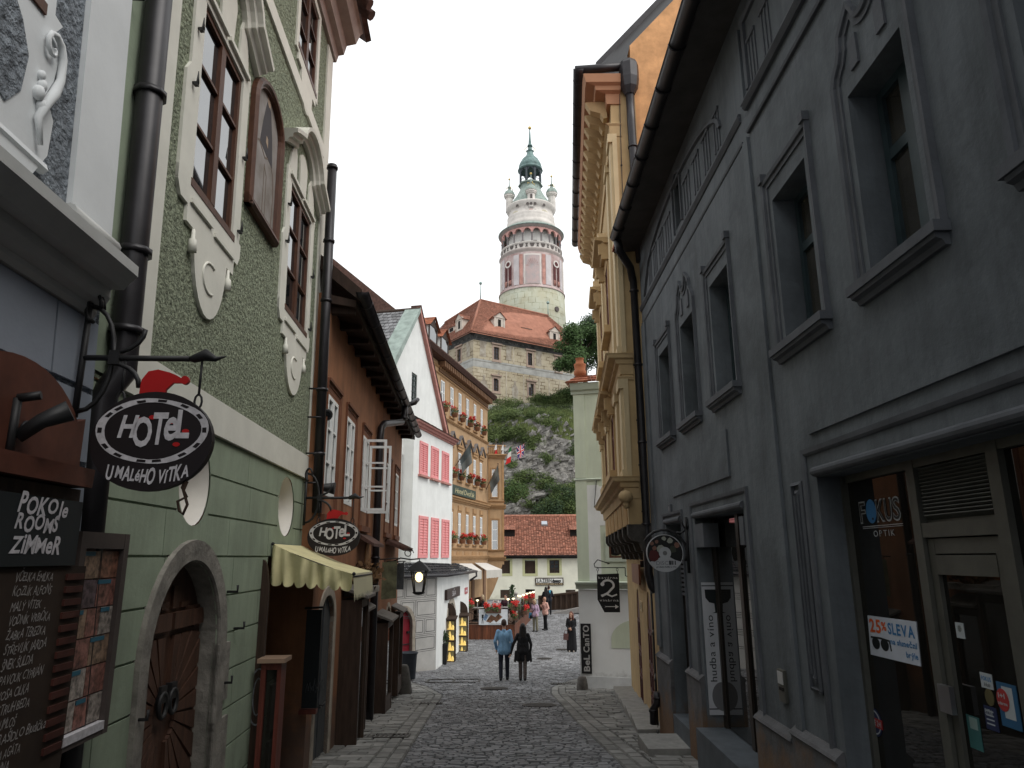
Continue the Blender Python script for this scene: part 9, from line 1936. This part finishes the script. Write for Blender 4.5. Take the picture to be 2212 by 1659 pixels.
def person(loc, rz, s, label, pose=None, top=None, legs=None, hair=None, shoes=None, skirt=None, female=False, bald=False, long_sleeve=True, extra=None, group=None, sit=False, top_hem=.86, coat=None, head_turn=0.0, tilt=0.0):
    t = thing('person', loc, label, 'person', group); t.rotation_euler.z = rz; t.scale = (s,s,s); P_ = dict(hip=.09, lk=(-.1,.03,.50), rk=(.1,-.02,.50), la=(-.10,-.02,.085), ra=(.10,-.02,.085), ls=(-.18,0,1.42), rs=(.18,0,1.42), le=(-.235,-.03,1.14), re=(.235,-.03,1.14), lw=(-.235,.05,.89), rw=(.235,.05,.89), lh=(0,.1,-1), rh=(0,.1,-1), lf=(0,1,0), rf=(0,1,0), lean=(0,0,0))
    P_.update(pose or {}); V = Vector; sw = .92 if female else 1.0; ln = V(P_['lean'])
    pel = V((0,0,.93)) if not sit else V((0,0,.52)); dz = pel.z-.93; up = lambda v: V((v[0]*sw, v[1], v[2]+dz))+ln*max(0,(v[2]-.95)/.55)
    hL, hR = pel+V((-P_['hip'],0,-.02)), pel+V((P_['hip'],0,-.02)); kL, kR, aL, aR = V(P_['lk']), V(P_['rk']), V(P_['la']), V(P_['ra'])
    sL, sR, eL, eR, wL, wR = [up(P_[k]) if k in ('ls','rs') else V(P_[k])+V((0,0,dz)) for k in ('ls','rs','le','re','lw','rw')]
    ch, wa, nk = up((0,.005,1.30)), up((0,0,1.10)), up((0,0,1.47)); hd = up((0,.025,1.635))+V((0,tilt*.04,-abs(tilt)*.02))
    k_ = .88 if female else 1.0
    core = [(pel+V((-.06,0,0)), wa+V((-.045,0,0)), .125*(1.05 if female else 1), .115*k_), (pel+V((.06,0,0)), wa+V((.045,0,0)), .125*(1.05 if female else 1), .115*k_), (wa+V((-.05,0,0)), ch+V((-.07,0,0)), .112*k_, .125*k_), (wa+V((.05,0,0)), ch+V((.07,0,0)), .112*k_, .125*k_), (ch+V((-.06,0,0)), sL+V((.03,0,-.02)), .12*k_, .062*k_), (ch+V((.06,0,0)), sR+V((-.03,0,-.02)), .12*k_, .062*k_), (ch, nk, .10, .062)]
    arms = [(sL, eL, .056*k_, .043*k_), (eL, wL, .042*k_, .029*k_), (sR, eR, .056*k_, .043*k_), (eR, wR, .042*k_, .029*k_)]
    lg = [(hL, kL, .088, .058), (kL+V((0,-.01,0)), aL, .058, .042), (hR, kR, .088, .058), (kR+V((0,-.01,0)), aR, .058, .042)]
    fl, fr_ = V(P_['lf']).normalized(), V(P_['rf']).normalized(); feet = [(aL+V((0,0,-.04))-fl*.03, aL+V((0,0,-.055))+fl*.16, .042, .03), (aR+V((0,0,-.04))-fr_*.03, aR+V((0,0,-.055))+fr_*.16, .042, .03)]
    ht = Matrix.Rotation(head_turn, 3, 'Z'); hv = lambda x, y, z: hd+ht@V((x,y,z))
    head = [(nk-V((0,0,.04)), hd-V((0,0,.05)), .055, .052), (hv(0,.03,-.07), hv(0,.055,-.095), .055, .035), (hv(0,.09,.005), hv(0,.112,-.03), .011, .015), (hv(-.03,.082,-.068), hv(.03,.082,-.068), .010,.010)]
    eyes = [(hv(sx_*.078,0,-.01), .022, (.5,.8,1.4)) for sx_ in (-1,1)]
    blob('body', [(a,b,ra*.93,rb*.93) for a, b, ra, rb in core+lg]+arms+feet+head+hand(wL, P_['lh'], 1, P_.get('lg', .25))+hand(wR, P_['rh'], -1, P_.get('rg', .25)), [(hd+V((0,0,.02)), .105, (.78,.93,1.08))]+eyes, M_SKIN, t, .0085)
    mb = MB(); 
    for sx_ in (-1,1): mb.ball(hv(sx_*.033,.088,.012), .0125, 8)
    o = mb.build('eyes', flat('eye_dark', (.03,.02,.02), .3), t, loc=V((0,0,0))); o.location = (0,0,0)
    if top: blob('top', [(a,b,ra*1.07+.006,rb*1.07+.006) for a, b, ra, rb in core[2:6]]+[(pel+V((x,0,top_hem-.93+.05)), wa+V((x*.8,0,0)), .152, .125*k_) for x in (-.06,.06)]+[(a,b,ra+.014,rb+.012) for a, b, ra, rb in (arms if long_sleeve else [(a, a.lerp(b,.75), ra, ra*.85) for a, b, ra, rb in (arms[0],arms[2])])]+[(nk-V((0,0,.05)), nk-V((0,0,.015)), .07,.066)], [], top, t, .012)
    if legs: blob('trousers', [(a,b,ra+.012,max(rb,.05)+.010) for a, b, ra, rb in lg]+[(pel+V((x,0,-.02)), pel+V((x,0,.08)), .13, .128) for x in (-.06,.06)], [], legs, t, .012)
    if shoes: blob('shoes', [(a,b,ra+.008,rb+.008) for a, b, ra, rb in feet], [], shoes, t, .009)
    if skirt: blob('skirt', [(pel+V((x,0,.05)), V((x*1.6+y*.0, y, .10 if skirt[1] < .2 else skirt[1])), .135, .13) for x in (-.07,0,.07) for y in (-.03,.03)], [], skirt[0], t, .014)
    if coat: blob('tunic', [(wa+V((x,0,.02)), V((x*1.9, y, coat[1])), .125, .075) for x in (-.08,0,.08) for y in (-.03,.02)], [], coat[0], t, .013)
    if hair:
        hm, style = hair; hb = [(hv(0,-.018,.045), .112, (.80,.92,1.02))]; hc = []
        if style == 'long': hc = [(hv(x,-.05,.02), hv(x*1.2,-.085,-.27), .062, .05) for x in (-.05,0,.05)]+[(hv(s_*.075,-.01,.0), hv(s_*.105,-.01,-.24), .036, .032) for s_ in (-1,1)]
        if style == 'bob': hc = [(hv(x,-.04,.02), hv(x,-.06,-.09), .062, .05) for x in (-.05,0,.05)]+[(hv(s_*.075,-.01,.02), hv(s_*.085,-.005,-.07), .035, .03) for s_ in (-1,1)]
        blob('hair', hc, hb, hm, t, .010)
    if extra: extra(t)
    return t
def part(t, mb, name, m): o = mb.build(name, m, t, loc=Vector((0,0,0))); o.location = (0,0,0); return o
H_BLK = mat('hair_black', (.012,.010,.010), .5, var=.2, vs=30); H_BRN = mat('hair_brown', (.035,.018,.012), .55, var=.2, vs=30); H_RED = mat('hair_auburn', (.10,.028,.015), .5, var=.3, vs=30); H_BLO = mat('hair_blond_grey', (.36,.28,.18), .6, var=.2, vs=30)
C_BLUE = mat('shirt_blue', (.19,.35,.53), .8, var=.12, vs=8, bump=.3, bs=14, bd=.02); C_NAVY = mat('trousers_navy', (.014,.016,.026), .85, var=.2); C_BLK = mat('cloth_black', (.010,.010,.012), .85, var=.2); C_LILAC = mat('blouse_lilac', (.46,.33,.45), .85, var=.3, vs=22); C_OLIVE = mat('trousers_olive', (.17,.16,.11), .85, var=.1); C_PINKS = mat('shirt_pink', (.62,.37,.31), .85, var=.08); C_LEG = mat('leggings_pattern', (.075,.06,.055), .85, var=.75, vs=28); C_SHOE = flat('shoe_black', (.012,.011,.011), .5)
def gp_(q): y = ydown(q); c = at_y(q, y); c.z = g(c.y)+.012; return c
c1 = gp_(p(28,330,1335)); c2 = gp_(p(28,735,1345)); prq('couple', *c1, *c2, ); gap = (c2.x-c1.x)
hx = at_y(p(28,455,790), c1.y); hz = hx.z-c1.z; prq('hands', hx.x-c1.x, hz, gap)
S1 = 1.04; rh_ = (hx.x-c1.x)/S1
person(c1, 0.0, S1, 'man in a pale blue shirt and dark trousers walking away hand in hand', dict(rw=(rh_-.01,.03,.86),re=(.25,-.06,1.12),rh=(.25,.1,-1),rg=.9,le=(-.275,-.06,1.14),lw=(-.235,.10,.90),lk=(-.10,.05,.50),la=(-.095,-.10,.10),rk=(.10,.10,.50),ra=(.10,.12,.085)), top=C_BLUE, legs=C_NAVY, hair=(H_BRN,'short'), shoes=C_SHOE, top_hem=.83)
s2 = .97; lhx = (hx.x-c2.x)/s2
def hem(t):
    for s_ in (-1, 1): mb = MB(); mb.mesh([(s_*.10,-.09,.95),(s_*.27,-.06,.92),(s_*.30,-.07,.60),(s_*.24,-.09,.57),(s_*.10,.0,.95),(s_*.27,.0,.92),(s_*.30,.0,.60),(s_*.24,.0,.57)], [(0,1,2,3),(7,6,5,4),(0,3,7,4),(1,5,6,2),(3,2,6,7)]); part(t, mb, 'tunic_point', C_BLK)
person(c2, .0, s2, 'woman in a black tunic with long black hair walking away hand in hand', dict(lw=(lhx+.03,.03,hz/s2+.05),le=(-.32,-.03,1.13),lh=(-.35,.1,-1),lg=.9,re=(.265,-.04,1.13),rw=(.25,.02,.92),lk=(-.085,.12,.50),la=(-.085,.05,.09),rk=(.06,-.02,.50),ra=(.055,-.18,.12)), top=C_BLK, legs=C_LEG, hair=(H_BLK,'long'), shoes=C_SHOE, female=True, coat=(C_BLK,.66), extra=hem)
def lbag(t):
    mb = MB(); mb.mesh([(.16,-.12,.98),(.36,-.12,1.02),(.38,-.10,.72),(.18,-.10,.70),(.16,.06,.98),(.36,.06,1.02),(.38,.08,.72),(.18,.08,.70)], [(0,1,2,3),(7,6,5,4),(0,3,7,4),(1,5,6,2),(3,2,6,7),(0,4,5,1)]); part(t, mb, 'blue_bag', flat('bag_blue', (.05,.25,.42), .6))
    mb = MB(); mb.tube([(-.15,.06,1.40),(-.02,.17,1.22),(.14,.15,1.0),(.18,.05,.9)], .014, 5); part(t, mb, 'bag_strap', C_BLK)
    mb = MB(); mb.ball((.22,.12,.80), .09, 10, (.8,.6,1.2)); part(t, mb, 'dark_pouch', C_BLK)
person(gp_(p(25,1345,1110)), pi*.86, .97, 'woman in a lilac checked blouse with a blue bag, standing by the deck', dict(le=(-.24,.02,1.13),lw=(-.15,.14,.98),re=(.26,-.08,1.16),rw=(.2,.13,1.12),rh=(-.5,.5,.2),lean=(0,.06,0)), top=C_LILAC, legs=C_OLIVE, hair=(H_BLO,'bob'), shoes=C_SHOE, female=True, extra=lbag, head_turn=-.3, tilt=.5)
def strap(t): mb = MB(); mb.tube([(.14,.07,1.42),(.02,.165,1.3),(-.12,.13,1.12)], .014, 5); part(t, mb, 'camera_strap', C_BLK)
person(gp_(p(25,1525,1085)), pi*.66, 1.01, 'bald man in a pink shirt and black trousers with one hand raised', dict(re=(.27,.05,1.2),rw=(.10,.22,1.28),rh=(-.6,.4,.4),le=(-.27,-.05,1.16),lw=(-.22,.12,1.02)), top=C_PINKS, legs=C_BLK, shoes=C_SHOE, extra=strap, bald=True)
def hbag(t):
    mb = MB(); mb.mesh([(.12,.14,.80),(.34,.14,.82),(.36,.15,.54),(.14,.15,.52),(.12,.24,.80),(.34,.24,.82),(.36,.25,.54),(.14,.25,.52)], [(0,1,2,3),(7,6,5,4),(0,3,7,4),(1,5,6,2),(3,2,6,7),(0,4,5,1)]); part(t, mb, 'handbag', flat('bag_brown', (.10,.05,.045), .6)); mb = MB(); mb.tube([(.14,.19,.8),(.2,.18,.96),(.27,.18,.96),(.32,.19,.82)], .012, 5); part(t, mb, 'bag_handle', flat('bag_brown', (.10,.05,.045), .6))
person(gp_(p(25,2000,1470)), pi*.93, .98, 'woman in a long black dress with auburn hair, carrying a brown handbag', dict(le=(-.2,.0,1.15),lw=(-.03,.19,1.03),lh=(.9,.3,0),re=(.22,.02,1.15),rw=(.08,.19,1.0),rh=(-.8,.3,-.1)), top=C_BLK, hair=(H_RED,'long'), shoes=flat('shoe_pale', (.4,.35,.3), .6), skirt=(C_BLK,.10), female=True, extra=hbag, head_turn=-.25)
def scarf(t): mb = MB(); mb.mesh([(.02,-.10,1.52),(.2,-.06,1.50),(.26,.02,1.38),(.1,-.14,1.30)], [(0,1,2,3)]); part(t, mb, 'blue_collar', flat('collar_cyan', (.06,.38,.55), .7))
cA = at_y(p(25,1540,800), 48.6); cA.z = -2.1; cB = at_y(p(25,1590,800), 48.9); cB.z = -2.1
person(cA, .15, 1.0, 'person in a black jacket with long dark hair leaning at the bridge parapet', dict(le=(-.25,.1,1.15),lw=(-.15,.3,1.08),re=(.25,.1,1.15),rw=(.15,.3,1.08)), top=C_BLK, legs=C_BLK, hair=(H_BLK,'long'), shoes=C_SHOE, female=True)
person(cB, -.2, 1.03, 'person in a dark jacket with a bright blue collar at the bridge parapet', dict(le=(-.25,.1,1.15),lw=(-.15,.3,1.08),re=(.25,.1,1.15),rw=(.15,.3,1.08)), top=C_NAVY, legs=C_BLK, hair=(H_BRN,'short'), shoes=C_SHOE, extra=scarf)
SIT = dict(lk=(-.12,.42,.50), rk=(.12,.42,.50), la=(-.12,.44,.085), ra=(.12,.44,.085), le=(-.26,.12,1.16), re=(.26,.12,1.16), lw=(-.12,.36,1.12), rw=(.12,.36,1.12), lh=(.3,1,0), rh=(-.3,1,0))
def sitter(q, yy, rz, lab, top, hair, fem):
    c = at_y(q, yy); c.z = zdk+.02; person(c, rz, 1.0, lab, dict(SIT), top=top, legs=C_BLK, hair=hair, shoes=C_SHOE, sit=True, female=fem)
    R_ = Matrix.Rotation(rz, 3, 'Z'); return c
c = sitter(p(25,812,640), 41.0, pi*.9, 'guest in a dark maroon top seated at the deck table', mat('top_maroon', (.035,.012,.02), .85), (H_BLK,'short'), False); chair(c+Vector((0,.08,0)), pi*.9, 'folding chair under the dark seated guest')
c = sitter(p(25,400,640), 40.6, pi*.6, 'blond guest in a dark jacket seated at the left deck table', C_BLK, (H_BLO,'bob'), True); chair(c+Vector((.08,.02,0)), pi*.6, 'folding chair under the blond seated guest')
